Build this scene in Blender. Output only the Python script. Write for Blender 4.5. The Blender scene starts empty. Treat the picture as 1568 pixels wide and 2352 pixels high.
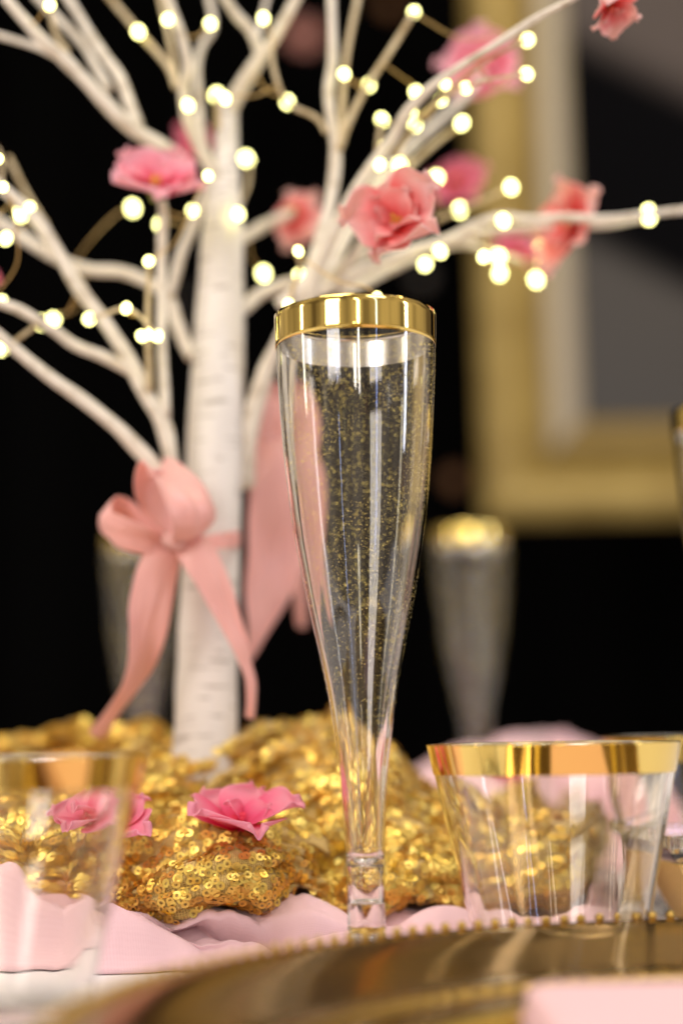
import bpy, bmesh, math, random
import numpy as np
from mathutils import Vector, Matrix, noise, Euler
random.seed(7); rng = np.random.RandomState(11)
R = math.radians
sc = bpy.context.scene
col = sc.collection
CM = 0.01

# ---------------------------------------------------------------- camera
PITCH, ROLL, F, CX, CY, EYE = R(8.4), R(1.0), 3470.0, 784.0, 1176.0, 7.2
cd = bpy.data.cameras.new('camera'); cam = bpy.data.objects.new('camera', cd); col.objects.link(cam); sc.camera = cam
cd.sensor_fit = 'VERTICAL'; cd.sensor_height = 36; cd.sensor_width = 24; cd.lens = F / 2352 * 36
cd.clip_start = 0.02; cd.clip_end = 60
fw = Vector((0, math.cos(PITCH), math.sin(PITCH))); rt0 = Vector((1, 0, 0)); up0 = rt0.cross(fw)
rt = rt0 * math.cos(ROLL) - up0 * math.sin(ROLL); up = rt.cross(fw)
CAMP = Vector((0, 0, EYE * CM))
cam.matrix_world = Matrix(((rt.x, up.x, -fw.x, CAMP.x), (rt.y, up.y, -fw.y, CAMP.y), (rt.z, up.z, -fw.z, CAMP.z), (0, 0, 0, 1)))
cd.dof.use_dof = True; cd.dof.focus_distance = 0.475; cd.dof.aperture_fstop = 3.1

# ---------------------------------------------------------------- world and lamps
w = bpy.data.worlds.new('World'); sc.world = w; w.use_nodes = True
nt = w.node_tree; bg = nt.nodes['Background']
tc = nt.nodes.new('ShaderNodeTexCoord'); mp = nt.nodes.new('ShaderNodeMapping'); mp.inputs['Scale'].default_value = (2.2, 2.2, .5)
nz = nt.nodes.new('ShaderNodeTexNoise'); nz.inputs['Scale'].default_value = 1.6; nz.inputs['Detail'].default_value = 2
rp = nt.nodes.new('ShaderNodeValToRGB')
e = rp.color_ramp.elements; e[0].position = .36; e[0].color = (.10, .075, .055, 1); e[1].position = .66; e[1].color = (.46, .38, .30, 1)
nt.links.new(tc.outputs['Generated'], mp.inputs[0]); nt.links.new(mp.outputs[0], nz.inputs[0]); nt.links.new(nz.outputs[0], rp.inputs[0])
nt.links.new(rp.outputs[0], bg.inputs[0]); bg.inputs[1].default_value = 1.05

def area(name, loc, target, sx, sy, power, colr):
    l = bpy.data.lights.new(name, 'AREA'); l.shape = 'RECTANGLE'; l.size = sx; l.size_y = sy; l.energy = power; l.color = colr
    o = bpy.data.objects.new(name, l); col.objects.link(o); o.location = loc
    o.rotation_euler = (Vector(target) - Vector(loc)).to_track_quat('-Z', 'Y').to_euler(); return o
area('overhead_fill', (-.35, .35, 1.75), (0, .6, 0), .7, .5, 10.5, (1, .92, .84))  # added unseen light from above for the fabrics, no known fixture
area('overhead_fill', (.7, -.35, 1.7), (0, .6, 0), .62, .5, 6.5, (.82, .88, 1))  # second added overhead light, cool for the streak in the flute
area('front_fill', (-.85, -.9, .75), (0, .55, .08), .55, .75, 12, (1, .93, .9))  # added key light from the front left to lift the cloth
area('tube_lamp', (.74, -.86, .55), (0, .46, .15), .03, 1.7, 1.5, (.36, .5, 1))
area('tube_lamp', (.12, -1.25, .50), (0, .5, .12), .07, .30, 1.6, (1, .92, .78))
area('tube_lamp', (-1.2, .25, .5), (0, .5, .1), .06, .4, 1.6, (1, .9, .7))
area('tube_lamp', (1.2, .15, .5), (0, .5, .1), .08, .6, 3.0, (.82, .86, 1))
area('downlight', (.03, -1.0, .90), (0, .46, .12), .13, .13, 1.6, (1, .93, .76))
area('downlight', (-.05, -1.3, .42), (0, .46, .12), .10, .10, 1.0, (1, .93, .76))
area('frame_fill', (.9, .9, 1.9), (.7, 2.3, .6), .4, .4, 12, (1, .86, .56))  # added light that brightens the gold frame

sc.view_settings.view_transform = 'Standard'; sc.view_settings.look = 'None'; sc.view_settings.gamma = 1; sc.view_settings.exposure = 0.3
cy = sc.cycles
cy.use_denoising = True; cy.max_bounces = 16; cy.transmission_bounces = 16; cy.glossy_bounces = 6; cy.diffuse_bounces = 3; cy.transparent_max_bounces = 12
cy.sample_clamp_indirect = 4; cy.blur_glossy = 0.6; cy.use_adaptive_sampling = True; cy.adaptive_threshold = 0.012

# ---------------------------------------------------------------- projection helpers
def P(px, py, Y):
    """point of the place on the vertical plane Y cm in front of the camera"""
    d = fw * F + rt * (px - CX) - up * (py - CY)
    return CAMP + d * (Y * CM / d.y)
def depth(p): return (p - CAMP).dot(fw)
def pxs(n, p): return n * depth(p) / F          # px to metres at p

# ---------------------------------------------------------------- object helpers
def tag(o, label, cat, group=None, kind=None):
    if label: o['label'] = label
    if cat: o['category'] = cat
    if group: o['group'] = group
    if kind: o['kind'] = kind
    return o
def thing(name, loc, label, cat, group=None):
    o = bpy.data.objects.new(name, None); o.empty_display_size = .01; col.objects.link(o); o.location = loc
    return tag(o, label, cat, group)
def mesh(name, verts, faces, mats, smooth=True, mi=None):
    m = bpy.data.meshes.new(name); m.from_pydata([tuple(v) for v in verts], [], faces)
    for k in (mats if isinstance(mats, (list, tuple)) else [mats]): m.materials.append(k)
    if mi: m.polygons.foreach_set('material_index', mi)
    if smooth: m.shade_smooth()
    m.update(); return m
def obj(name, m, parent=None, loc=None):
    o = bpy.data.objects.new(name, m); col.objects.link(o)
    if loc is not None: o.location = loc
    if parent is not None: o.parent = parent      # coordinates are then local to the parent
    return o
def local(parent, pts):
    return [Vector(p) - parent.location for p in pts]
def copy_tree(o, parent=None):
    c = o.copy(); col.objects.link(c); c.parent = parent
    for ch in [x for x in bpy.data.objects if x.parent == o]: copy_tree(ch, c)
    return c
def catmull(pts, n):
    pts = [np.array(p, float) for p in pts]
    q = [2 * pts[0] - pts[1]] + pts + [2 * pts[-1] - pts[-2]]; out = []
    for i in range(1, len(q) - 2):
        a, b, c, d = q[i - 1:i + 3]
        for k in range(n):
            t = k / n; out.append(.5 * (2 * b + (c - a) * t + (2 * a - 5 * b + 4 * c - d) * t * t + (3 * b - a - 3 * c + d) * t ** 3))
    out.append(pts[-1]); return out
def lathe(prof, seg=96, rfun=None):
    v = []; f = []
    n = len(prof); idx = []
    for i, (r, z) in enumerate(prof):
        if r < 1e-7: idx.append([len(v)] * seg); v.append((0, 0, z)); continue
        idx.append(list(range(len(v), len(v) + seg)))
        for j in range(seg):
            a = 2 * math.pi * j / seg; rr = rfun(r, z, a, i) if rfun else r
            v.append((rr * math.cos(a), rr * math.sin(a), z))
    for i in range(n - 1):
        for j in range(seg):
            k = (j + 1) % seg; q = [idx[i][j], idx[i][k], idx[i + 1][k], idx[i + 1][j]]
            u = []
            for s in q:
                if s not in u: u.append(s)
            if len(u) > 2: f.append(u)
    return v, f
def tube(pts, rad, seg=12, wob=0.0, seed=0):
    v = []; f = []; n = len(pts); pts = [Vector(p) for p in pts]
    nrm = None
    for i, p in enumerate(pts):
        t = (pts[min(i + 1, n - 1)] - pts[max(i - 1, 0)]).normalized()
        if nrm is None: nrm = t.orthogonal().normalized()
        nrm = (nrm - t * nrm.dot(t)).normalized(); b = t.cross(nrm)
        for j in range(seg):
            a = 2 * math.pi * j / seg; r = rad[i] * (1 + wob * noise.noise((p * 60) + Vector((math.cos(a) * 1.3, math.sin(a) * 1.3, seed))))
            v.append(p + (nrm * math.cos(a) + b * math.sin(a)) * r)
    for i in range(n - 1):
        for j in range(seg):
            k = (j + 1) % seg; f.append((i * seg + j, i * seg + k, (i + 1) * seg + k, (i + 1) * seg + j))
    v.append(pts[0]); v.append(pts[-1]); a0 = len(v) - 2
    for j in range(seg):
        k = (j + 1) % seg; f.append((a0, k, j)); f.append((a0 + 1, (n - 1) * seg + j, (n - 1) * seg + k))
    return v, f

# ---------------------------------------------------------------- materials
def mat(name, colr=(.8, .8, .8), rough=.5, metal=0, **k):
    m = bpy.data.materials.new(name); m.use_nodes = True; b = m.node_tree.nodes['Principled BSDF']
    b.inputs['Base Color'].default_value = (*colr, 1); b.inputs['Roughness'].default_value = rough; b.inputs['Metallic'].default_value = metal
    for a, x in k.items(): b.inputs[a.replace('_', ' ')].default_value = x
    return m
def node(m, t, **k):
    n = m.node_tree.nodes.new(t)
    for a, x in k.items():
        if a in n.inputs: n.inputs[a].default_value = x
        else: setattr(n, a, x)
    return n
def mix_noise(m, c1, c2, scale, lo=.35, hi=.65, stretch=(1, 1, 1), detail=4, bump=0, dist=.0005, coord='Object'):
    L = m.node_tree.links; b = m.node_tree.nodes['Principled BSDF']
    t = node(m, 'ShaderNodeTexCoord'); mp = node(m, 'ShaderNodeMapping'); mp.inputs['Scale'].default_value = stretch
    n = node(m, 'ShaderNodeTexNoise', Scale=scale, Detail=detail); r = node(m, 'ShaderNodeValToRGB')
    r.color_ramp.elements[0].position = lo; r.color_ramp.elements[1].position = hi
    r.color_ramp.elements[0].color = (*c1, 1); r.color_ramp.elements[1].color = (*c2, 1)
    L.new(t.outputs[coord], mp.inputs[0]); L.new(mp.outputs[0], n.inputs['Vector']); L.new(n.outputs[0], r.inputs[0]); L.new(r.outputs[0], b.inputs['Base Color'])
    if bump:
        bp = node(m, 'ShaderNodeBump', Strength=bump, Distance=dist); L.new(n.outputs[0], bp.inputs['Height']); L.new(bp.outputs[0], b.inputs['Normal'])
    return m
plastic = mat('clear_plastic', (.99, .98, .945), .0, 0, Transmission_Weight=1, IOR=1.56)
gold = mat('gold_foil', (.84, .63, .19), .07, 1)
bead_gold = mat('bead_gold', (.52, .34, .09), .45, 1)
silver = mat('foil_back', (.86, .84, .84), .22, 1)
glitter_m = mat('gold_glitter', (1, .76, .18), .4, .2)
bark = mat('birch_bark', (.8, .76, .72), .55)
L_ = bark.node_tree.links; b_ = bark.node_tree.nodes['Principled BSDF']
t_ = node(bark, 'ShaderNodeTexCoord'); m_ = node(bark, 'ShaderNodeMapping'); m_.inputs['Scale'].default_value = (75, 75, 420)
n_ = node(bark, 'ShaderNodeTexNoise', Scale=1.0, Detail=3); r_ = node(bark, 'ShaderNodeValToRGB')
r_.color_ramp.elements[0].position = .31; r_.color_ramp.elements[0].color = (.42, .37, .32, 1); r_.color_ramp.elements[1].position = .41; r_.color_ramp.elements[1].color = (.76, .71, .66, 1)
bp_ = node(bark, 'ShaderNodeBump', Strength=.3, Distance=.0006)
L_.new(t_.outputs['Object'], m_.inputs[0]); L_.new(m_.outputs[0], n_.inputs['Vector']); L_.new(n_.outputs[0], r_.inputs[0]); L_.new(r_.outputs[0], b_.inputs['Base Color']); L_.new(n_.outputs[0], bp_.inputs['Height']); L_.new(bp_.outputs[0], b_.inputs['Normal'])
branch_m = mix_noise(mat('branch_paint', rough=.5), (.54, .46, .35), (.76, .69, .58), 180, .3, .5, bump=.3)
twig_m = mix_noise(mat('twig_wrap', rough=.5), (.42, .30, .14), (.66, .54, .34), 200, .3, .6, bump=.2)
bulb_m = mat('bulb_glow', (1, .9, .6), .3); bb = bulb_m.node_tree.nodes['Principled BSDF']
bb.inputs['Emission Color'].default_value = (1, .96, .33, 1); bb.inputs['Emission Strength'].default_value = 7

def translucent(m, amt, colr=None):
    nt = m.node_tree; b = nt.nodes['Principled BSDF']; out = nt.nodes['Material Output']
    t = nt.nodes.new('ShaderNodeBsdfTranslucent'); mx = nt.nodes.new('ShaderNodeMixShader'); mx.inputs[0].default_value = amt
    if b.inputs['Base Color'].is_linked: nt.links.new(b.inputs['Base Color'].links[0].from_socket, t.inputs[0])
    else: t.inputs[0].default_value = b.inputs['Base Color'].default_value
    nt.links.new(b.outputs[0], mx.inputs[1]); nt.links.new(t.outputs[0], mx.inputs[2]); nt.links.new(mx.outputs[0], out.inputs[0]); return m
petal_m = mat('silk_petal', rough=.6)
a_ = node(petal_m, 'ShaderNodeAttribute', attribute_name='tint'); petal_m.node_tree.links.new(a_.outputs['Color'], petal_m.node_tree.nodes['Principled BSDF'].inputs['Base Color'])
nb_ = node(petal_m, 'ShaderNodeTexNoise', Scale=700, Detail=3); bb_ = node(petal_m, 'ShaderNodeBump', Strength=.25, Distance=.0004)
petal_m.node_tree.links.new(nb_.outputs[0], bb_.inputs['Height']); petal_m.node_tree.links.new(bb_.outputs[0], petal_m.node_tree.nodes['Principled BSDF'].inputs['Normal'])
translucent(petal_m, .5)
stamen_m = mat('stamen', (.75, .32, .05), .6)
stamen_pink = mat('stamen_pink', (.80, .04, .10), .6)
stem_m = mat('flower_stem_green', (.30, .32, .06), .6)
ribbon_m = translucent(mat('satin_ribbon', (.97, .59, .54), .33, 0, Sheen_Weight=.5, Specular_IOR_Level=.5), .38)
def cloth_mat(name, colr, scale, bump, rough=.8, **k):
    m = mat(name, colr, rough, 0, **k); L = m.node_tree.links; b = m.node_tree.nodes['Principled BSDF']
    t = node(m, 'ShaderNodeTexCoord'); w1 = node(m, 'ShaderNodeTexWave', Scale=scale, Distortion=1.2); w2 = node(m, 'ShaderNodeTexWave', Scale=scale, Distortion=1.2, bands_direction='Y')
    ad = node(m, 'ShaderNodeMath', operation='ADD'); bp = node(m, 'ShaderNodeBump', Strength=bump, Distance=.0003)
    L.new(t.outputs['UV'], w1.inputs[0]); L.new(t.outputs['UV'], w2.inputs[0]); L.new(w1.outputs['Fac'], ad.inputs[0]); L.new(w2.outputs['Fac'], ad.inputs[1]); L.new(ad.outputs[0], bp.inputs['Height']); L.new(bp.outputs[0], b.inputs['Normal'])
    return m
chiffon = translucent(cloth_mat('pink_chiffon', (.97, .65, .69), 260, .14, Sheen_Weight=.3), .15)
linen = cloth_mat('white_linen', (.80, .76, .78), 400, .3)
napkin_m = cloth_mat('pink_napkin', (.80, .52, .54), 120, .2)

# ---------------------------------------------------------------- table
def build_table():
    x0, x1, y0, y1, r = -.75, .75, .14, 1.25, .03
    bm = bmesh.new(); nx, ny = 60, 46; vs = []
    for j in range(ny):
        row = []
        for i in range(nx):
            u = i / (nx - 1); v = j / (ny - 1)
            X = x0 + (x1 - x0) * u; Y = y0 + (y1 - y0) * v
            z = .0006 * noise.noise((X * 6, Y * 6, 1))
            row.append(bm.verts.new((X, Y, z)))
        vs.append(row)
    for j in range(ny - 1):
        for i in range(nx - 1): bm.faces.new((vs[j][i], vs[j][i + 1], vs[j + 1][i + 1], vs[j + 1][i]))
    ring = [vs[0][i] for i in range(nx)] + [vs[j][-1] for j in range(1, ny)] + [vs[-1][i] for i in range(nx - 2, -1, -1)] + [vs[j][0] for j in range(ny - 2, 0, -1)]
    prev = ring
    for k, dz in enumerate((.006, .03, .08, .15, .24, .34)):
        cur = []
        for q, vv in enumerate(ring):
            d = Vector((vv.co.x, vv.co.y - .7, 0)).normalized()
            off = .004 + dz * .12 + dz * .12 * math.sin(q * .9)
            cur.append(bm.verts.new((vv.co.x + d.x * off, vv.co.y + d.y * off, -dz)))
        for q in range(len(ring)):
            p = (q + 1) % len(ring); bm.faces.new((prev[p], prev[q], cur[q], cur[p]))
        prev = cur
    uv = bm.loops.layers.uv.new('UVMap')
    for f in bm.faces:
        for l in f.loops: l[uv].uv = (l.vert.co.x, l.vert.co.y)
    m = bpy.data.meshes.new('tablecloth'); bm.to_mesh(m); bm.free(); m.materials.append(linen); m.shade_smooth()
    o = obj('tablecloth', m); tag(o, 'white cloth covering the whole table under everything', 'tablecloth')
build_table()

# ---------------------------------------------------------------- draped cloths (folds settled beforehand, stored as deltas)
PINK = (-658,16,17,16,15,23,24,25,22,16,15,7,27,31,23,18,21,27,24,8,9,20,25,21,18,22,26,20,12,22,26,22,20,22,22,22,23,17,15,9,9,25,27,23,15,15,24,24,19,11,16,24,25,20,20,22,23,11,24,21,19,21,17,29,25,12,-10,-7,-2,6,3,1,-3,0,2,-6,10,-2,-1,-4,2,-1,-1,-2,9,-2,-3,-2,0,-3,-2,0,0,6,0,-5,-2,2,1,0,0,1,4,-1,0,6,-2,-1,2,1,0,-3,-3,-2,5,-1,0,-1,-4,3,3,-1,8,-18,-2,1,-10,8,-2,0,-8,1,2,4,1,-1,-1,4,-2,-2,2,3,4,-5,4,-2,1,-3,0,-4,5,3,0,-3,0,0,-6,4,1,-7,-2,1,1,2,-1,0,0,0,4,4,-2,-2,1,2,3,2,-2,-2,-1,0,-1,-4,-5,8,-2,1,-1,-4,11,-7,-7,11,-2,3,-4,-16,11,8,3,1,
-5,0,-3,-3,0,5,2,-3,0,-1,3,-5,-3,1,7,9,1,-3,-7,0,-6,-1,-1,2,3,-8,0,3,1,3,-1,-4,1,5,6,3,-7,-5,0,4,0,-6,-1,0,-2,5,3,6,-7,5,-7,-1,4,1,5,-4,-1,6,0,3,0,0,4,3,-4,1,-4,1,4,-2,-3,0,0,-4,-1,1,1,-1,-2,4,3,4,0,-1,-4,0,0,2,-3,0,5,-3,-1,-2,-2,-1,-2,1,4,6,0,-2,-3,-3,0,2,-2,-2,-2,8,2,-5,0,10,2,-6,-6,-3,1,6,6,5,-1,-2,-1,0,4,3,1,2,-4,-1,1,-5,0,4,-3,-4,-5,0,0,4,-5,-1,1,2,3,4,1,-3,0,6,1,-1,0,0,1,-2,-3,-3,-3,-2,2,3,3,4,3,-5,-3,1,-3,-2,-4,11,6,-4,-1,-1,1,-1,3,-5,-5,4,0,9,-1,-2,-3,1,9,3,-1,-4,-4,-4,2,-2,5,1,
-2,2,-3,-1,1,-2,-4,-1,-4,-1,2,1,0,6,7,-2,-4,2,6,0,2,1,-11,-1,0,2,3,-3,1,1,-1,-2,1,0,-2,-1,2,5,2,-1,-1,-1,-3,0,0,-2,1,3,1,3,-4,-7,-4,-2,0,1,-9,-2,-3,2,7,2,1,2,2,3,-2,-1,4,-2,-4,1,0,-3,0,-1,-3,-1,-1,2,7,0,-2,-1,0,-2,-4,11,0,-1,-4,-2,5,-4,-3,6,8,1,-4,-7,0,6,2,-1,-2,-1,-1,-1,-2,-5,3,1,3,1,0,1,3,-16,-4,-7,7,-7,-4,2,0,-4,1,-1,1,7,2,-2,-1,3,5,3,-8,-5,3,1,-1,-5,-4,3,4,1,1,-1,0,-4,0,7,-2,-2,-2,1,3,-3,-4,3,3,1,-4,2,4,-2,0,1,-2,-2,5,4,-3,-9,-6,-1,9,5,-1,-3,0,-2,8,-5,2,13,1,-10,-9,-4,6,-1,1,-1,-2,1,2,2,2,4,
1,-1,2,-5,2,1,-2,-5,1,3,3,-1,-3,-1,4,-1,-4,-2,1,4,2,2,-7,0,-4,0,1,3,0,-2,3,4,1,-1,-1,1,-9,1,-3,-2,5,3,3,0,-4,0,-2,5,4,0,3,-6,0,6,6,-2,-1,-5,-3,-2,0,0,1,3,-1,0,-1,2,2,-1,-2,2,2,2,2,-3,-2,-1,-1,-1,2,0,-2,3,0,3,-5,3,0,-2,-8,-3,6,2,6,2,-3,-1,-1,-11,0,12,-9,-1,2,2,4,0,-1,-1,1,5,3,0,-11,3,7,-1,-2,-2,4,-2,-4,-2,1,-1,1,1,-3,0,-1,-1,-3,4,-4,-2,2,6,4,0,-3,-3,-1,-3,5,-1,2,-3,-2,1,0,5,3,-2,-2,-3,-4,0,4,4,4,-4,1,-12,5,0,-2,5,1,-1,1,-1,0,-4,0,0,2,2,2,8,-4,7,4,1,1,0,2,0,-1,-3,-3,2,2,-4,-6,-6,4,5,-2,-2,
-3,2,2,-1,-3,4,0,-1,3,-3,6,-6,1,-1,0,0,-1,-2,0,1,2,1,-2,0,-2,4,5,-9,5,1,4,4,3,-4,2,-9,-3,-3,-1,-1,-2,1,-2,-1,6,-11,2,9,6,1,-1,-1,2,-10,0,6,-1,-2,0,-8,0,1,0,3,-2,2,1,1,-4,-5,-4,4,3,6,4,-4,1,2,2,-2,0,-5,-5,2,1,2,3,-3,-2,0,-2,0,4,1,5,5,0,-1,-2,-5,-1,2,-2,-3,-2,0,-2,-2,2,-3,7,-3,-5,1,-1,-2,-1,-2,8,2,-2,-2,-6,-1,2,3,0,8,0,-1,-1,0,-2,-6,-6,-4,4,9,3,-3,-5,0,3,2,2,-7,4,5,-3,0,-1,-1,2,-3,-2,1,2,1,0,5,1,-3,-7,1,2,1,-1,0,2,5,-2,-5,4,-3,-7,3,-1,0,-8,-4,-8,-1,6,4,0,-1,0,-1,-2,1,3,12,3,2,-2,-1,-3,-1,0,1,
-1,-2,-2,1,4,1,0,-2,-3,1,2,-1,3,-1,-2,1,-4,0,-1,-2,0,2,1,5,0,-2,-3,0,0,0,8,-2,-4,6,-1,1,6,-6,1,2,-18,8,1,-1,-5,3,-2,-1,-1,0,1,1,3,2,4,5,1,1,0,5,-1,0,0,1,-2,-2,-2,0,-1,1,3,-3,-5,0,-1,1,0,1,7,-2,-10,1,2,1,2,-1,1,3,0,-2,-2,-5,-1,2,7,3,2,1,0,-1,0,-1,6,-2,-8,-8,1,6,1,-2,-3,2,-4,1,1,-1,2,1,0,-2,3,1,-2,4,1,1,-4,-3,-1,4,5,1,-6,-2,2,2,-2,1,3,-2,2,1,-1,-2,-3,3,-2,-1,1,1,0,-3,-1,3,1,-5,1,0,4,-1,-3,-2,7,-1,1,-3,2,-1,-1,-16,-8,2,3,2,3,2,-1,3,-4,0,5,3,0,-6,-3,-2,0,-1,-3,2,-1,-1,-2,4,2,5,-1,-3,-5,-1,
2,3,2,-2,2,0,1,-2,-4,2,0,2,0,2,1,-3,-3,2,1,-2,-4,-3,3,-2,-2,0,0,1,1,-1,1,-1,2,-8,15,-6,0,-1,4,3,2,5,-1,0,2,-1,-3,-2,-2,-1,-1,-1,-1,0,-5,1,0,2,3,7,3,-2,-4,-3,0,0,-1,-1,1,4,4,1,-11,-2,1,3,3,0,2,-1,-2,0,-3,-2,-2,2,5,6,-1,-6,0,1,-9,-4,-5,2,0,-8,3,7,0,-5,0,-1,5,2,-6,3,7,-5,-1,-1,1,3,3,-1,-5,-5,-2,2,1,1,3,2,-1,0,0,1,1,-3,-1,1,2,2,0,-3,-5,8,2,-2,2,0,2,-5,-5,-2,-1,-2,-2,1,3,4,5,5,1,-8,1,7,-6,-3,-7,-6,4,10,3,-1,1,-3,3,-1,-3,-5,2,3,5,1,-1,-1,0,2,-2,1,-2,1,0,-1,0,1,0,1,-2,2,-1,1,0,-3,2,3,-1,0,
-1,-4,1,-2,4,3,3,-2,-1,-5,-6,0,-1,1,0,2,4,2,2,3,1,-7,-6,6,5,3,-8,-3,-5,2,2,-4,-1,-2,-5,2,7,0,-3,1,-3,0,1,6,4,1,-3,1,-3,1,1,0,-2,3,0,0,-4,1,-3,-3,2,5,2,0,-5,-2,4,-1,4,-2,0,-4,-2,-6,0,9,-2,0,-5,-4,1,3,2,2,3,3,2,-5,-2,3,0,6,-2,-12,1,4,-3,-1,1,2,-2,0,0,-2,-6,-3,0,6,4,2,0,-4,0,3,2,-1,0,0,-4,-2,-1,1,-1,1,-1,2,3,3,-2,0,0,2,1,-3,1,-1,0,-4,-5,-2,5,7,2,-4,1,-4,-2,-1,5,2,1,-3,-3,-2,4,8,4,-1,4,-7,-4,3,-2,-1,4,2,0,0,3,2,-2,-7,1,4,-2,-4,-1,0,1,0,-2,0,1,1,-1,-4,2,5,0,-2,0,3,0,-4,-4,2,1,1,3,0,
0,-3,-1,-3,7,3,6,2,3,-4,-4,-7,-4,1,7,-3,-6,-2,3,5,4,1,2,4,4,3,-7,1,3,3,4,3,-1,-4,0,-5,4,4,-6,-4,-2,-2,-2,1,0,4,1,0,0,2,0,-1,1,-1,-1,-1,1,-2,1,-5,-1,2,1,-1,3,1,1,-5,7,4,2,1,0,0,-1,-2,-1,3,-3,-7,-3,4,1,1,3,2,3,-5,4,2,5,4,-3,-2,-2,-1,1,-1,1,-3,4,5,-1,4,-3,-7,1,-3,-2,2,1,2,0,-1,-1,2,-1,-3,-2,0,2,-2,0,-5,3,5,1,-3,1,4,0,0,4,-2,-1,-1,-2,0,-3,-2,0,6,-1,1,-1,-1,-4,8,-2,-2,-1,-3,3,-4,2,5,-2,-1,0,-4,-2,-1,-1,1,2,4,2,2,-1,2,1,-5,0,-2,-1,2,2,0,-3,-3,0,-2,-2,1,2,1,2,-2,5,5,1,-2,-4,-6,-4,4,3,1,2,-2,
-5,1,4,5,0,-4,-4,4,0,-2,-4,4,1,3,-5,-3,-3,-2,3,-4,-4,3,4,-5,0,-3,-1,4,1,1,0,-1,-3,0,5,5,2,-2,-3,-1,1,1,2,2,-2,0,0,-4,-2,0,4,-1,-1,1,3,2,-2,-3,-1,2,-11,-2,2,3,-2,2,-2,0,1,3,6,0,-5,1,-2,1,5,4,-2,-3,-2,-2,0,-1,2,-4,3,1,-1,-1,2,0,0,1,-1,-1,-2,-2,0,0,4,6,3,-1,-2,0,-1,-4,-3,6,3,2,-4,-4,-3,0,-1,-1,-1,1,1,3,3,1,-3,4,-4,-5,1,7,0,-2,-2,-1,0,-5,-1,6,0,4,8,0,-1,2,-1,0,4,4,-5,-14,11,-7,-11,7,3,4,-1,0,-2,-1,2,1,-3,-7,0,4,3,0,-2,-5,0,0,0,0,0,6,0,0,-2,-1,-4,-1,-3,1,-1,0,3,4,2,1,5,4,2,-4,1,0,1,1,-2,-6,
-5,-3,-1,1,4,-1,3,1,-3,0,-1,2,3,7,4,-4,2,8,-4,4,2,3,-4,-4,2,2,1,-5,-7,-7,2,4,7,5,-4,-6,-1,2,1,-1,-6,1,5,0,5,-3,-6,3,-3,-2,0,-1,2,1,-1,-2,3,7,10,-1,-4,-1,-2,-3,0,0,-2,-2,-1,1,7,1,-5,1,-3,-2,1,4,6,16,2,0,1,4,-1,0,-2,-1,2,-2,-1,-4,-7,3,0,-3,4,3,3,1,-4,-3,-1,3,-5,-1,0,2,7,-2,4,2,-4,0,0,-4,-2,-1,2,-2,0,4,4,5,0,-5,-4,0,2,-1,2,-2,1,3,-1,-6,-4,4,1,3,-2,-2,3,7,-6,1,1,0,-1,0,-2,-1,-1,-1,-1,5,4,8,-5,-6,-5,1,3,1,6,-2,-8,2,2,3,-2,-5,0,4,7,1,1,5,0,-6,-4,-2,1,0,-4,-2,2,3,-6,-4,3,-1,-4,0,2,3,8,0,-3,1,
-2,-1,-4,5,0,-2,-4,-1,2,5,3,0,0,-1,-2,-2,-3,-3,3,5,2,1,-4,-2,-1,4,2,5,5,-8,-5,2,-4,-2,3,5,7,1,-4,-4,-1,-3,1,6,7,0,0,-4,2,-1,-6,-2,2,-4,-7,-8,2,6,4,2,-2,3,1,3,-3,1,-6,8,1,-1,-5,-6,-2,-1,2,9,-6,-2,-1,-2,-1,2,2,-2,0,-1,-2,-3,6,3,-1,1,0,-7,4,6,-3,-6,-3,0,4,6,3,-1,-2,-6,2,1,-1,-4,0,2,7,0,-1,0,-5,-6,-1,1,1,-1,4,5,2,2,-1,1,-2,-3,-4,3,3,2,-12,3,2,-2,-2,3,-1,2,5,-7,-2,0,5,1,-2,-5,-5,-2,6,1,1,2,-3,-3,1,8,3,4,-7,-4,1,0,2,5,-4,-6,-8,1,5,2,-5,0,4,-1,-1,-1,0,0,2,3,-2,-4,0,2,2,8,3,-1,-2,-2,-6,-2,-1,0,1,14,
-4,-1,1,-3,-3,-7,12,3,1,0,0,-2,0,-6,-1,-10,2,2,-1,4,1,-5,-2,3,3,6,2,3,-3,-3,-2,-1,-2,2,-4,-1,1,0,-2,1,-1,-2,0,-4,2,2,4,2,4,-2,3,-3,-6,5,1,3,0,-2,-7,-4,-2,5,0,-5,0,9,7,-6,0,-2,9,-7,-2,1,-2,-3,0,5,2,-5,3,0,0,1,-2,0,2,-5,-4,-1,1,4,5,2,-2,-4,-9,-2,7,7,2,1,1,-7,-2,2,-2,-1,-1,-3,1,2,0,3,5,2,-9,-2,-1,4,1,-1,-6,1,5,3,5,-6,-2,-4,2,-2,4,-1,-5,-4,3,-9,3,4,6,-2,2,1,-1,1,2,1,1,-3,0,1,-3,-8,-4,2,2,2,3,0,-5,-3,4,0,0,9,2,0,3,-1,-3,1,-4,-7,-2,-4,-3,-1,-4,5,3,7,-4,-5,1,2,0,4,-5,5,5,2,0,-2,2,-5,1,-3,-1,4,
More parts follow.
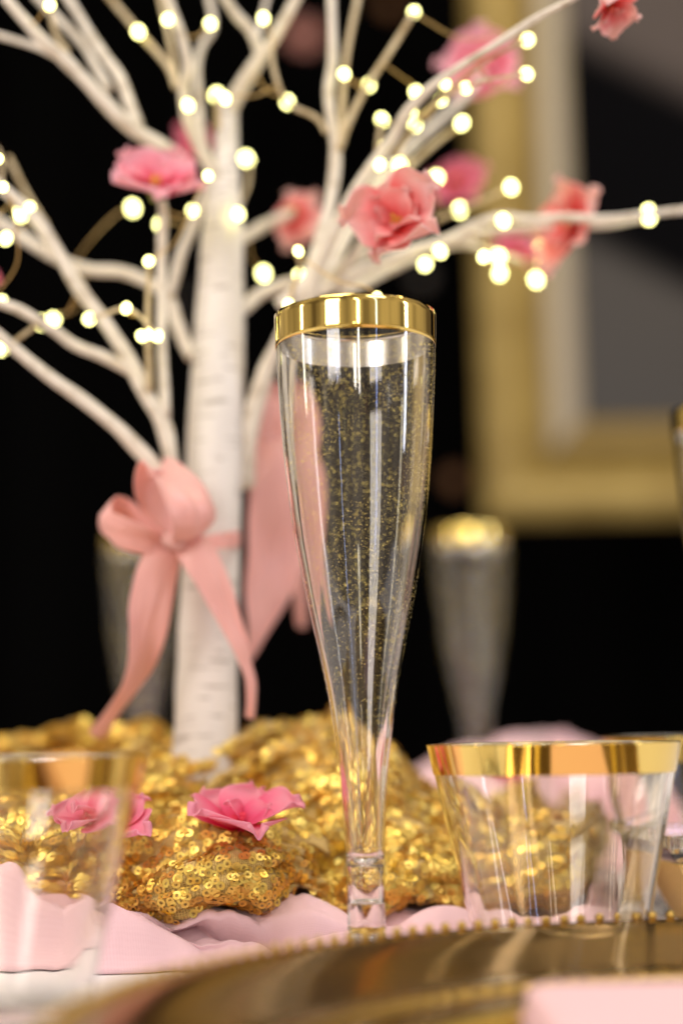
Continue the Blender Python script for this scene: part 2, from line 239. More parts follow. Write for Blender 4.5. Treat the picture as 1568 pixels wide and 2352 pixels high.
-17,-3,10,3,2,1,5,-2,4,4,5,0,0,1,0,-9,-2,-1,0,-3,-1,4,7,-4,-4,-2,2,-2,3,4,1,1,1,1,-4,0,-7,-1,-1,-2,-2,3,-6,5,-3,-2,1,-1,1,-2,1,1,-2,11,1,6,0,5,-4,-13,2,-3,0,-6,3,-11,4,1,1,3,0,-3,-2,3,8,3,-2,2,-9,0,0,0,1,4,-1,-2,-2,1,4,4,-1,-5,0,2,1,-2,-3,-2,-2,13,0,-3,-9,2,2,2,-2,-2,-4,3,0,-3,4,-2,0,-2,1,4,1,3,0,-1,-5,-6,7,-7,-1,0,2,-4,-5,4,-2,2,3,-6,-4,-2,3,4,0,-2,-2,9,-6,3,0,3,3,1,-3,-2,0,1,1,1,-3,-1,2,1,-6,-4,-1,9,-2,-6,-7,3,4,4,9,-8,7,3,-3,-5,1,1,2,-3,-3,0,2,0,0,-1,-7,-1,8,-6,1,3,1,-9,0,1,1,1,-4,-2,
2,-8,-5,0,4,5,0,-2,-4,7,2,1,5,3,2,-2,-9,-1,2,-4,-1,6,-5,-2,2,5,-1,-10,-12,-7,4,6,10,7,3,-5,3,-2,-1,3,3,1,3,1,-4,-5,0,0,-4,-2,-5,3,2,2,8,-1,-12,-6,8,-1,5,-8,0,2,-2,-2,0,-2,-2,0,1,4,-3,1,4,5,4,-3,0,-1,-6,-3,-7,-7,3,5,4,7,1,-1,-13,-5,3,1,0,-1,5,3,4,5,-3,-4,-1,2,1,2,2,0,0,-1,3,-3,-4,2,-7,-3,-5,0,4,0,-3,10,0,4,-10,13,3,-6,-1,-10,-3,-3,3,-2,-1,-1,-1,3,3,0,3,1,2,-1,-6,-2,2,-3,-2,1,4,5,2,-2,-12,10,3,-2,-6,-1,-2,5,3,0,-5,-2,-1,4,0,1,0,-1,0,-2,4,-4,4,-1,-1,-2,1,1,-1,0,-1,4,-3,-3,1,11,3,0,2,0,4,-10,3,0,-3,-3,
-2,0,-2,0,5,-1,0,1,3,8,4,-3,-3,0,-9,0,-1,0,-3,4,-3,2,3,2,1,1,-2,-5,0,1,-2,3,2,0,-4,-3,1,-6,2,0,9,-4,-4,-5,4,2,-3,0,-1,3,-4,-6,6,1,-2,-1,-5,-5,-2,2,11,2,2,0,-2,-5,0,0,3,-2,-2,-5,-2,0,0,1,5,1,2,6,-10,1,-6,0,0,5,0,3,8,0,4,-3,1,-2,-1,-1,0,1,-3,-1,1,0,-11,-1,7,-1,2,-2,-3,0,-5,5,4,-2,-8,-4,6,0,-4,0,-11,1,-1,-1,2,4,1,3,5,-2,-2,-2,5,-5,1,-3,-4,0,2,0,0,-6,6,8,-1,0,-1,-2,-5,-2,4,6,-2,0,3,-1,2,1,-6,-1,7,5,-3,-6,-3,4,3,0,-4,-1,2,-2,1,-1,4,0,-1,-5,-10,3,3,-5,0,3,-2,-14,-3,0,-1,-2,2,8,2,1,-1,2,-2,-2,4,-2,
0,0,-1,-1,0,0,5,2,2,5,7,-9,-4,2,-10,1,1,-9,-1,2,1,0,1,3,2,4,5,5,7,1,-10,-5,8,0,-1,2,-4,0,3,-4,-2,3,-22,8,-13,-2,1,4,-3,1,962,2,3,4,-9,8,-8,1,-6,-1,4,-15,-3,0,1,0,-1,1,2,10,1,-8,-4,0,1,-1,1,2,4,-4,-1,-2,1,4,4,6,1,4,5,9,10,-8,-2,-6,3,2,0,-10,-8,-4,4,0,7,-1,2,6,-3,-19,1,2,0,1,-5,-9,13,24,-6,0,-9,6,-11,2,-12,1,-1,6,7,12,-1,0,-1,-4,6,-1,-9,0,9,0,-5,1,6,3,4,-3,4,-4,1,1,2,3,0,3,0,-1,-4,-8,4,-7,-2,-7,-13,-11,0,1,5,1,0,-3,-8,-3,0,9,21,-16,-5,3,16,-5,12,-8,16,-1,-1,4,1,0,0,3,0,2,-9,6,-13,6,-4,6,9,-5,2,-1,
1,-6,2,1,-2,-7,7,-4,-4,-6,5,6,4,2,0,-1,0,-3,0,-5,3,0,5,0,-3,3,-2,0,1,-2,-4,3,-16,11,10,-4,-7,-1,6,0,-5,-6,14,-3,-4,17,2,-4,-1,-2,-6,7,8,11,0,-4,1,1,-5,4,-2,3,1,-2,-1,-4,5,1,0,-2,2,-10,4,1,-5,-11,2,-2,-5,-6,-5,-4,-1,-2,2,-7,-3,-2,6,10,13,6,6,3,10,2,-6,4,-2,-8,-2,5,-3,4,-4,-1,2,1,-2,-3,21,-1,-2,2,-7,10,-8,1,-8,3,7,0,3,0,1,0,-3,1,1,0,1,-1,3,4,0,-1,0,-10,-4,2,0,-20,-14,-9,-3,-1,1,3,1,1,10,9,0,4,-1,-1,15,3,8,-9,-7,8,5,1,2,-1,-9,1,2,8,11,-6,-1,0,0,20,2,-2,-5,8,-5,2,-4,4,1,-2,2,-1,0,0,-2,-10,-10,-3,1,9,11,-2,-5,8,
-2,-1,0,4,-1,4,0,0,1,-1,-1,-3,-3,1,-1,-4,1,6,3,-1,0,-7,3,-3,-2,6,-9,7,1,-6,-1,7,0,2,2,-10,-13,1,-5,8,42,-5,-2,-1,-3,-6,1,3,3,-3,2,-5,-3,-8,-5,-1,-3,2,-1,1,-9,-15,-1,5,-5,12,9,10,-1,3,-1,1,2,3,0,-1,2,2,2,-1,-4,5,5,0,0,-4,-2,-4,-5,1,-1,5,-4,2,4,2,-3,1,1,-4,1,2,-11,3,-1,14,-8,2,-4,5,10,2,1,-3,1,-12,4,2,6,-1,-8,8,0,-2,-4,2,5,2,-1,0,-14,-23,-13,1,7,13,19,5,4,4,4,5,2,-3,-4,1,-9,1,-2,-8,-6,1,9,-1,-2,6,-1,-1,-4,2,-1,5,-5,-2,3,8,2,5,2,-4,8,3,-2,10,1,-10,2,0,5,-3,6,-3,0,-2,-3,2,-4,-1,5,1,-4,5,-3,4,-5,0,9,2,0,4,
-4,-6,9,0,-2,1,-3,-2,-2,4,-9,1,-1,-6,7,5,1,-5,1,5,-6,1,2,-1,-3,4,-1,1,1,-1,-7,6,-5,9,-8,20,6,2,-10,-8,1,-5,-4,-11,-2,2,3,5,-1,3,7,10,2,-2,2,-1,-6,3,-5,0,1,1,5,-1,-5,1,3,-3,-1,5,-4,-7,7,0,-7,9,4,0,1,4,9,3,-6,-5,0,3,5,-3,0,-2,-1,0,3,0,0,0,-10,4,-8,6,18,-5,-5,11,-1,3,0,-1,3,-2,-5,-5,-4,6,5,1,-5,3,-4,-5,0,1,2,-4,4,3,1,-3,11,6,-5,-4,6,0,-7,0,9,-7,-2,9,3,0,-3,2,2,-5,-13,-2,9,1,-1,2,-1,-3,2,3,1,4,2,0,0,3,0,-2,4,12,1,2,-6,5,2,1,2,2,1,-2,-2,-2,2,-1,-4,3,1,-3,1,3,0,-5,3,0,-1,4,7,-1,-9,11,0,-13,-2,4,
5,-1,0,4,0,-4,-3,0,2,-3,-9,0,10,-1,0,-2,-1,-2,5,0,0,4,-1,1,-1,1,1,1,2,-6,12,0,0,10,-7,-3,12,-4,-2,0,-4,5,5,4,-2,1,-5,-9,4,5,2,-1,-3,-2,-1,1,-3,0,-6,-3,-6,12,6,0,0,-2,0,2,-1,0,1,-2,0,5,-3,4,4,-3,-1,-1,2,-4,5,-2,3,-4,2,-8,-6,-1,4,1,-5,3,4,7,6,5,-10,6,9,-7,9,-4,-4,7,2,0,-7,3,4,-2,2,0,1,-1,0,0,0,2,0,-3,-2,2,1,-1,-10,5,2,-4,6,4,-3,2,-4,-2,3,0,-5,-2,4,3,-2,2,1,-2,-3,-2,4,0,2,-6,2,3,-3,-7,3,6,-5,-6,6,8,-8,6,2,0,3,-2,-4,3,0,-3,-1,4,3,-2,1,-2,-1,3,-1,3,9,0,-6,3,7,-4,-4,9,-3,3,-4,1,5,-4,-4,-2,-12,-2,
0,2,2,1,4,-4,1,-2,1,-1,0,-3,5,0,-3,5,-3,1,-4,5,-3,4,0,0,6,14,-23,7,13,6,-15,-2,-1,13,12,0,-2,-3,-2,-6,0,2,0,2,-4,3,-2,1,2,2,0,-2,2,1,1,7,-8,2,1,-3,-3,0,-3,-5,0,4,2,3,-1,-7,1,4,7,0,3,1,1,0,1,4,-6,-6,2,3,1,4,-5,-2,-2,-3,-15,22,18,-17,-6,14,3,4,-3,-8,9,5,-4,-1,-2,2,-4,6,-2,2,-2,-1,-6,4,2,-5,4,-2,0,-4,-7,7,1,-3,0,-5,-11,2,17,12,1,-4,-6,0,5,2,0,-1,-1,-3,6,-2,-3,1,-1,3,6,7,2,1,3,-1,0,-3,-5,10,9,-7,4,-2,5,-3,1,0,1,-5,2,0,-1,7,-4,1,-3,5,-1,1,-2,1,3,1,-1,-4,-1,1,2,3,-3,-1,1,10,3,-1,-4,0,-1,-1,-3,-4,-6,2,
1,-1,-1,1,-1,-4,8,1,-9,-8,2,10,6,0,0,5,4,-2,-2,-6,21,-5,1,4,2,-3,7,-1,4,-1,-2,-8,1,-1,-1,-1,0,-2,-6,2,-1,7,1,-2,-6,2,1,2,-2,1,2,1,-3,3,-6,2,2,6,-4,-7,2,0,2,1,0,4,2,-2,-2,6,6,-2,-4,3,-4,-3,-2,-9,4,0,-5,3,-1,-5,5,27,-9,-6,0,10,1,-3,1,0,2,-1,-6,0,2,-7,-5,0,5,11,-12,-2,-4,1,0,12,-1,-7,1,7,0,0,-6,-5,-8,-6,1,15,13,2,-6,-3,8,-1,2,-2,-4,0,4,5,1,-8,-6,6,1,10,-6,-8,-6,-4,-5,-4,-6,12,3,7,12,4,0,0,-4,1,1,3,-7,-8,-4,7,1,2,4,4,-1,3,-7,7,0,-3,0,2,0,7,5,-1,-6,-2,-1,4,-1,2,4,-1,-5,-12,0,6,-2,-3,5,-5,-4,1,0,6,0,-3,
1,4,-2,-5,2,6,-4,3,5,3,-2,-3,-2,12,-1,14,5,5,-2,0,2,4,-3,0,1,-1,-6,-2,-2,-1,1,5,-7,3,3,0,-1,1,-3,-1,1,-1,-3,2,0,0,0,1,4,0,-2,-1,1,-2,-1,3,3,0,4,2,0,-2,-10,-5,-5,-3,4,4,11,-1,1,1,-6,-7,-5,9,2,-2,4,-1,37,0,-5,0,0,-5,-14,-12,-3,5,9,8,2,-3,0,6,-3,9,-2,-3,1,1,-6,2,-2,-3,1,4,-1,1,-1,-1,4,-1,3,3,2,0,4,-1,2,-3,-1,-2,2,-3,0,-1,0,0,-1,0,-1,-3,1,-3,3,-4,1,3,-8,2,-9,10,-3,27,-6,-1,-3,2,-7,7,2,1,-6,-6,2,2,3,3,-1,6,0,0,0,-3,6,5,-7,1,-2,2,3,1,1,-1,2,0,2,-2,1,1,1,-4,-2,-4,-3,1,-4,-8,2,2,-3,4,2,1,0,0,-1,-3,
-3,-3,12,-4,-12,-4,0,10,-11,17,17,-2,3,0,-2,4,-5,2,-1,0,1,1,1,1,-2,-6,-2,0,8,-1,2,-1,-1,3,-2,-2,1,0,0,-4,5,2,-1,-1,1,0,-5,-1,3,4,0,-1,-1,0,9,3,-4,3,-6,2,1,-3,-3,4,3,-3,1,-3,-5,2,0,-1,-3,0,-11,32,-5,-5,1,2,-1,0,-1,1,2,2,-2,-2,-1,4,0,-6,-2,-10,5,2,1,0,4,-4,6,3,0,1,3,1,2,-1,-3,2,2,-4,-4,-3,3,3,1,-5,9,1,-8,-3,2,7,-10,-11,-11,-6,6,3,10,0,10,2,5,0,-4,7,-2,0,20,0,-2,-2,-8,4,1,3,2,1,-3,-1,-1,1,-5,7,2,-5,3,-4,2,-2,4,1,4,3,5,5,0,2,-3,-6,1,1,-7,-11,3,4,3,-1,-2,-1,3,-5,-2,2,3,0,-14,-3,-1,7,3,-5,0,-9,1,-6,19,-2,
6,0,-13,5,5,10,3,2,4,5,-2,-1,1,-4,2,4,-2,-3,-7,5,-2,1,3,-3,-2,-2,1,-1,4,-4,0,3,1,3,1,-3,2,0,0,-1,1,0,3,3,-2,-3,-2,-2,5,-6,-5,0,0,4,0,7,-3,2,-5,-1,3,1,-2,-6,3,-2,0,1,-6,3,15,8,5,1,5,1,2,-4,1,0,-3,0,2,0,-3,0,0,0,-2,4,-2,-2,-2,-7,8,-13,-16,-11,-4,0,6,2,1,4,8,14,14,3,-4,-4,-3,-5,-3,-5,-8,-5,-7,-3,5,6,6,18,3,2,-2,1,-4,-5,-11,2,6,9,2,8,-7,15,6,-2,-1,3,-1,2,1,0,-2,0,0,0,3,0,-3,1,-1,-3,6,7,3,-1,-1,-7,8,-2,-4,-3,-4,-1,3,6,1,2,-1,-3,-4,-3,-1,-4,-2,2,-2,6,1,-3,-3,5,2,-4,-4,9,-1,-3,1,-3,-1,3,-5,-8,-8,9,2,15,
-15,8,16,0,-8,3,-4,0,3,6,5,3,-2,-6,5,-3,-5,5,2,0,4,-1,2,0,0,-3,1,3,-1,-3,3,2,-1,1,-5,-7,-8,-4,5,0,4,4,-2,-1,6,2,6,-3,-15,5,4,-3,-2,6,2,-10,-1,4,-1,5,2,1,-3,-1,-12,17,-24,-13,-6,-2,-3,0,7,-1,-4,-1,3,11,10,-3,4,9,-2,4,-12,-10,0,-1,2,9,8,15,7,-2,3,-8,-10,-8,-12,-10,-5,-2,2,-4,2,3,6,5,6,-1,0,6,3,14,-5,-1,-6,-3,-12,-2,12,10,-2,7,3,4,4,3,-2,-9,17,7,-7,0,-3,-3,-1,-4,4,-1,-4,4,-3,6,1,2,-3,1,3,0,-4,-4,1,4,7,1,-3,2,3,1,-9,-8,-9,0,5,0,-2,-1,2,3,4,2,0,1,-1,-2,-11,4,-2,6,-3,11,-5,8,-5,-12,-1,8,2,4,1,-1,-6,-7,10,14,-2,0,4,4,
1,2,1,-3,0,3,-4,-3,-6,-5,-2,5,-8,-2,7,5,6,0,-3,-9,-1,5,3,6,-2,1,-1,2,-1,4,3,0,4,0,4,2,-2,-7,-4,0,3,1,-2,-2,-1,1,-12,3,1,-2,5,2,-1,1,-2,1,-4,1,2,0,14,0,7,2,-1,1,-3,4,1,3,-4,-1,8,-3,-2,-3,-8,8,6,-2,-3,-6,1,4,2,-10,-18,-11,1,-6,6,14,10,6,-1,0,5,2,6,-11,-9,-5,10,8,-3,4,5,3,2,-4,2,-1,-4,-5,4,5,3,-1,-7,7,-5,1,-2,1,1,16,-4,0,2,0,1,1,-7,3,6,4,-1,-1,3,0,1,-1,-5,5,-2,-3,4,-5,-8,-8,5,10,-2,-7,4,7,2,-1,-3,0,0,1,-6,-10,7,6,0,-6,-3,5,6,4,-1,-4,-1,5,0,0,0,5,3,-6,0,2,-4,4,-1,2,0,-1,18,9,1,-3,5,1,1,-2,-4,-7,
1,3,-5,-1,0,-1,2,1,-7,1,7,-2,0,-2,1,2,-2,4,-6,-1,-3,-6,1,4,8,4,-2,-7,6,-4,-5,0,2,1,7,1,-2,-1,5,1,-8,5,-3,-2,1,-1,-1,1,3,1,-6,6,-3,3,1,31,-6,-8,-3,-10,1,11,10,7,-1,-3,-2,-1,2,1,5,-3,-1,-3,5,1,-4,3,-1,1,0,1,1,1,0,-10,-5,-5,1,-3,3,-1,1,-1,5,-1,3,3,4,-4,0,2,0,-3,-2,5,-5,6,-1,0,-2,0,-1,1,-4,6,-1,0,2,2,7,12,-2,-5,1,2,-3,3,-1,0,2,0,1,-7,5,-1,7,1,1,-2,-6,0,-1,8,-10,-8,-2,12,11,0,0,-3,-1,0,-4,-2,-2,5,-5,1,2,0,-1,-2,5,-8,-10,2,5,6,-2,7,1,1,0,0,-2,5,-3,1,-1,-1,5,-1,-2,-3,-2,9,6,5,4,8,-4,2,2,-4,-2,-1,3,-1,
-3,-4,1,1,-1,4,-2,0,-3,4,0,-8,-9,3,-7,7,9,6,-3,0,-1,0,-1,2,0,1,3,1,-3,-6,2,8,-3,1,-2,0,-2,0,0,0,0,3,-1,0,-6,0,4,-2,-5,6,32,-6,1,6,3,-2,-6,5,-1,0,-1,-2,4,-3,-4,1,2,2,-1,-5,-4,4,-3,1,12,-3,-4,-8,-8,13,5,1,-1,3,0,-4,-4,3,-1,-2,-1,0,3,1,1,1,1,3,-3,0,-1,-1,-4,4,1,0,2,-5,-2,-1,3,-4,2,-5,-11,22,0,1,-2,1,-1,-1,-6,2,-3,5,-1,-6,-1,8,3,2,-4,-3,-1,1,3,-1,-3,-5,0,11,0,3,-1,0,-1,-2,-4,-6,0,6,2,1,-2,0,3,-2,0,-1,2,1,1,1,0,1,0,1,0,-2,-2,-5,6,-7,11,-8,-1,-7,8,0,22,5,-3,3,-2,0,-2,1,-5,8,-6,5,-5,1,-7,-2,3,6,-2,0,
-4,0,7,0,-7,6,-5,7,-2,-3,-7,6,2,1,3,0,-3,-3,-2,0,4,2,-3,-1,-1,1,-2,3,0,1,0,-1,-2,0,0,1,0,-6,6,-6,7,-3,2,-9,5,26,-2,6,-6,-2,-2,-7,4,-2,-2,11,-1,3,4,-3,-1,-5,-2,6,5,4,4,-3,-5,-11,-5,0,-17,-10,-3,0,-5,10,5,20,5,10,4,-1,-2,0,-5,4,1,1,-5,0,1,1,-1,2,-2,2,3,2,-1,-1,-5,6,3,-5,-5,-2,9,2,16,5,-3,-1,-3,-3,3,-11,5,6,2,2,-1,1,4,0,-1,2,-5,0,2,-14,-6,-8,7,1,-1,13,9,5,-1,-3,-7,1,-10,5,-6,4,6,11,-2,-1,-3,-4,-2,4,3,0,-1,0,1,3,2,-1,4,0,-1,0,-1,-3,-5,4,4,1,-1,-7,5,11,7,4,3,-4,8,-12,-15,-6,0,12,9,4,2,2,-9,4,-4,-5,1,-4,3,-1,
2,7,-2,4,-11,-1,10,-4,2,-1,-2,-2,-3,6,-4,3,4,-3,0,2,-1,-1,-4,1,3,4,1,-1,0,-4,6,0,0,-4,-15,12,6,0,-3,-1,14,-3,-4,4,9,9,-2,-5,3,3,1,4,0,-5,3,3,-3,4,-4,1,-4,-5,-2,-1,-9,4,5,0,-6,4,-1,-5,7,2,0,1,5,-1,-9,-4,-1,-13,5,7,9,-2,3,4,-6,3,-15,11,-12,3,-11,-3,17,-7,-8,7,-1,14,0,6,-10,28,-4,-6,1,-1,-7,6,3,-6,6,0,0,0,-2,3,-4,-6,-6,2,2,1,8,-2,-1,8,-2,-8,2,0,3,4,2,1,-6,-1,-5,9,-2,0,1,-5,6,-2,5,-7,-5,2,8,4,-8,-7,-6,0,-4,-1,7,-8,2,-1,10,0,-5,8,-5,-6,17,0,3,1,2,0,-1,-8,9,-9,-3,0,-12,4,-9,-8,-2,1,0,1,11,-1,2,4,8,8,-1,0,-2,-1,
4,-2,-4,1,-1,3,-6,6,-1,3,-3,0,-2,1,-3,4,-6,1,-4,6,3,-12,6,0,6,-11,-7,6,-1,9,2,-7,8,-9,-8,26,3,2,-13,-18,-9,-2,2,2,17,6,-14,-5,-18,-8,-1,5,7,2,0,-5,15,22,6,1,-1,8,1,2,0,2,-1,-14,0,1,0,-4,-5,1,-6,9,1,-3,-14,0,15,6,-8,-1,-15,21,6,3,-4,-2,-4,9,-16,15,-11,2,2,-26,-13,9,6,1,-1,1,-1,0,0,1,3,-4,2,-2,1,0,-1,0,1,4,11,-3,-11,-2,1,0,5,5,4,-1,-6,-8,0,0,1,4,6,1,3,2,5,-2,17,4,-4,0,-1,-3,-6,-8,-7,-5,-4,-4,1,2,1,-2,-1,0,3,2,-3,-2,0,5,1,-1,15,2,5,1,1,-1,-2,-2,3,-9,4,-13,0,3,5,-1,-4,-1,3,1,-7,6,5,-14,-8,-1,6,1,11,5,4,3,-2,-3,
-2,-4,-6,0,11,-15,9,11,-2,-2,5,-3,3,0,1,-2,-5,1,-7,0,6,8,6,2,-1,1,-8,-2,-21,6,3,0,11,-3,2,-1,2,-2,-9,-6,11,-3,17,-9,-4,-12,5,6,-18,-2,14,14,-9,-7,6,3,-13,-4,13,10,1,-3,-5,-4,0,0,-4,-3,-2,-3,9,-4,-1,-4,1,1,9,7,1,-7,12,-3,2,1,-8,-2,2,7,-4,-2,-1,8,-13,6,-20,-1,-17,-12,-2,0,6,4,6,14,5,-10,11,7,7,1,2,-17,-17,4,10,4,1,3,-1,1,-7,5,5,-5,-13,-5,0,-1,-1,-5,2,6,2,-3,-3,-3,3,-6,-1,-5,1,5,-7,2,22,-2,9,-9,1,10,-8,-9,-10,2,-2,7,-5,9,9,14,9,1,1,-5,-3,-4,-11,-3,-4,11,16,-2,-6,5,0,-2,-1,2,5,-3,0,-2,-9,-3,-2,6,0,1,-8,0,-3,-4,6,7,2,-1,-1,5,-1,-1,
-4,-9,-3,2,0,-6,1,7,14,-17,-6,12,6,-5,-5,3,4,-8,-2,2,5,15,11,6,-2,-7,8,1,3,-1,-5,15,0,-2,-10,-15,7,3,5,-5,7,11,1,0,-3,-5,-6,1,2,-5,-5,1,-2,4,-1,1,1,-1,-3,-3,0,0,0,0,3,-3,-2,7,6,5,-8,-5,8,0,7,-9,-11,-1,18,1,-5,-11,10,-5,7,-8,-14,-4,-2,4,0,-9,2,9,9,10,-1,-4,-6,-1,-4,-20,2,-5,9,13,10,0,5,-1,0,1,-4,-2,4,1,1,-7,-5,-6,0,6,4,-9,0,-1,4,-6,2,2,14,-6,-6,-9,1,15,-1,-13,-14,0,12,2,-6,-2,4,4,9,-14,3,-4,12,-7,0,0,-9,22,8,2,-2,-4,-7,-9,-11,-4,10,7,0,-12,-3,4,2,-8,8,-17,0,-3,5,17,12,3,1,-1,-4,1,9,8,-6,-6,2,-7,-12,-7,13,2,4,-3,8,-4,0,3,
-3,-3,-4,2,-3,-12,1,8,-8,-7,2,3,12,7,5,-18,12,-18,3,2,9,7,-2,-8,-7,-9,-6,15,11,-8,1,2,4,0,-12,-9,3,-3,13,-9,3,4,-1,-7,0,0,-3,8,7,5,-10,3,0,-5,-3,12,10,0,-2,-12,-14,1,13,9,-7,-4,1,3,-3,-3,8,-2,-6,3,6,-5,-7,0,5,2,4,0,7,-17,6,8,-12,-13,-8,-7,0,4,-2,4,6,2,3,-5,2,4,-7,1,2,-2,14,2,-8,1,-4,1,4,11,3,-7,-8,12,3,-11,0,9,-9,-5,4,-4,-5,-1,2,-1,-5,7,10,6,5,8,2,-2,-16,-3,5,-9,8,5,-1,-15,-1,9,-10,4,10,1,-11,-15,1,10,7,8,-1,6,-9,-7,4,0,-2,-2,7,0,-10,4,2,-1,-12,3,-4,7,3,0,-3,-5,8,11,-8,-11,16,13,5,4,-14,-20,3,8,5,-11,-6,14,-3,-4,-5,-5,0,10,
-2,18,-6,-8,11,-3,-4,0,1,-7,-6,9,5,1,10,-8,5,13,-7,-3,-2,11,-2,-3,-3,-2,0,2,0,1,7,3,-8,-2,-9,4,-2,0,-4,-1,1,6,-1,1,-9,2,6,-16,-5,-3,15,23,10,-8,-3,-9,11,-1,-10,5,-12,-6,6,6,0,8,-9,10,-2,-2,2,-3,-2,-1,-1,0,0,1,0,-5,6,17,-5,-2,7,6,-9,1,2,-7,-5,-1,3,-1,4,1,4,-1,-3,-3,-9,-1,-4,5,-2,-3,0,3,-8,-8,-2,2,9,2,4,-2,2,-6,0,0,7,-11,0,6,-8,9,9,-2,-12,-7,3,15,5,-1,-11,21,1,1,2,-3,-4,1,1,-5,-14,10,5,2,7,-7,-11,-7,-2,-10,0,0,8,10,15,-11,-13,-7,-8,1,12,17,3,6,-6,-5,1,2,-6,-9,5,4,9,0,6,4,-5,-23,-6,7,0,-3,5,10,2,10,-8,-11,-5,5,-4,-4,-5,-2,11,6,
3,11,1,-10,-6,-5,9,-5,4,0,-13,0,-2,6,1,7,-2,-7,7,7,-5,3,7,-5,-4,-1,-7,9,3,-9,-6,1,3,12,6,10,-9,5,13,-4,0,-6,7,-10,-16,-10,15,15,3,-2,-8,-6,-1,-5,-1,0,3,0,-7,0,2,5,3,-7,3,-9,1,-4,4,5,6,-12,4,1,-7,-5,-16,3,2,1,-8,5,2,6,9,8,-16,-2,1,-3,1,5,1,-2,7,3,-2,3,0,-2,-11,3,-7,0,9,0,-3,-3,0,3,8,1,-6,-7,-2,10,13,-12,-7,-8,1,4,14,12,-2,-2,-7,2,-3,6,-22,-13,0,6,10,-3,5,-3,2,17,-13,-3,7,-14,3,7,6,4,9,-9,-2,4,-4,-13,3,7,6,8,5,-2,-1,-2,-9,-4,10,5,-8,4,-1,-7,-8,5,-4,-5,-1,0,-4,-3,4,10,6,-15,6,4,7,12,7,-14,-11,6,5,-6,-11,7,-2,11,3,-10,0,1,
4,-9,7,-3,10,-2,2,-6,4,7,-5,5,-2,-8,1,13,-2,-13,9,-7,3,8,2,0,0,4,3,2,-9,-7,5,9,-1,-5,-3,-3,-9,-9,7,6,1,-1,11,3,-9,-5,6,2,9,-5,-10,-7,-1,0,5,-6,7,-2,-3,-6,-2,4,12,5,-10,-2,5,5,12,-8,5,-1,-5,6,2,7,-11,3,-6,7,-16,12,5,-6,10,0,1,-1,0,0,-4,-6,0,1,6,-10,-8,2,1,4,7,2,5,-2,-1,-5,-4,-2,9,7,-4,-1,0,-15,-2,11,1,5,7,-7,-2,-3,0,-3,4,5,-7,6,5,1,2,1,-1,-3,3,8,10,1,0,-4,0,4,-6,0,0,13,-1,-1,-1,2,2,-2,-4,-7,3,-1,3,-2,4,-9,1,2,-7,1,2,-1,6,3,3,1,4,0,-12,-19,-8,6,9,-13,0,3,-8,3,6,-1,12,11,3,0,-8,-15,-4,10,17,7,2,1,1,0,-6,1,
-3,-7,-1,4,4,6,-4,-2,12,7,3,0,-2,1,-4,-5,8,-10,-9,-13,-1,2,3,3,6,2,-6,2,5,9,4,-8,-6,-1,2,0,15,6,-3,-8,-16,-12,16,14,3,-2,-6,-4,5,-1,-3,-1,0,1,7,-16,1,-3,4,8,-12,8,3,1,-10,-13,-1,6,-3,-1,-2,13,8,1,-3,-6,-7,-3,5,6,7,-9,0,4,5,-2,-1,-7,3,-7,-1,8,8,0,-9,-11,0,11,4,-3,-1,-7,-3,0,-1,16,2,-9,-7,-2,11,-1,-10,-6,-1,-4,-2,8,9,7,11,-5,-3,-17,-4,14,3,-7,6,-6,11,-2,-8,-7,3,-7,-15,-1,3,-9,0,8,4,-1,1,1,-3,18,14,4,3,-3,3,-4,0,-3,-7,-6,-3,0,8,1,-12,-1,0,-4,-9,-4,8,19,2,2,-3,-6,4,-3,-2,17,-8,-13,-1,3,0,6,-3,4,4,-23,5,3,0,-7,3,2,5,4,2,4,-1,-16,
4,5,-1,-3,-2,-9,-4,2,5,5,-6,5,-7,-8,3,0,10,2,-11,2,6,6,6,0,2,-8,-4,8,-5,-2,-7,1,6,6,6,-4,-2,-4,12,7,-7,3,-15,4,0,2,-2,0,-1,-4,1,-2,2,-8,-6,-3,1,3,1,17,-4,-1,-4,11,6,5,4,-2,-10,-1,0,3,-9,0,8,6,-3,-9,-1,-1,2,-7,-3,8,6,-6,2,3,0,-8,1,4,-2,-2,-1,6,4,2,-3,-3,6,4,5,2,-8,-9,1,3,2,6,1,-4,-2,-8,6,-2,-2,-1,-1,-2,-3,8,0,-7,-2,-7,8,5,-2,5,-8,-3,0,5,4,-4,-14,5,12,-1,-5,-6,17,7,-3,-4,-1,-1,-4,-5,0,-3,0,4,-1,-2,1,10,9,-7,-6,-4,2,9,3,3,4,4,-10,-5,14,2,-2,-3,6,4,6,0,-1,-4,-3,-5,-1,-6,-7,5,-8,1,3,-14,14,-8,-11,-10,-3,2,5,13,-1,-10,
2,10,8,-16,-10,4,1,-9,3,6,6,2,10,8,-3,0,-2,-7,-2,-2,8,10,-2,-7,6,10,-4,-9,-12,-7,4,9,4,4,5,-3,-8,-2,10,6,-1,0,-5,4,2,-2,1,1,-1,2,0,3,-4,-3,2,-9,0,2,8,-4,0,-4,2,-10,13,6,-2,-6,-9,1,-3,3,5,-3,-3,-2,5,-6,4,-2,2,9,6,-1,5,3,-6,-9,1,2,3,-3,-1,5,6,-5,-15,-5,2,-2,2,7,3,-4,-6,5,-5,5,-3,3,3,0,10,6,1,4,-2,0,1,7,-12,7,10,-4,4,0,-2,-14,11,-3,0,-3,5,-1,-9,-3,0,2,-2,5,-5,-7,0,-6,11,-4,-3,-1,1,0,-4,-7,0,0,5,3,4,6,-2,-8,0,1,-4,-8,1,-1,2,5,1,-5,-3,16,-3,3,0,0,2,-4,-2,10,5,5,0,0,-5,9,-4,1,-1,-7,1,-2,2,1,0,-1,5,-12,10,1,
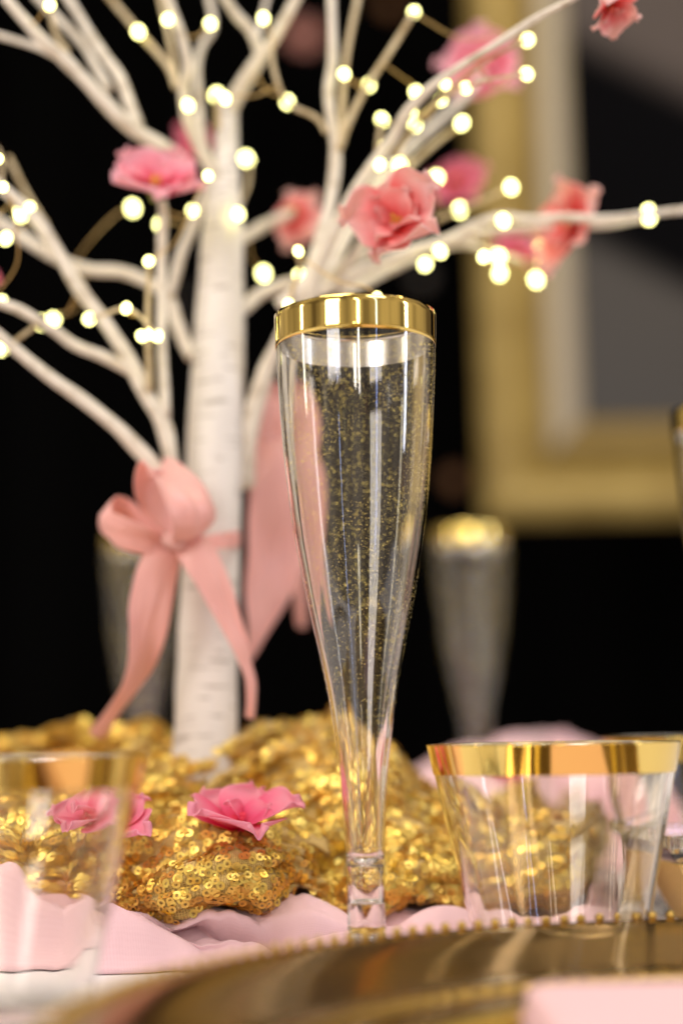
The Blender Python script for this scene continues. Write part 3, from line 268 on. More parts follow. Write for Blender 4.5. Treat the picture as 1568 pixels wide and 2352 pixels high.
1,-4,-8,-2,-5,2,-1,-3,-3,-5,15,-7,1,4,10,-8,-5,3,3,2,2,5,-1,4,-3,0,-1,-5,2,-2,-1,8,0,-7,-2,1,-7,6,-5,-2,6,2,-1,10,-8,-10,-5,1,3,5,10,0,0,6,5,-5,-4,3,-1,-4,-1,-4,8,-5,9,0,2,-6,-7,-5,-2,3,0,0,0,-4,6,3,-4,-7,1,5,-1,1,6,3,7,5,-4,2,-7,-3,3,-9,2,7,0,3,6,-1,-6,-2,0,2,0,0,3,-3,-6,-3,2,-4,-13,-1,2,19,8,2,-17,-9,-2,8,-4,-2,2,1,6,11,5,3,-1,2,1,-7,-12,3,-6,4,2,0,2,0,-2,4,-4,0,4,2,-1,-8,-7,-5,0,1,4,4,5,0,4,1,7,3,0,1,0,-1,-5,-7,4,5,-2,-1,4,-6,-2,-7,-4,2,-12,-9,10,-10,2,6,2,0,2,5,1,-6,0,2,-4,5,-4,1,-3,2,1,-2,
-5,6,-5,2,6,0,5,-3,-1,-6,9,-1,-4,6,1,-3,0,-2,2,-4,-3,-3,-3,2,5,2,3,2,2,1,-2,-5,2,-8,2,9,-4,4,-3,0,2,2,4,1,-14,-4,2,-14,6,6,0,-2,-2,-2,6,4,-5,-9,-8,-6,1,3,-1,2,12,6,7,1,-10,-7,3,2,6,-1,4,-1,-3,1,-10,6,7,1,4,-9,0,-3,1,10,5,-3,-7,1,9,5,-2,4,7,-4,-5,-3,-7,2,-16,9,12,1,1,-5,1,-7,-15,-8,7,2,2,0,-5,3,5,-1,-10,-3,2,-3,-5,0,6,8,11,-4,-5,-4,2,9,0,-10,-3,-5,-3,3,-6,4,-3,4,-6,-3,5,3,4,-4,-5,3,11,16,6,4,-4,-11,-7,4,3,6,17,8,-11,-4,-11,14,10,-14,9,-8,-1,-2,-1,2,-5,-10,2,-2,4,1,-1,-2,10,-1,4,-8,-3,5,4,-7,-9,5,0,3,4,-7,-5,3,
-3,0,0,-4,2,9,-2,6,3,-2,8,-8,-11,0,-2,8,10,6,2,-2,-7,0,-1,-4,-1,-3,-4,0,8,10,-3,12,-1,0,-4,-10,9,1,-7,5,5,0,8,-6,-4,-6,1,6,-8,-9,15,-5,11,1,0,-17,3,2,6,10,-9,-13,16,4,-2,3,-5,-3,11,0,-6,2,0,1,2,-15,-1,5,0,10,7,6,3,-2,-5,-3,-4,2,-6,1,3,-2,-4,-2,-6,2,5,-5,-9,15,-1,-7,2,-1,-1,11,15,1,-4,6,2,-9,-21,-2,5,7,1,-15,-4,-2,10,-2,1,-9,-3,13,13,-13,0,-9,-3,8,13,6,-6,12,-3,-4,-2,4,8,-1,1,0,-1,2,-1,-2,-6,4,-4,-5,1,12,2,-7,2,-4,-11,-1,-10,-10,9,8,1,-2,-1,-9,1,0,-14,9,1,3,-6,10,-2,5,4,-5,-8,0,8,1,4,-3,-3,0,-3,5,9,-1,-5,1,8,-1,0,-2,-8,2,
-15,1,-1,-4,5,3,4,6,7,-4,2,-1,-2,-1,-6,6,7,1,-1,1,1,-1,-12,-1,0,6,0,-19,-3,-8,5,1,7,1,1,-15,-10,0,-3,3,3,25,-5,-2,2,-6,-3,5,6,0,6,-2,-3,11,2,-7,-14,9,-5,6,-1,-17,-3,-2,4,1,0,7,3,-3,-7,7,3,6,7,3,-3,-3,9,5,0,-5,-10,-2,-10,0,1,11,-7,4,-1,6,-2,-12,5,-5,2,-3,4,16,1,-18,-1,12,7,-13,-10,21,0,-2,3,4,4,0,-13,-5,3,6,-6,-11,-7,7,1,13,1,5,5,-19,-8,6,0,5,3,0,9,13,2,-7,-2,6,-4,-5,3,-12,-5,-2,-4,7,2,5,-2,0,-5,13,-4,7,-9,7,-2,-12,-3,-4,-1,-6,-9,-4,2,1,2,-3,0,1,-1,0,5,-8,10,-5,-14,9,-1,5,-1,-6,10,3,4,-4,-20,-6,2,12,11,6,-11,7,-4,-9,14,-4,
-9,-2,7,1,3,-1,-2,3,-3,-1,-3,10,-2,-7,1,2,-4,1,-2,2,-8,-3,-1,-4,9,0,-5,-2,0,-2,-12,12,7,-11,2,7,-6,-6,11,0,14,-19,-6,15,-2,5,-4,-5,2,-4,3,-14,8,5,0,0,-3,1,5,7,-6,-1,3,-13,0,3,3,-5,-1,-2,0,7,-11,3,4,11,-12,-1,7,-1,-4,0,2,7,2,-2,-9,-4,9,-3,-3,2,-2,-8,-1,24,4,-14,10,-1,-3,7,-4,1,4,-6,-1,-4,-12,3,-4,-8,1,0,2,-4,11,-2,12,4,5,8,3,-1,2,1,-6,-11,7,-6,-1,-13,-7,-6,5,4,1,3,0,-7,-12,0,3,-4,9,-4,-3,-1,8,0,-1,10,1,-2,-2,-2,-7,-9,5,5,-15,15,10,-3,8,1,-3,-5,5,-5,-7,2,-3,8,-7,-3,4,4,1,-2,9,7,4,-1,4,0,-5,0,-2,-8,-14,-7,5,5,10,2,-3,5,3,-17,
-4,-3,-2,-7,1,0,5,4,7,-3,10,-4,-11,-6,12,0,-8,-6,-2,2,-3,8,2,11,-6,4,-14,-5,5,-5,3,-5,8,-15,-3,0,2,4,3,5,6,12,-2,-4,8,5,2,-3,4,1,-3,-11,-3,-1,-8,5,8,-2,-5,-6,0,-1,-2,4,9,-2,-2,-9,0,2,0,-4,-2,2,0,7,3,13,-7,-11,8,3,-2,-6,-3,5,0,2,8,8,-12,-7,1,-5,-3,10,-4,3,6,-5,-2,6,12,3,4,-10,-8,6,10,-2,-6,-5,2,-1,-1,2,5,-10,-12,0,-2,-1,11,3,1,-2,5,12,-6,-7,-6,-10,-2,0,2,-2,5,2,-6,4,-12,6,-3,3,5,-1,6,4,-6,-4,-2,13,6,-8,14,7,-6,2,-1,-5,-4,8,-6,0,12,3,-2,-6,2,-3,13,3,0,3,3,-5,0,0,1,-5,-25,-7,-5,0,2,5,12,-4,-6,0,-3,8,-7,-2,-1,6,4,-3,-1,-8,
-8,-1,7,5,-9,-5,-2,2,5,-5,4,4,6,1,0,3,-1,18,11,3,-3,9,-4,-5,8,1,2,1,1,1,6,2,2,-2,3,-5,-3,-2,-5,-4,5,0,2,1,-12,1,0,-4,-1,-1,5,-5,16,-1,-13,1,-5,-2,13,2,-2,6,-6,-12,-7,3,-4,1,2,2,1,-1,-3,5,2,-3,-8,7,0,18,9,-3,-5,11,-12,-9,4,8,19,7,-4,-1,0,7,-3,0,5,-1,-4,-8,1,7,4,-1,-4,-6,5,-8,-23,-1,14,-10,-3,-2,3,6,3,-1,7,-4,-9,12,6,-3,0,-6,-11,9,12,-3,-6,-4,-9,-10,-2,6,11,2,1,-17,-1,14,-13,15,13,4,7,7,-27,-11)
GOLD = (-538,0,15,12,-1,17,4,9,15,12,13,10,9,-10,10,22,21,12,14,6,13,19,20,19,17,10,7,6,-6,12,12,8,17,16,16,11,4,10,9,9,10,12,13,16,16,9,16,4,9,10,10,9,14,11,10,5,5,14,14,18,19,8,9,2,1,17,10,11,13,11,11,13,6,12,14,14,15,17,13,5,9,7,12,1,-2,-6,-7,5,1,-10,-2,6,-10,8,0,2,-3,-1,-4,4,9,-5,-6,1,6,-3,6,-3,-8,-2,-1,-1,2,0,2,13,-10,-3,7,-1,2,-1,2,3,-2,1,-1,-1,-2,-3,1,-3,2,-7,8,3,-6,0,5,1,4,-4,3,0,-5,2,-7,-3,2,-5,7,9,-8,0,5,0,-1,1,-1,7,-8,-2,2,0,-3,-4,4,-3,4,-7,6,6,6,2,2,10,-12,1,6,-7,-6,7,-2,2,0,3,-14,10,3,1,-9,0,3,-1,-5,1,-2,-3,0,4,
1,3,-4,11,-6,4,1,-2,-4,2,7,-7,1,2,1,0,1,-10,1,3,2,-3,-4,5,3,-2,3,-3,-2,6,4,-1,-6,-1,-1,1,1,-2,-2,7,6,-3,-1,1,-2,-2,-6,6,-6,-3,4,-3,-2,2,7,-7,2,-5,6,6,10,0,-2,14,-6,-6,8,-1,-6,1,3,-2,-2,9,-4,2,-7,0,-4,-3,0,1,-2,-4,1,1,1,5,2,5,-6,6,-9,-1,3,4,-4,-6,6,-3,2,3,1,-4,6,-2,-3,0,1,2,-1,-1,2,-4,0,7,-7,2,1,-3,1,-2,3,1,2,4,-6,3,3,1,0,0,-3,1,-4,4,-4,-9,2,7,-3,-6,1,-2,2,-3,2,4,0,-1,3,-6,1,4,10,-5,-6,1,5,-2,1,1,-4,-1,-4,-1,6,-5,2,-1,-6,-5,0,2,4,1,0,4,2,-4,-4,0,3,-1,5,-4,4,-1,0,-2,0,1,4,-2,3,-4,-3,6,-8,2,
0,2,-1,5,-1,-2,0,5,-10,6,5,1,-12,15,0,-3,2,-6,2,3,0,0,-6,2,2,-2,-10,5,-6,3,3,-3,4,0,-3,0,2,-3,2,4,-2,-5,6,0,-2,-6,5,-2,1,4,2,0,-6,-8,7,1,-3,-3,-2,-4,0,2,2,8,1,-2,4,-2,-7,-4,3,-3,10,0,2,-5,-1,3,-2,-2,3,-1,3,3,-6,4,-5,0,1,2,-3,-2,1,3,-5,11,-8,2,-5,13,-8,-2,8,-1,6,-4,-1,0,2,3,-9,2,1,1,-7,0,-2,-4,5,0,1,3,-5,3,9,-5,0,3,-9,5,5,-6,4,-4,6,3,-1,-6,5,3,-5,-11,0,1,11,-7,-2,3,-2,-5,4,2,2,-2,0,2,-1,0,2,0,0,-1,5,-3,3,-11,1,6,-9,7,3,-2,-3,-2,-1,-2,3,5,-4,0,-1,0,4,-2,-3,6,2,-6,8,-7,-1,5,3,4,-4,2,-1,-7,-1,-1,
5,-4,4,-1,6,-2,-7,7,-2,1,-2,-4,5,-2,-3,13,-7,-3,2,-5,5,-3,1,-4,7,-8,3,5,3,-4,2,-8,11,-2,-7,2,6,-9,1,-2,1,1,0,1,-3,2,0,2,2,-4,4,-4,12,-6,-6,8,-6,-2,-2,8,2,-2,0,-5,-3,6,-3,-1,0,-3,4,-2,-1,-2,8,-7,6,8,-10,-2,2,9,-2,-5,-3,-4,-1,0,3,0,4,-1,5,3,-7,-1,-3,2,0,9,-11,8,-2,-2,4,-2,0,-4,-1,0,11,-11,9,-13,3,-1,6,-2,3,-5,6,-2,-5,0,5,-9,3,2,-1,-3,1,-2,-7,0,3,3,8,-1,-2,-1,-1,0,8,-3,-2,8,-7,-3,4,-2,0,2,-6,7,-3,0,0,-4,2,-2,-2,2,1,5,-8,7,3,-1,1,6,2,-7,-9,-2,-1,6,-4,4,-1,1,2,4,1,1,0,-1,-4,8,-9,-1,5,-2,3,2,3,-1,-2,-7,9,-8,
8,-12,7,-6,4,-1,4,-2,3,1,-6,-3,12,-4,-4,1,-2,-2,1,4,0,-5,0,1,7,2,-2,4,-1,-10,2,0,-2,3,2,-6,1,4,-4,3,-2,3,0,-3,1,-2,3,0,-7,0,-4,9,6,1,-1,-3,-4,6,5,3,-3,-4,-5,6,-5,3,-1,0,-5,1,2,0,-2,2,4,-10,0,9,-9,7,0,1,-2,3,-3,-2,0,1,4,-3,7,-9,-1,0,-2,3,7,3,-3,-11,7,-2,-5,3,-4,3,3,-4,0,0,-2,4,1,-4,-2,2,10,3,-12,0,4,-6,9,0,-10,5,2,-5,-1,1,2,-1,5,-8,4,0,-2,-7,-2,-1,6,4,3,-8,3,3,-9,6,7,-2,-4,5,-1,1,-5,2,1,4,-2,2,0,-4,8,-4,-11,9,-2,3,-2,3,-4,4,1,-1,-1,6,-7,-4,3,1,-2,7,-2,-5,-3,1,4,-3,5,-1,-6,0,0,-2,7,4,1,2,-11,-1,
1,0,-1,-5,3,10,-7,-3,5,-8,4,7,-7,-1,2,2,-2,-2,4,-2,3,-8,4,-1,1,-2,-2,-2,0,-5,7,-5,12,2,-8,-2,4,8,-6,-1,-1,6,-1,-2,5,-2,-6,0,4,3,-13,8,2,-4,2,2,-2,4,-1,3,2,-2,-7,6,-2,2,-7,5,-4,0,5,-9,0,2,1,1,9,-6,2,-5,2,-4,1,1,-6,6,-1,0,0,1,-3,3,2,0,2,0,-4,-1,2,1,-3,1,-2,1,6,0,3,2,-2,-11,0,-1,-3,1,-3,1,-3,4,-5,0,3,9,0,-4,3,-1,4,-4,0,-1,0,-1,0,6,-5,0,-3,13,-9,-4,5,-3,-1,0,0,4,0,2,3,1,1,-1,3,-5,-2,0,-1,-9,11,-2,-2,-2,-3,-4,9,-3,7,-2,3,-5,-3,5,-8,0,5,-2,0,4,2,7,-3,-6,1,2,-6,-2,-1,1,-2,1,1,-1,4,5,-4,3,-7,-4,2,-5,
0,2,-2,2,-6,6,0,7,-7,3,7,-6,3,-5,5,-3,1,0,4,-10,0,7,1,-2,-1,2,0,0,-2,0,2,-2,-1,1,-6,2,10,-5,9,-4,9,-13,-1,-9,1,-1,5,4,3,-3,0,0,3,-5,2,-2,0,1,-5,5,1,-6,3,-2,0,-2,2,8,-4,0,0,-1,-3,-1,0,0,-2,6,-5,6,-5,6,0,4,-3,-8,0,-1,2,-3,7,-6,-1,3,-2,13,-8,2,-4,3,2,-3,1,1,1,-8,11,-2,-1,-2,4,1,1,0,-2,4,-5,2,-2,-4,-3,6,-2,-3,5,-7,7,6,3,-6,1,-6,0,0,-1,1,8,-7,1,-2,1,-2,2,1,-1,5,-8,0,1,1,4,-10,2,-1,0,6,-4,-1,0,-3,0,-1,1,1,1,12,-8,3,-2,3,5,1,-6,6,-7,-5,0,-3,2,2,2,5,-6,6,-5,6,-6,-2,0,0,-4,3,-3,4,-3,3,-5,6,-1,2,
2,0,1,-3,-3,3,1,-2,0,1,-10,8,5,-6,1,1,-1,2,3,-8,-1,2,1,-3,9,-7,-2,2,1,-4,2,2,-8,10,1,-2,-8,1,9,-12,1,1,-1,1,2,-2,-2,4,5,-5,-3,6,0,6,0,-2,-3,4,-13,0,3,6,-4,0,-1,5,-2,1,2,-2,-2,3,2,-7,3,-2,0,0,-5,-9,0,11,-1,5,-6,6,-1,-2,1,-4,9,-8,-5,-3,6,-4,-2,10,-5,-2,-3,3,6,2,-3,-1,4,-7,-1,0,4,-2,2,0,-2,-1,2,1,0,7,-6,-1,1,9,-13,-4,5,-3,-1,0,-2,1,5,6,0,-1,-2,7,-13,7,1,-4,2,3,-12,12,6,-12,-1,4,-4,1,0,0,-1,-4,0,-2,1,-1,6,-4,1,1,-4,0,1,4,-4,-3,6,-5,-1,1,7,-6,2,-3,0,-3,1,-3,9,-1,5,-8,7,0,-14,5,3,2,-3,0,6,-5,-2,-5,3,4,
4,-6,2,0,-4,-2,-1,6,-2,4,-1,3,-11,5,-3,-2,0,13,-9,3,1,-1,-5,9,3,-3,-7,3,0,0,-1,2,-1,1,7,-6,-4,2,-5,3,3,0,-6,3,-5,0,0,1,1,-1,-4,3,4,-2,1,2,4,-4,5,0,-4,-5,6,-2,4,5,-4,-3,-2,-8,8,-5,8,-8,3,6,-7,-2,1,4,-2,-3,4,0,3,-4,-2,-4,8,-5,1,3,2,-4,-3,3,0,-11,4,11,-4,-1,3,-3,-2,16,-7,-2,3,-2,-6,-8,13,0,-5,2,1,-4,2,-2,1,-4,1,1,1,2,-3,-1,-1,9,-7,4,-4,-2,1,-1,2,-1,4,-3,9,-6,-2,-2,1,0,0,0,-3,0,4,-4,6,3,-1,-2,7,-2,-9,5,-9,7,-4,2,-3,0,-2,7,-2,1,-6,1,-2,3,8,-9,4,-4,5,-4,1,-1,-4,-1,8,-2,5,-5,-4,0,11,-7,-6,5,3,-1,-5,8,7,-5,
-9,3,-2,1,2,-1,3,-1,-6,6,0,-5,0,3,0,-4,-3,5,-3,4,-6,5,-1,1,6,2,1,0,2,1,-8,-4,2,-5,2,4,1,-1,3,0,1,1,4,-4,-5,7,-7,7,-7,5,-1,5,-2,-1,-7,7,-3,6,-4,3,1,-5,3,-1,-1,-9,0,1,5,2,-2,0,4,-5,1,1,1,-2,2,8,0,-5,-2,5,-5,-2,-2,5,-6,0,1,0,3,1,-1,4,-6,-1,2,2,-5,0,2,4,-7,5,-5,8,-5,1,-1,-2,1,2,-1,2,-11,3,2,-6,-2,-2,0,2,5,5,4,3,4,-8,-7,5,5,-5,-1,2,-2,2,-6,5,2,11,-8,4,-3,-2,-1,1,-2,-3,-1,2,6,-11,2,-2,-2,4,4,-1,-4,2,-2,1,2,9,-6,-4,-1,3,7,-8,0,2,1,-5,-4,1,5,0,-3,4,1,-3,4,-2,-7,5,0,4,-9,4,-2,7,-8,6,1,-3,3,-2,
3,10,-19,6,1,-5,1,7,-2,-2,-3,-3,1,-6,4,1,3,7,0,-4,7,1,-2,3,-3,2,-4,3,-4,9,-5,-3,2,0,-7,0,6,-2,-1,-5,8,-3,-6,2,0,-2,2,5,-6,2,4,4,-2,-4,-2,3,-4,-2,18,1,-8,-9,2,3,-3,-7,4,6,-5,1,3,-6,2,4,-3,0,-4,6,0,3,-6,7,-6,1,3,-6,5,-1,1,9,-8,4,-10,1,-4,5,-1,5,-1,-6,4,-3,2,-2,6,-3,6,1,-1,-2,2,-4,3,1,-3,3,-3,-2,3,-2,-10,5,5,-7,7,-1,-4,2,-3,2,4,1,-2,2,-10,6,3,-1,2,-1,6,-9,0,3,-2,-1,6,-4,0,-2,-2,2,7,-2,-9,5,0,-4,4,-1,-4,1,0,1,-2,4,2,-1,-6,7,-2,1,1,-3,-4,9,-10,-4,-4,13,2,-2,-3,4,-4,0,3,-2,3,-2,3,-8,3,-2,-2,5,2,-12,7,0,
1,2,-1,1,-2,-4,0,11,-7,-6,7,-11,9,4,-4,-2,1,-3,2,9,-4,5,-4,-8,1,-1,6,-4,5,-2,-2,2,0,-4,11,-2,-7,0,-6,-3,3,7,-2,0,2,1,-7,3,0,-2,1,6,-2,-1,2,9,-9,1,0,-4,1,1,-3,13,1,-3,-1,-3,2,-1,-6,4,-3,-3,2,2,-4,2,0,-1,-1,4,4,-7,4,-1,-3,1,3,-2,-4,4,-1,2,1,-1,-6,4,9,-14,7,-2,-6,0,5,4,-6,-2,5,1,-3,-1,1,-3,3,4,1,2,-8,3,1,1,1,2,-1,-2,-3,-4,2,3,-6,3,-3,11,-11,5,-2,4,0,4,-1,2,-6,3,2,-5,-1,-2,1,2,-4,10,2,0,-1,0,0,4,-7,-2,-1,-3,-4,6,1,5,0,-2,-5,-7,2,6,-2,1,1,-7,2,1,-3,5,-6,-3,7,12,-11,-4,8,-6,0,-2,5,0,-2,1,2,-8,6,11,-7,-5,
-3,1,2,3,-6,11,-4,2,-3,0,2,-6,8,-1,1,-8,-6,7,0,3,1,4,-11,9,-7,-1,-3,5,0,2,-1,0,3,8,-8,1,6,2,-1,2,1,3,1,2,-7,-1,-6,-2,-1,-3,1,0,2,2,1,-6,2,4,-4,2,1,0,6,-8,-5,1,0,10,-2,-4,-8,11,-5,1,1,5,0,1,-5,-3,-2,8,-1,-5,3,-1,3,-3,-3,2,-2,6,-2,0,4,-1,-2,2,5,-10,2,3,8,-6,-9,3,-9,0,15,-2,-2,-5,-2,4,-3,1,4,-1,-2,1,2,-7,-3,-1,1,1,-1,2,-2,3,-1,4,-4,-2,2,-2,0,-2,-1,0,2,-7,7,-2,3,4,1,2,-2,-1,-4,4,-1,-1,-8,2,1,10,-6,8,1,-7,-8,9,-8,2,-4,8,-7,8,-2,-6,9,-9,2,0,1,0,-2,5,3,-6,2,4,-5,-1,4,1,-3,-4,7,-2,-2,10,-7,-7,6,-6,8,0,
-3,2,-2,-5,2,3,0,-5,10,2,-10,3,2,5,-7,7,0,1,-1,1,6,-6,-1,6,-10,6,-7,-3,11,-8,3,3,3,0,-2,1,-9,8,3,-7,-1,1,-5,8,-6,11,-3,-1,8,0,-2,-10,2,1,-9,10,0,-5,-2,0,8,-6,2,-2,0,3,0,-3,5,-2,-7,1,6,-1,2,-6,-9,11,8,-9,0,4,-3,0,5,-5,-3,5,3,-8,5,7,0,-3,-10,12,-11,-1,-4,2,-7,9,-4,4,-2,-1,1,2,3,-1,-4,6,-10,6,1,-5,8,-4,0,2,0,0,-1,6,-8,-2,7,-5,0,6,-3,8,-10,1,-2,-3,4,0,12,-13,5,-3,-10,0,9,5,-3,-2,4,-3,-1,1,0,-1,-4,-4,6,8,-1,-12,7,2,-5,-7,-4,9,7,-5,0,3,0,-5,4,7,-3,3,0,-3,-6,-1,0,6,-8,10,-1,2,-4,-6,-2,4,7,10,0,-6,-7,8,1,1,-13,10,
2,-5,-2,-1,4,0,3,1,-1,-3,-3,4,-4,-3,3,0,2,0,-8,5,2,-2,-3,-2,4,4,9,-14,12,-8,-1,-3,3,4,1,-4,1,1,0,-4,2,1,-12,-4,0,4,10,-4,-5,9,-3,-2,-6,7,11,-8,1,-4,4,6,-4,2,-15,9,6,-7,5,-5,-3,5,8,-9,-4,-9,9,-7,2,-2,4,6,7,6,-7,1,-6,14,-2,-9,3,1,0,-2,2,-2,2,1,-2,0,-2,-1,1,1,0,0,0,2,-1,-2,2,0,0,-1,-3,5,8,-14,11,-2,2,-2,-1,-1,6,-3,-4,0,0,-2,5,8,-10,-9,-5,1,2,5,-4,15,-8,5,-4,-7,5,-1,5,0,-1,4,-6,8,0,-6,5,-9,1,11,-5,-4,-20,0,-3,4,2,-2,-3,-2,5,7,6,1,3,-1,6,-9,3,6,-4,0,-1,-1,1,-3,2,-3,-2,3,3,-1,-3,3,-1,2,5,-9,1,2,4,3,-6,-3,
-3,12,0,-10,4,1,1,-4,0,-3,7,-4,1,0,-1,-4,2,10,9,-4,-14,-1,-9,8,5,7,-1,-2,-10,-2,5,1,5,-3,-1,1,4,0,-6,2,3,2,1,-3,0,-15,-2,6,-4,9,2,-1,-7,1,2,2,-1,2,6,-9,7,6,-11,4,2,-1,-3,-3,0,-1,2,3,-1,-2,4,5,-2,-2,1,-1,9,1,-6,-4,0,6,1,-1,-11,9,-1,4,-4,-3,2,1,0,-3,4,-11,3,-3,-1,-3,-3,0,14,16,-6,2,-9,-5,3,-4,0,9,3,-13,3,-4,2,-1,-2,-3,-1,5,0,-1,7,-9,9,-1,6,-17,-4,7,-2,-1,5,6,-7,-1,-1,2,-2,0,4,6,-10,8,-4,-1,1,3,0,-6,-5,7,3,0,3,1,-4,6,0,4,-11,-1,-3,6,-2,-3,4,3,-5,3,4,7,-8,-1,-4,2,-10,1,6,9,5,-19,-1,3,2,-5,-2,-1,1,19,3,3,-4,-6,
-1,-5,6,0,8,-6,1,-2,-5,5,-9,2,-1,-1,1,1,14,-9,-4,3,4,-2,-8,4,3,-2,1,3,-8,-3,2,-3,4,5,-7,11,-5,-4,-2,-1,1,-1,0,4,-1,-2,4,2,0,1,-4,3,-8,9,-1,1,-7,2,5,-4,-2,5,-2,-5,1,-3,3,0,-2,6,-6,-10,-2,10,18,-11,-3,-6,5,0,-2,-2,-6,8,4,6,-2,-4,10,-5,5,-1,2,-8,1,4,-6,7,-7,-1,-1,0,2,-6,1,2,9,-3,8,-5,-4,0,0,-5,-5,3,0,-2,2,-1,-3,3,-1,-4,6,-4,5,-7,-2,15,-1,-2,-4,0,1,-3,6,-3,-1,1,3,-4,-5,4,3,0,0,-3,3,-8,5,8,-9,-1,-2,2,3,1,2,-1,-4,1,17,-6,0,-9,-3,4,1,-9,-3,6,3,0,6,0,4,-2,0,1,0,-3,0,-7,1,0,6,-5,1,-2,-5,11,-7,13,4,-5,7,-4,0,-6,
-5,-1,-2,-4,2,0,1,3,-1,-2,4,-5,1,2,4,-2,-12,5,3,3,-2,1,3,-6,1,0,-2,-4,5,6,-4,-3,-6,-1,7,0,9,-6,-6,12,-13,5,-4,-3,6,-2,3,3,1,-3,4,3,-1,-5,-4,-3,6,-2,-3,-1,4,0,5,3,2,-4,2,4,-2,-9,9,-10,2,-5,7,-1,-1,3,-11,8,-6,22,-5,1,7,-9,0,-6,-4,-4,2,-3,1,-5,0,8,-5,5,9,0,-6,-9,2,5,-4,1,6,-2,-3,0,-1,5,-3,0,-3,2,1,-4,2,6,-1,-6,-3,9,-4,-5,-2,10,-1,0,-11,-3,1,2,3,3,2,2,-1,6,4,-8,-2,1,1,-5,2,1,3,-5,-4,6,2,-2,1,6,5,-8,10,-2,-8,-1,0,0,6,-5,0,-4,-3,21,-10,-7,3,-3,6,1,1,-7,1,-5,4,-1,-3,11,-8,-5,3,0,3,-2,1,6,-4,-9,5,1,1,4,-6,2,
3,2,-6,-7,10,-1,-2,3,4,-2,-8,12,2,4,-2,-2,-1,2,-8,1,-6,-4,-2,5,3,5,-2,-2,6,0,0,-3,3,-10,0,-6,11,5,-6,5,0,-2,-12,-3,9,-4,3,12,-2,-5,0,-4,7,-3,13,-11,-9,13,-9,7,2,-4,1,1,4,-6,7,-9,-1,-4,-2,1,10,-7,-2,5,3,-4,-7,3,3,-1,-1,0,-4,6,-1,0,-5,-1,11,-1,-6,5,1,-3,6,1,-7,4,-2,4,0,-7,8,-3,1,0,0,-1,-11,3,1,3,7,-3,5,-6,2,4,3,-7,-14,-6,0,10,7,2,3,-5,7,-6,-10,3,0,5,4,-4,4,1,1,-6,9,-9,1,10,-11,3,6,-1,-2,1,7,-5,8,-13,2,-3,2,-7,6,2,-1,-2,1,3,-1,2,-1,-3,1,8,-10,1,-3,3,4,-6,0,9,-5,-1,4,-4,-3,3,-1,5,-1,3,2,-7,6,-7,1,-2,-1,8,-7,-3,
2,-2,4,-6,6,3,1,7,-6,3,-24,1,-1,3,6,-1,14,-9,1,0,-2,1,-4,1,1,-1,6,6,-5,-1,7,-9,5,3,-4,0,7,-4,-1,0,-2,5,7,-8,-2,4,-1,2,-3,1,0,0,2,3,-6,2,4,-4,-12,7,0,0,2,2,2,-6,8,-2,3,-7,2,-4,-4,2,2,7,2,2,-1,1,2,-9,3,-2,2,3,-11,0,-2,3,10,-2,-5,-4,6,-2,1,-4,-4,-1,2,-4,3,-3,6,-8,11,-3,-1,-1,-3,5,4,-4,-3,6,-11,-8,6,-3,0,5,4,-1,7,-4,-2,3,-3,4,0,-3,-2,0,0,6,-4,1,3,2,-1,7,-11,-1,2,3,-5,3,-1,-6,-2,0,12,-14,8,-2,3,-4,2,-2,-5,-3,2,3,6,8,-2,-3,3,-7,2,-5,-5,9,-6,-5,-2,-2,9,3,2,-9,14,0,-4,-5,-2,-1,-1,-3,6,-8,9,-3,4,-3,2,1,2,1,
4,-3,-6,-2,8,-5,0,-3,0,-1,5,0,3,0,3,-6,5,-1,-2,-3,3,2,0,4,-1,-2,-5,0,0,9,-5,0,6,-2,-7,-6,7,0,-4,2,11,-9,-2,3,-1,4,-6,2,-3,-5,-2,2,3,3,-6,9,0,-2,-2,0,-2,4,-4,-1,-4,-2,1,-3,7,-3,15,10,-20,0,-2,-3,2,-3,9,-6,3,2,-4,2,0,0,-2,-3,5,-11,5,-6,2,-2,5,-2,1,-1,5,5,0,-4,4,-8,7,5,-1,-8,3,-3,2,3,1,6,-2,-5,-1,0,-1,-4,5,-1,9,-14,4,2,-1,-5,3,0,0,3,-6,6,-5,1,-3,-1,-1,0,4,7,-11,2,2,2,1,0,-8,4,-4,-1,0,5,1,-9,6,-4,14,7,-19,0,2,-5,1,1,8,-1,-3,5,-2,4,-7,-2,3,1,1,3,6,-13,5,-8,1,1,-1,-1,4,4,-1,4,3,-7,-5,3,8,-7,1,-6,0,1,
0,4,4,-4,0,0,1,-2,-2,-2,12,-7,-2,2,-7,5,0,-1,2,0,0,-1,0,-3,-2,1,0,-1,-1,9,0,-5,-3,-5,-2,5,-3,-1,-4,-4,2,13,4,-9,3,-2,15,-4,-16,6,0,5,0,8,3,-12,0,2,2,-2,4,-2,-8,-12,-2,4,13,-9,8,-5,0,1,-1,0,0,6,-6,0,2,1,-2,-3,-1,1,5,-7,-1,1,1,3,2,4,-4,-2,1,4,-3,-3,2,7,-14,6,-1,5,-5,-3,2,1,1,-2,3,-1,-4,1,2,4,-9,-1,3,7,5,0,-9,-5,1,-6,-2,-1,-2,13,5,-6,2,-7,16,1,-3,3,-9,0,-4,3,12,-4,-2,-5,1,-9,5,10,5,-1,-9,7,6,-6,0,-10,0,4,-5,8,-5,5,-5,3,-1,4,-2,4,-4,2,6,-11,-3,1,3,0,-2,3,3,-6,7,-3,-4,6,-11,9,0,0,-8,5,1,5,-6,4,-1,2,3,3,
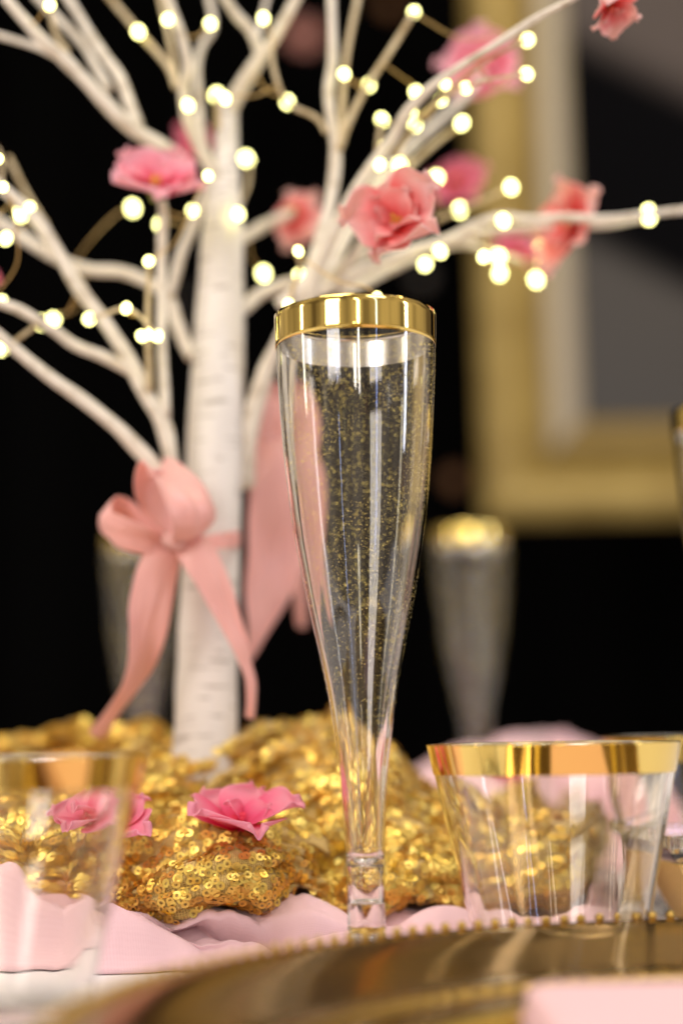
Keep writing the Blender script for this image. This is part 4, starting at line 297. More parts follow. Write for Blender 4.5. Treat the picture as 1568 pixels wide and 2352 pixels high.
-5,-7,3,2,-2,2,-7,3,-5,3,4,-3,12,-8,-6,-4,0,10,0,-1,-2,-2,9,-12,3,1,8,-5,3,6,-5,-7,4,9,0,-11,-3,-12,19,4,-10,0,3,2,2,-10,-5,5,-4,6,-2,3,-1,8,-7,6,2,2,-9,-7,4,-3,-2,0,0,2,2,-2,7,-7,2,8,-8,7,-3,-2,-4,0,4,0,-4,5,-3,3,-1,-2,-3,-2,3,-5,2,-1,-5,10,2,11,-2,-6,-4,-2,8,-1,0,-7,-3,6,2,1,-1,-7,10,-14,4,-3,12,-2,-9,5,3,-2,-9,5,8,-2,2,-11,20,-3,-5,-2,-3,-1,7,-1,-8,0,5,-3,7,-7,-4,7,-4,-3,-1,2,7,3,-1,-2,-8,9,1,-6,0,7,1,-1,-8,10,-6,1,0,-3,3,-5,4,-6,5,0,2,0,-1,-3,0,-2,3,-8,4,-3,-3,2,4,10,1,2,-1,-2,-3,-2,2,-2,-1,-2,1,-8,7,-7,7,0,
-5,4,4,2,-7,8,-8,6,1,-2,2,-7,10,-7,8,4,-2,-3,1,-8,1,6,1,-7,0,-4,10,2,2,-1,0,-2,-1,-2,2,2,0,4,-11,0,5,-2,-10,5,7,7,-9,3,-5,0,2,-2,4,-7,4,-5,2,1,-2,2,-2,-1,-1,-3,6,-8,12,-3,-2,-2,9,8,-1,-4,2,-2,-2,-6,-2,1,-1,-6,5,-6,2,1,-1,7,-8,6,-7,5,-1,5,3,0,1,0,-5,8,-6,3,-1,5,3,-1,4,1,-9,-6,0,0,5,1,-2,-10,11,-5,-1,6,-1,-2,-4,1,-4,7,-2,-2,5,7,-11,-4,0,6,8,-4,0,1,2,-8,-5,6,5,-2,-4,2,0,-3,-1,-1,-1,0,5,-2,6,0,-4,-1,10,-2,4,-9,7,-3,2,-9,0,-4,-4,1,5,-1,0,-2,-1,4,-5,11,3,-6,5,-1,6,5,0,2,-7,11,-2,1,-3,0,2,-2,-4,7,-3,-5,4,-6,
1,0,5,-10,4,8,-3,0,1,-2,-5,5,-3,3,0,-3,0,10,5,-5,-7,-4,4,0,-1,0,1,8,-8,-1,-2,-1,2,-6,2,1,2,-1,-2,4,-4,-3,4,7,-2,-4,9,-7,4,-4,3,-3,7,-12,6,10,-6,-3,1,-8,6,0,-4,2,5,-3,7,-4,5,-2,-4,2,-1,-3,-1,3,0,2,-1,3,3,-4,-2,-1,6,-2,-1,-5,2,4,-2,2,-4,1,-2,-3,2,4,-1,-2,-5,4,-1,-2,11,-7,9,-2,-7,5,-3,5,-5,8,-8,3,-9,6,2,-7,-2,2,1,0,-5,1,0,7,-3,-1,1,-1,2,1,5,5,-7,-2,2,-2,10,-19,3,8,-8,5,4,-2,-5,9,-11,3,2,0,5,0,-2,-1,-5,4,2,-8,-4,3,-2,4,-3,-4,7,-3,5,-4,-1,3,0,-3,-1,6,-2,1,-2,0,0,2,-3,2,1,2,-1,7,-3,-11,6,-5,5,4,-6,4,-7,4,
-4,5,-2,5,-7,-3,2,8,-6,1,0,9,-5,2,-6,4,-2,-3,0,0,-2,0,-2,7,-1,-5,-2,0,11,-11,-3,10,-7,4,1,1,-5,8,-6,5,-3,-1,-3,3,-1,3,1,-3,-3,6,-3,3,-1,0,7,-8,9,-14,4,4,-6,3,2,0,-10,4,-2,0,0,4,2,2,-1,-3,3,-1,2,0,-6,5,-4,4,-5,4,0,-5,6,-3,2,-3,-1,0,2,0,-8,10,-4,-1,-1,12,-4,0,-1,0,-1,-1,1,-4,4,-5,3,-3,1,6,-5,3,5,-3,1,0,1,-4,-2,3,0,-1,-2,5,-8,-2,-2,2,-2,-1,2,4,-8,-1,1,1,0,-2,6,-3,7,-6,-7,5,0,1,-4,7,-4,0,3,4,-4,1,2,-10,7,-3,1,-10,10,4,-6,6,-9,8,-4,-5,7,-5,1,-3,4,-3,2,-1,2,1,-2,2,2,1,-2,2,1,-1,-3,1,-2,-3,5,-4,4,-5,2,1,
-3,2,3,10,0,-12,-2,0,3,5,-8,0,4,4,-4,6,-6,-9,-2,-5,10,-7,-5,4,-3,0,3,-3,-4,6,-4,5,4,3,-11,1,-4,2,-1,-1,6,-1,2,9,-3,-11,10,-2,-9,2,12,-11,-4,-5,0,7,-5,0,3,2,2,0,-3,0,-2,0,-1,2,5,-1,-1,-4,4,0,2,-3,0,4,-7,3,-4,2,-3,3,-1,3,-1,1,3,-10,0,14,9,-3,-4,-5,-4,-1,0,0,7,-2,-4,2,3,-3,-5,-2,0,-2,-1,3,1,-3,4,2,-6,2,-3,0,7,4,-6,-2,-2,0,2,-4,5,2,-4,-5,7,-4,1,9,-2,-14,10,9,-3,-3,-3,-4,4,0,-2,-5,-2,7,-4,4,0,3,-5,-1,-2,-2,6,-1,1,0,6,-3,-4,3,-3,3,-4,7,-5,2,-3,2,0,-2,8,-3,-2,7,5,-2,-4,-2,-1,-2,0,-5,-1,0,-1,-1,0,7,-5,2,-1,-1,2,1,
5,-3,3,-3,4,-3,4,-9,6,-5,5,-6,-3,5,-4,0,3,8,2,-6,3,-13,8,-8,15,-10,-8,5,4,1,6,-8,5,-1,-5,8,-1,0,-2,-4,-4,5,1,-4,3,-5,2,2,0,-1,3,-2,4,-3,4,-7,0,3,1,-4,5,-6,2,1,-2,0,3,10,5,-6,-5,0,-4,6,0,-8,2,-3,-4,11,-1,3,-3,3,0,-3,0,-4,5,-6,7,-6,6,-7,3,-4,5,-7,5,2,-5,8,1,-1,-10,5,6,-4,10,-11,8,-10,2,4,-1,-4,1,-6,4,-4,-1,6,-3,0,3,-2,1,2,-7,2,5,0,3,-5,0,4,-1,-5,2,-3,3,-4,11,-6,-4,-3,6,-2,9,-11,2,2,-6,-6,5,8,5,2,-6,4,-7,-3,5,-3,5,3,-7,12,4,-7,-1,0,8,-5,-4,3,8,-9,0,-3,2,6,-7,3,-3,1,-1,6,3,-2,1,4,-6,-4,6,-4,-3,0,-1,4,
2,-4,2,3,6,-6,0,-3,-3,-3,-1,2,-1,5,-4,5,-6,3,3,-7,0,2,1,-2,3,0,-1,3,-2,0,5,6,-4,-7,-4,1,15,-9,2,4,-9,-8,2,5,2,4,-3,-5,-1,1,1,1,8,-2,1,-8,5,3,0,-7,6,4,-8,-4,5,-5,4,3,-5,6,0,4,-2,1,-3,-2,2,-2,-3,7,-1,-7,6,9,-6,1,-4,-7,6,0,-5,1,7,-6,8,7,-7,3,-7,-6,-3,5,-1,6,-5,-2,8,4,-3,-5,0,-5,3,3,0,3,-3,-3,-4,3,6,4,-2,-3,5,-7,0,7,-3,-7,0,0,0,1,4,3,2,0,1,-1,4,-7,-6,0,-2,-1,3,4,-6,8,-1,-6,3,0,0,-1,12,-7,1,0,2,-5,-5,5,-2,3,-3,1,5,-3,1,5,0,-2,-2,1,-1,-5,-6,1,1,-1,-1,9,-11,6,14,-11,-4,3,-5,4,1,3,1,0,-3,-4,3,-4,
0,3,4,-5,-3,3,-1,-4,-1,6,7,4,-2,-7,-7,6,-4,3,7,-3,-7,-1,3,7,7,0,-1,-3,2,1211,9,-4,3,7,2,0,-6,-13,-6,0,-8,-3,-1,0,1,6,17,5,7,-4,-1,-5,-4,-2,6,4,-2,8,5,4,8,8,1,2,-4,12,-2,10,3,11,6,-12,-1,5,11,3,8,7,2,-1,15,5,-10,-3,13,11,13,15,-16,-12,-11,-3,7,2,2,-7,4,-1,5,1,-4,8,1,-3,-1,-3,-3,-2,8,8,-4,7,7,10,8,3,1,-1,12,-2,1,0,0,1,4,-4,1,-6,4,-4,-2,0,-3,-7,6,-3,7,0,8,2,-2,-8,1,5,-3,0,0,-1,-1,1,-3,2,-11,6,-11,3,-8,5,19,-2,0,-3,5,-3,-8,7,1,-11,1,10,-7,-10,2,-1,-6,30,1,2,-7,0,2,-7,2,1,1,-1,3,-2,-12,5,1,2,5,-2,2,-4,-1,6,-5,3,
1,-3,-3,6,-4,5,-2,-10,10,7,0,-3,-4,-7,16,-10,5,1,1,-4,-3,4,-1,5,-8,-6,5,12,2,-9,-1,4,-5,5,-5,1,-1,3,-1,-3,0,3,-8,-3,-5,-2,20,-2,-2,-1,-1,6,-7,7,-3,-5,-4,0,-6,-3,0,2,3,23,-2,-1,-5,-6,6,6,-3,-4,-1,-7,7,8,-7,7,-7,1,2,1,0,-4,2,5,-11,0,6,0,15,-8,-8,7,3,-12,3,3,6,5,-6,-2,5,-3,-3,0,3,4,-3,-2,-6,11,-4,-7,-8,6,11,0,-3,1,-8,7,-2,3,-3,1,5,-2,0,1,-2,-8,4,-9,7,0,1,2,0,1,-3,6,-2,-2,3,0,-8,-4,3,0,1,7,6,-2,1,-7,-1,2,4,-7,9,-9,-7,8,-3,8,1,4,-6,-1,1,1,-2,7,-7,-5,5,11,3,-5,-1,2,-4,-11,5,9,0,5,-6,5,-1,0,0,-1,-9,-8,13,-9,2,8,
0,1,-2,-1,4,-8,6,-3,1,0,-1,4,-2,-5,6,-3,3,4,-2,-2,-4,-5,5,-2,3,1,-2,-6,-4,8,3,5,2,-6,-3,-2,-9,14,7,-3,1,-10,9,3,-11,4,-10,-10,16,-7,-4,-1,6,5,1,15,-5,1,-3,0,-2,2,-7,1,10,0,0,-4,-5,5,3,-2,-4,4,5,1,-2,4,3,-4,-2,-4,-3,-11,17,-11,8,5,-6,-6,-5,1,11,0,1,-9,-1,5,2,7,1,-10,-5,-4,8,2,-3,1,2,-2,2,0,2,0,4,-7,-11,7,2,3,2,1,-5,2,-16,9,14,-8,4,-8,0,11,-10,7,-8,-11,11,-4,0,0,-6,5,2,7,2,1,1,3,-4,3,-6,9,-1,-1,-2,3,-4,2,-1,-1,5,-4,7,0,-4,3,-3,4,-4,-2,0,-3,0,-11,13,-2,1,4,-2,4,-6,8,-4,-5,-12,-3,3,6,7,7,-4,-14,10,-1,8,-1,-7,6,-3,-2,
5,1,4,1,-8,-2,-1,9,-5,-2,-2,-6,-1,0,14,-2,-2,0,-11,2,4,7,-2,-16,8,6,-4,2,3,-4,4,-3,6,-10,3,10,-1,-5,9,-1,2,-3,-3,4,-3,0,2,-2,3,-2,-1,2,-4,3,-6,8,1,0,-3,4,1,-15,12,1,-3,2,-9,8,-4,6,0,4,-5,-5,-2,-1,3,6,3,-4,1,-11,0,8,-5,2,3,1,-3,0,1,2,4,0,-5,2,-1,0,2,-5,-2,-9,10,4,-5,6,3,-15,-10,0,15,-3,2,3,2,-2,2,1,3,-5,8,-7,-3,4,0,7,0,-2,0,2,-3,0,1,3,-2,5,-5,-2,4,-2,2,-1,-1,3,-4,2,2,-1,3,-5,2,3,-3,4,-6,5,-3,0,2,4,-1,-4,-3,-2,1,5,-6,3,-1,4,-2,-7,5,1,-2,5,-1,-1,1,0,-2,5,-1,-3,0,3,-7,-3,4,-12,11,1,3,-16,10,2,3,-8,0,2,
2,2,1,-1,1,0,1,2,0,3,-2,-4,10,-2,2,-1,-4,0,0,-1,-1,6,-2,0,2,-2,1,-2,5,-2,-2,1,-3,2,4,-4,0,-1,-1,6,-3,-2,-3,7,-3,-1,-1,3,-1,1,-1,0,-2,1,-7,5,-9,0,10,1,2,3,-3,-1,1,1,-3,6,-7,3,5,-5,-7,1,7,-3,7,-17,-3,-1,14,2,3,-3,4,-1,-3,-4,2,0,0,-1,3,0,-2,1,-3,0,5,6,6,-5,0,0,-2,-1,5,-2,1,-6,6,3,-4,4,-1,0,-1,1,-3,-5,3,0,0,1,2,-2,-2,3,3,-8,1,9,-5,3,-2,2,-5,1,2,-1,2,-7,1,2,0,-3,-4,10,-2,4,0,2,-5,2,-1,4,-4,-6,2,6,-2,-4,-4,8,4,2,-6,-4,1,6,1,1,-1,0,0,-6,0,2,-1,2,-1,-1,2,-1,-3,0,6,-6,11,-3,2,-2,-2,-3,3,-2,6,-2,0,8,
-7,0,-2,1,-5,7,1,-3,-3,3,0,0,4,-1,-2,-5,5,-11,4,8,-3,-4,0,4,1,-3,3,-3,4,-2,1,-3,0,3,-4,5,-4,-1,-5,9,-1,-1,-1,-1,4,-1,-7,12,-2,4,-6,-1,0,5,4,1,1,1,-6,2,-1,-1,0,0,1,0,-5,2,1,-6,-2,5,2,10,-8,-1,3,-3,8,-3,2,0,-1,3,-1,-5,-4,15,-6,-4,3,7,-7,4,-5,6,-6,-3,5,-3,1,0,5,-7,3,-12,7,4,-5,0,0,0,5,-7,6,9,-7,-8,4,3,-4,2,2,5,-3,-2,0,4,-5,-5,6,2,-4,5,-3,5,-4,7,-2,-6,2,2,5,4,-1,0,-2,-7,2,3,0,0,-3,-3,-1,-2,3,-3,-1,-2,-3,10,-8,12,0,-1,4,-5,-2,1,-5,3,5,-3,-12,11,7,-4,-7,4,-3,2,2,-1,1,-4,4,-6,-1,-4,10,5,-3,-6,-4,12,0,-1,-3,-2,
8,-9,-2,2,9,-7,-3,0,-11,2,2,11,0,-8,1,4,4,-4,-4,5,1,-5,-1,-6,-4,5,13,1,2,3,-1,5,1,-5,2,-1,-2,1,-2,0,0,-4,2,-3,1,-2,0,3,10,5,-12,1,4,4,-4,0,0,-3,1,-1,1,-1,-7,6,1,5,-3,1,-2,-6,4,1,1,-4,6,-2,-5,-11,7,13,-11,0,2,5,-5,0,6,-6,5,3,-5,2,-2,0,-2,-3,-5,4,-6,3,14,-13,5,5,-5,1,-3,7,-2,-20,7,-1,-2,8,9,2,1,1,-5,10,-5,5,-3,1,-6,-3,1,3,0,-5,3,0,2,2,12,-7,1,7,1,-6,-2,7,0,-2,3,-5,2,-3,-2,6,-5,2,-2,1,-4,4,-4,0,-1,-1,-3,-6,0,11,9,-16,3,3,0,-1,-1,8,3,-5,7,-8,-5,7,-6,1,5,0,0,-4,-9,4,7,-10,13,-4,-3,5,2,0,-8,4,0,-9,-3,10,
-5,2,2,-2,7,3,2,3,-4,1,-4,0,1,-3,-4,3,1,1,-5,-4,13,11,-3,0,-3,11,-3,1,0,-6,2,0,1,-7,3,4,-8,1,2,0,1,1,-3,4,-1,-6,0,0,0,-10,-5,2,12,-10,14,-7,2,-2,6,8,-5,-4,7,-7,3,3,-3,-4,8,-5,5,-6,0,-6,8,2,-6,-3,7,2,-4,5,-3,2,4,-3,0,-4,0,0,2,-6,3,2,6,-2,0,0,-3,-1,1,-4,6,-1,-3,1,4,1,3,4,-3,0,-4,7,2,-2,6,-5,-1,-5,10,-5,-3,9,-5,-1,0,-1,-2,1,1,2,5,-6,5,-5,6,-7,-4,-5,6,-5,14,-6,4,-3,-4,6,4,-5,-1,0,-7,6,0,-1,4,-5,12,-14,6,-9,-6,0,3,4,-2,13,-11,-1,10,1,4,-8,3,-3,2,-1,3,-1,-1,0,-3,1,-1,0,0,0,4,-7,3,1,6,-9,0,12,-6,-3,8,-10,
8,0,2,-4,2,-4,3,-1,6,-1,-9,6,-3,0,-2,5,-3,-7,2,11,-3,-2,2,0,0,-4,5,-10,1,-3,6,5,-3,-4,-1,-8,12,1,0,5,-1,-5,3,0,-5,1,11,-15,-4,-7,10,3,-5,4,0,8,-2,2,-1,3,-2,1,-4,-4,1,-3,6,-5,6,4,-2,2,-2,-1,-1,3,-3,-3,3,2,-1,-11,2,6,1,-8,10,-11,1,2,4,0,2,-2,-9,3,11,-3,-6,4,-1,1,-2,3,4,-3,-7,6,0,0,-2,2,4,-10,8,-2,0,-2,-7,7,3,-1,2,-6,11,-4,-12,2,8,-4,5,1,-13,0,10,-4,-6,-1,4,2,5,-4,0,2,0,3,-2,5,-12,7,-1,-2,5,-6,3,-1,-5,7,0,6,-2,-2,-7,6,4,-5,3,3,-7,7,3,-2,3,-1,1,-3,0,4,-3,1,1,1,-9,-5,11,2,-3,-1,3,-5,5,-3,3,-1,0,-2,2,-7,6,-5,
6,-6,5,-1,3,1,-6,1,2,0,-1,1,-4,8,-2,5,-4,-4,2,0,-4,-3,-2,6,-1,-3,2,-7,4,6,-3,4,2,4,-6,1,-5,-1,1,-5,5,-5,-1,10,-4,6,4,-6,0,2,-5,7,0,-8,6,-5,10,-1,7,-9,1,3,5,-2,-2,6,1,-1,-1,-1,-4,-1,0,-1,0,-3,5,-7,6,-2,-1,-5,6,-12,8,-5,9,-2,3,-6,2,-1,-5,5,-2,-2,4,1,-4,3,3,12,-5,2,-5,-2,-4,0,0,4,-2,-1,-1,-2,5,-1,-8,8,-3,4,-5,3,8,-6,3,-5,6,-6,3,0,0,-4,-5,-1,9,1,0,-1,-11,8,1,-4,4,12,2,-11,4,-10,4,0,8,3,4,4,2,-1,-6,4,-6,-6,4,1,1,-2,1,-2,-3,-7,7,-11,11,2,2,-7,2,-3,-2,3,1,4,-3,1,1,-5,3,-8,7,18,-4,1,-5,0,-5,-3,-1,2,-3,2,1,0,
0,2,-5,-7,2,-2,3,8,5,-3,-1,1,-3,-6,7,-3,1,-3,4,-2,-2,-5,-1,8,0,4,-8,6,-2,1,13,-8,2,0,-2,-10,-5,-7,1,8,8,2,6,3,-4,3,4,-4,-1,3,-1,-2,-5,1,4,-3,2,0,5,-1,4,-7,4,0,-5,-3,1,0,0,0,-3,2,8,5,-2,2,-4,-3,3,-5,-3,0,-3,5,4,-4,0,-1,-4,6,0,-6,5,1,1,-2,2,2,-5,6,0,-3,4,-2,0,-6,3,-2,1,2,-4,1,0,3,-9,6,6,12,-7,5,-3,-2,-1,-9,-1,3,-14,4,10,-4,22,-3,-1,-1,-2,6,-3,-5,-1,1,1,-1,5,-4,1,-6,8,-5,6,0,4,-8,1,-2,0,-1,2,6,0,2,1,2,-3,1,-5,-4,2,0,-4,6,2,-3,3,-2,0,-2,-1,3,-3,-5,4,0,3,-4,-5,8,5,-3,-1,6,-7,-2,2,-3,0,0,2,1,-1,-1,
0,3,-6,7,5,2,-2,-1,4,-1,2,-4,-7,6,-11,-1,11,-6,12,-2,1,0,-5,-1,7,-1,-6,3,6,-7,5,2,4,-7,6,-1,-8,-1,7,-4,0,1,1,-2,5,-3,3,-2,-3,3,0,2,-5,0,0,3,-2,3,6,-3,-3,1,-1,-9,1,4,0,-3,-3,1,6,2,-4,2,7,-7,-14,11,0,2,-1,-2,0,5,-6,7,-2,0,4,-2,-7,6,-6,1,6,-3,6,-1,1,1,1,1,0,-3,-11,5,5,-1,2,0,2,-4,-4,2,6,-8,4,1,2,-4,2,2,-6,6,-3,2,-5,-3,1,3,4,-4,5,-5,4,-1,-1,-2,4,-2,-6,2,7,1,-2,1,3,-2,-3,2,2,-4,0,0,-3,1,0,-2,3,0,-4,2,2,4,-10,3,-2,8,0,-3,-6,9,-9,-1,5,-1,2,-3,7,3,-8,1,3,2,8,-1,2,-2,1,-7,-4,7,-9,3,-5,-5,3,3,-2,5,
9,-8,4,-3,0,0,3,-2,-7,10,-3,1,-4,4,-2,0,0,0,1,-3,3,-1,2,-2,3,-2,-2,4,-1,-1,5,3,-7,1,0,2,-3,3,4,2,2,-5,-11,-3,5,-1,0,4,-3,2,-2,7,-8,2,-6,1,7,-1,-4,3,0,-3,-4,7,5,-2,13,1,1,7,-7,8,-1,4,-3,-11,1,-6,8,-8,4,1,-6,-10,5,12,0,-4,1,6,-3,-1,-4,0,3,3,-7,5,-6,2,1,1,2,-3,-2,6,-8,4,-5,2,-7,4,-2,13,-6,5,-4,-1,4,5,-4,4,-4,0,1,5,-1,-1,2,-1,-7,-12,7,5,-5,3,-4,4,-2,7,-8,-3,2,5,-3,8,-5,-4,2,0,2,-5,0,2,13,1,-2,11,-5,6,-6,-2,-2,0,-3,-7,2,-7,3,8,2,-5,-3,6,2,-5,-8,9,2,-5,-1,-1,5,-5,0,4,2,-4,-1,-4,4,3,-5,7,-6,-1,-11,10,-10,4,
-4,15,-4,3,-1,-1,7,-2,-3,4,-2,1,0,-2,6,1,2,-5,-1,-5,1,1,-6,6,3,-4,-4,6,4,-1,-2,3,-13,-1,6,-4,5,0,5,11,-3,-5,7,6,0,-4,2,-2,-2,15,-10,3,-9,4,-5,-1,0,6,-3,2,-3,-2,2,6,-6,-4,2,-3,4,-6,6,-2,3,0,3,1,1,-7,-1,-4,7,0,-3,-3,-10,2,7,-10,-3,10,9,0,-1,0,-1,-1,1,2,-2,2,0,-5,8,0,1,-8,2,-1,2,-1,0,2,2,3,-2,-6,9,-3,-6,-4,6,-11,8,1,0,0,1,6,3,-2,2,0,2,-4,-4,1,-4,11,1,0,-3,-1,0,1,-3,2,-3,4,0,-4,-4,2,3,2,3,-7,9,-4,2,-1,4,-4,2,-3,2,-2,3,-10,5,-1,3,0,-3,-12,17,-2,6,-5,4,-5,-9,6,1,-1,1,-1,-5,2,6,-3,7,-1,-1,-6,-1,1,3,1,-3,5,
-3,0,4,-5,2,-2,-2,-8,11,-4,0,3,3,5,-13,7,5,1,-7,3,2,2,1,6,-4,-4,2,-1,1,1,-1,6,-4,2,-4,-1,-2,2,5,-2,0,-4,8,-2,0,3,0,-10,8,3,-7,-6,3,-1,5,-5,7,-6,3,-1,6,-3,5,-2,5,-4,3,3,-9,-2,-6,5,-1,3,-5,-3,0,3,7,1,-9,0,1,0,4,3,-4,0,6,2,-3,-11,3,1,3,3,-4,2,-3,2,-6,13,-1,-6,0,9,0,1,-2,2,-7,4,3,-2,-1,0,-3,2,-7,8,0,0,1,2,-2,-4,5,1,10,-8,-7,5,-1,-1,3,-5,-7,5,3,-4,2,1,3,-4,6,-2,-2,-3,0,4,4,3,4,-3,0,6,-8,-7,-11,6,1,7,-1,-7,-12,12,11,-3,-6,-1,1,0,3,2,0,-4,5,-4,2,-1,-1,5,-6,1,0,3,1,10,-9,4,-7,1,1,7,-2,4,2,3,-10,5,
-3,2,-4,2,8,-1,-6,-4,5,3,-3,-1,2,3,-1,-7,11,-7,1,-8,5,3,-5,2,-8,-1,1,7,2,3,-2,-3,1,7,-5,-8,8,2,-4,5,-2,-1,8,10,-5,-3,-11,-10,5,10,-2,-5,-14,7,7,0,2,-2,2,-6,6,-1,2,-13,11,3,-2,3,0,5,0,-2,-4,4,1,-2,-10,6,-13,-1,1,18,3,-1,-5,3,-1,5,-5,8,8,-15,8,0,7,-11,2,7,-5,5,-9,7,5,-7,6,-7,3,-3,-3,3,-1,3,2,-5,-7,-2,-3,10,4,1,-6,5,6,-12,-2,6,-1,3,2,-4,7,10,1,-1,-2,-14,-11,11,8,-1,-12,1,5,-5,4,-3,7,-10,6,-4,3,-8,2,9,2,-1,-1,2,-4,5,-5,5,5,-11,-3,11,-5,-8,-9,12,-7,0,8,4,-2,4,9,-15,11,-9,4,-2,3,-1,9,1,-6,2,1,-12,0,12,0,-3,-1,-1,2,-5,5,3,
-3,1,-3,5,-3,4,-1,-3,3,2,-6,0,-8,5,2,-3,7,0,3,6,0,-3,3,-13,-2,2,-1,8,-1,-2,-4,2,-4,-6,13,-7,5,4,-5,2,-3,-1,3,3,-3,7,-7,1,14,-7,7,-2,-7,-4,-1,-2,-6,14,5,-6,-2,5,7,-14,9,0,0,-4,-8,7,1,-2,10,-5,2,-8,7,-2,-13,8,8,-5,1,-2,6,-1,-4,3,-1,2,-6,4,2,2,4,-2,0,-1,-17,7,-5,7,7,-11,3,0,4,7,-1,-4,4,-10,9,3,-1,-2,-4,5,-2,-2,2,-13,12,-4,-1,5,-9,7,9,-6,-2,2,-7,2,-1,20,-4,-10,8,-5,7,2,-6,-4,-8,-4,9,-3,7,-10,2,6,-7,8,-5,9,-3,-3,0,-3,5,4,-1,0,-2,6,-11,-11,16,-3,4,3,-5,-2,3,1,-3,-1,7,2,0,2,-1,-9,1,8,-18,-3,0,5,7,-13,2,-6,8,12,1,0,-4,-9,
9,-3,8,-1,3,-5,3,-13,6,-3,4,-4,8,1,-3,-5,7,-1,-3,-1,2,1,27,-3,1,-10,11,-6,-4,0,-5,1,0,-11,8,-5,10,-3,-5,4,-4,3,-7,5,5,-8,5,-3,-2,1,2,-1,1,7,1,-17,7,4,0,5,-3,-1,-9,3,3,-3,0,7,1,0,3,-3,-5,6,-7,-7,-8,-1,11,0,-7,-4,4,1,5,5,8,-7,-1,5,6,-6,2,-2,-4,-2,-9,2,11,-11,11,0,0,1,-4,3,1,-4,-2,23,2,5,-4,-4,2,0,-7,-8,-1,-5,5,-7,7,-6,5,0,-1,-2,1,9,-12,4,1,-1,2,2,-1,1,3,-2,3,4,-4,-10,-9,5,8,5,0,-2,-4,5,-14,7,3,5,0,-4,1,-4,3,10,-4,-7,-6,-3,-2,7,-4,-13,9,8,-2,-12,10,8,-12,2,11,-9,0,6,-1,2,-4,-5,6,-6,1,11,-8,8,-4,-3,4,-4,14,2,2,3,
-2,-4,-6,4,4,-5,4,-2,-1,-4,6,-1,-9,1,3,2,-8,3,-10,12,3,1,-9,6,0,5,-1,0,-1,1,2,1,-5,-7,-3,-2,13,-3,-11,6,-11,0,2,-1,7,8,0,-14,-9,12,11,4,-7,-5,-2,6,7,-9,-11,14,2,-9,8,1,1,-5,7,-2,-1,-8,6,2,-1,-2,3,4,-8,6,-2,-1,0,-2,3,8,2,-3,6,-3,-3,3,-1,-1,3,1,6,-4,-1,-4,6,1,-5,-7,7,-7,9,6,-5,-2,-3,2,-5,7,-3,-5,1,-2,6,3,0,-4,0,-5,-3,-10,6,-5,-6,3,-2,-5,4,1,8,9,3,0,-18,0,5,15,-5,4,-5,0,8,1,-20,14,-4,-6,11,-6,2,-8,10,5,0,-5,2,-6,0,-3,-1,8,5,0,1,-4,-3,-7,7,0,2,-3,2,0,0,0,4,-4,4,-6,9,-4,4,-6,8,0,4,-7,10,-6,-3,2,-3,-3,2,3,-8,0,
5,-3,3,0,-5,-2,1,-3,5,-3,-2,1,1,-8,-12,-6,0,6,4,3,2,-1,10,5,-7,-2,-4,13,-4,3,2,-8,1,4,-16,6,-2,5,6,-2,9,-11,3,3,4,-7,5,1,-3,-1,-1,2,-3,8,-4,-1,3,3,5,6,-5,0,-1,2,0,-9,9,-8,2,6,0,-2,4,0,4,0,6,-8,5,0,-9,5,-1,2,-5,-4,3,-3,2,5,-5,1,0,0,-5,2,2,5,-7,9,-6,-5,-9,-6,-6,3,-1,13,7,-12,16,-2,-3,-8,5,9,-5,1,5,-5,-1,4,-6,-6,0,4,-1,3,3,-3,8,-11,7,0,-9,10,-1,-3,8,-12,1,11,-5,0,15,-1,-10,9,1,0,-4,-5,7,-4,1,-2,-5,5,1,-1,-1,4,6,-8,10,-8,-6,7,-8,8,-3,1,2,-6,3,2,-3,4,-4,-2,-4,7,-7,2,7,-2,-5,10,-1,0,1,-2,-5,-5,-8,11,4,-5,7,0,
7,-4,1,1,-8,-2,7,2,-5,1,0,-6,-5,4,-4,1,5,2,5,-3,-7,9,-3,0,-2,-13,9,-11,4,9,5,12,-1,12,-9,2,-9,5,6,-5,-1,-3,0,-3,0,5,-2,3,-5,1,3,-6,5,2,-6,7,-6,0,2,-4,4,-9,6,5,-13,8,-1,-4,4,6,-1,-9,8,-6,1,7,0,-6,5,3,-2,-2,-4,2,0,2,4,-5,6,1,5,-1,0,-2,0,-1,-4,-2,-3,-3,-4,9,-5,1,0,9,-6,9,-7,-5,-1,2,-7,6,0,2,0,-3,6,5,-8,6,-6,9,-7,4,7,0,-1,-3,-1,-3,-4,4,-1,0,3,-2,-2,1,0,1,-9,7,3,0,0,1,4,-13,1,10,-12,5,5,-4,-1,0,2,-2,4,0,-5,4,0,-3,-1,1,2,2,3,-3,-2,-1,3,-3,-2,6,10,-2,3,0,0,2,-3,-6,-5,-5,-5,10,-3,2,1,2,-1,4,0,-12,-10,8,
-6,12,-7,4,2,14,-2,0,-4,4,-5,-3,-7,1,5,15,-1,-6,0,-4,1,0,2,0,-7,9,-6,6,1,0,-5,-4,6,-1,-4,7,-2,-14,7,10,-7,0,2,-12,6,5,-4,6,-4,4,-4,1,2,-4,4,0,-4,5,2,-1,-6,3,3,3,-8,6,2,0,-6,12,4,-2,-2,-11,-1,-1,-1,5,-2,-1,1,6,1,-9,4,-4,-3,3,-4,6,-1,1,2,0,4,3,-2,6,-2,-5,-7,-5,-5,13,8,0,3,-3,1,2,-9,3,-1,5,5,0,0,-3,0,-5,9,-6,-5,3,5,-8,-2,4,4,-11,11,-4,-5,5,-5,2,-1,2,3,-7,9,-10,-1,4,-10,7,2,0,-8,1,1,8,0,5,-10,1,-11,12,13,1,0,-6,-2,-4,-4,2,2,6,-6,-1,5,-2,2,-5,3,-1,-4,2,3,12,-5,-1,0,-2,4,1,-1,-3,6,-4,-4,7,-1,-5,7,0,-2,3,0,-7,
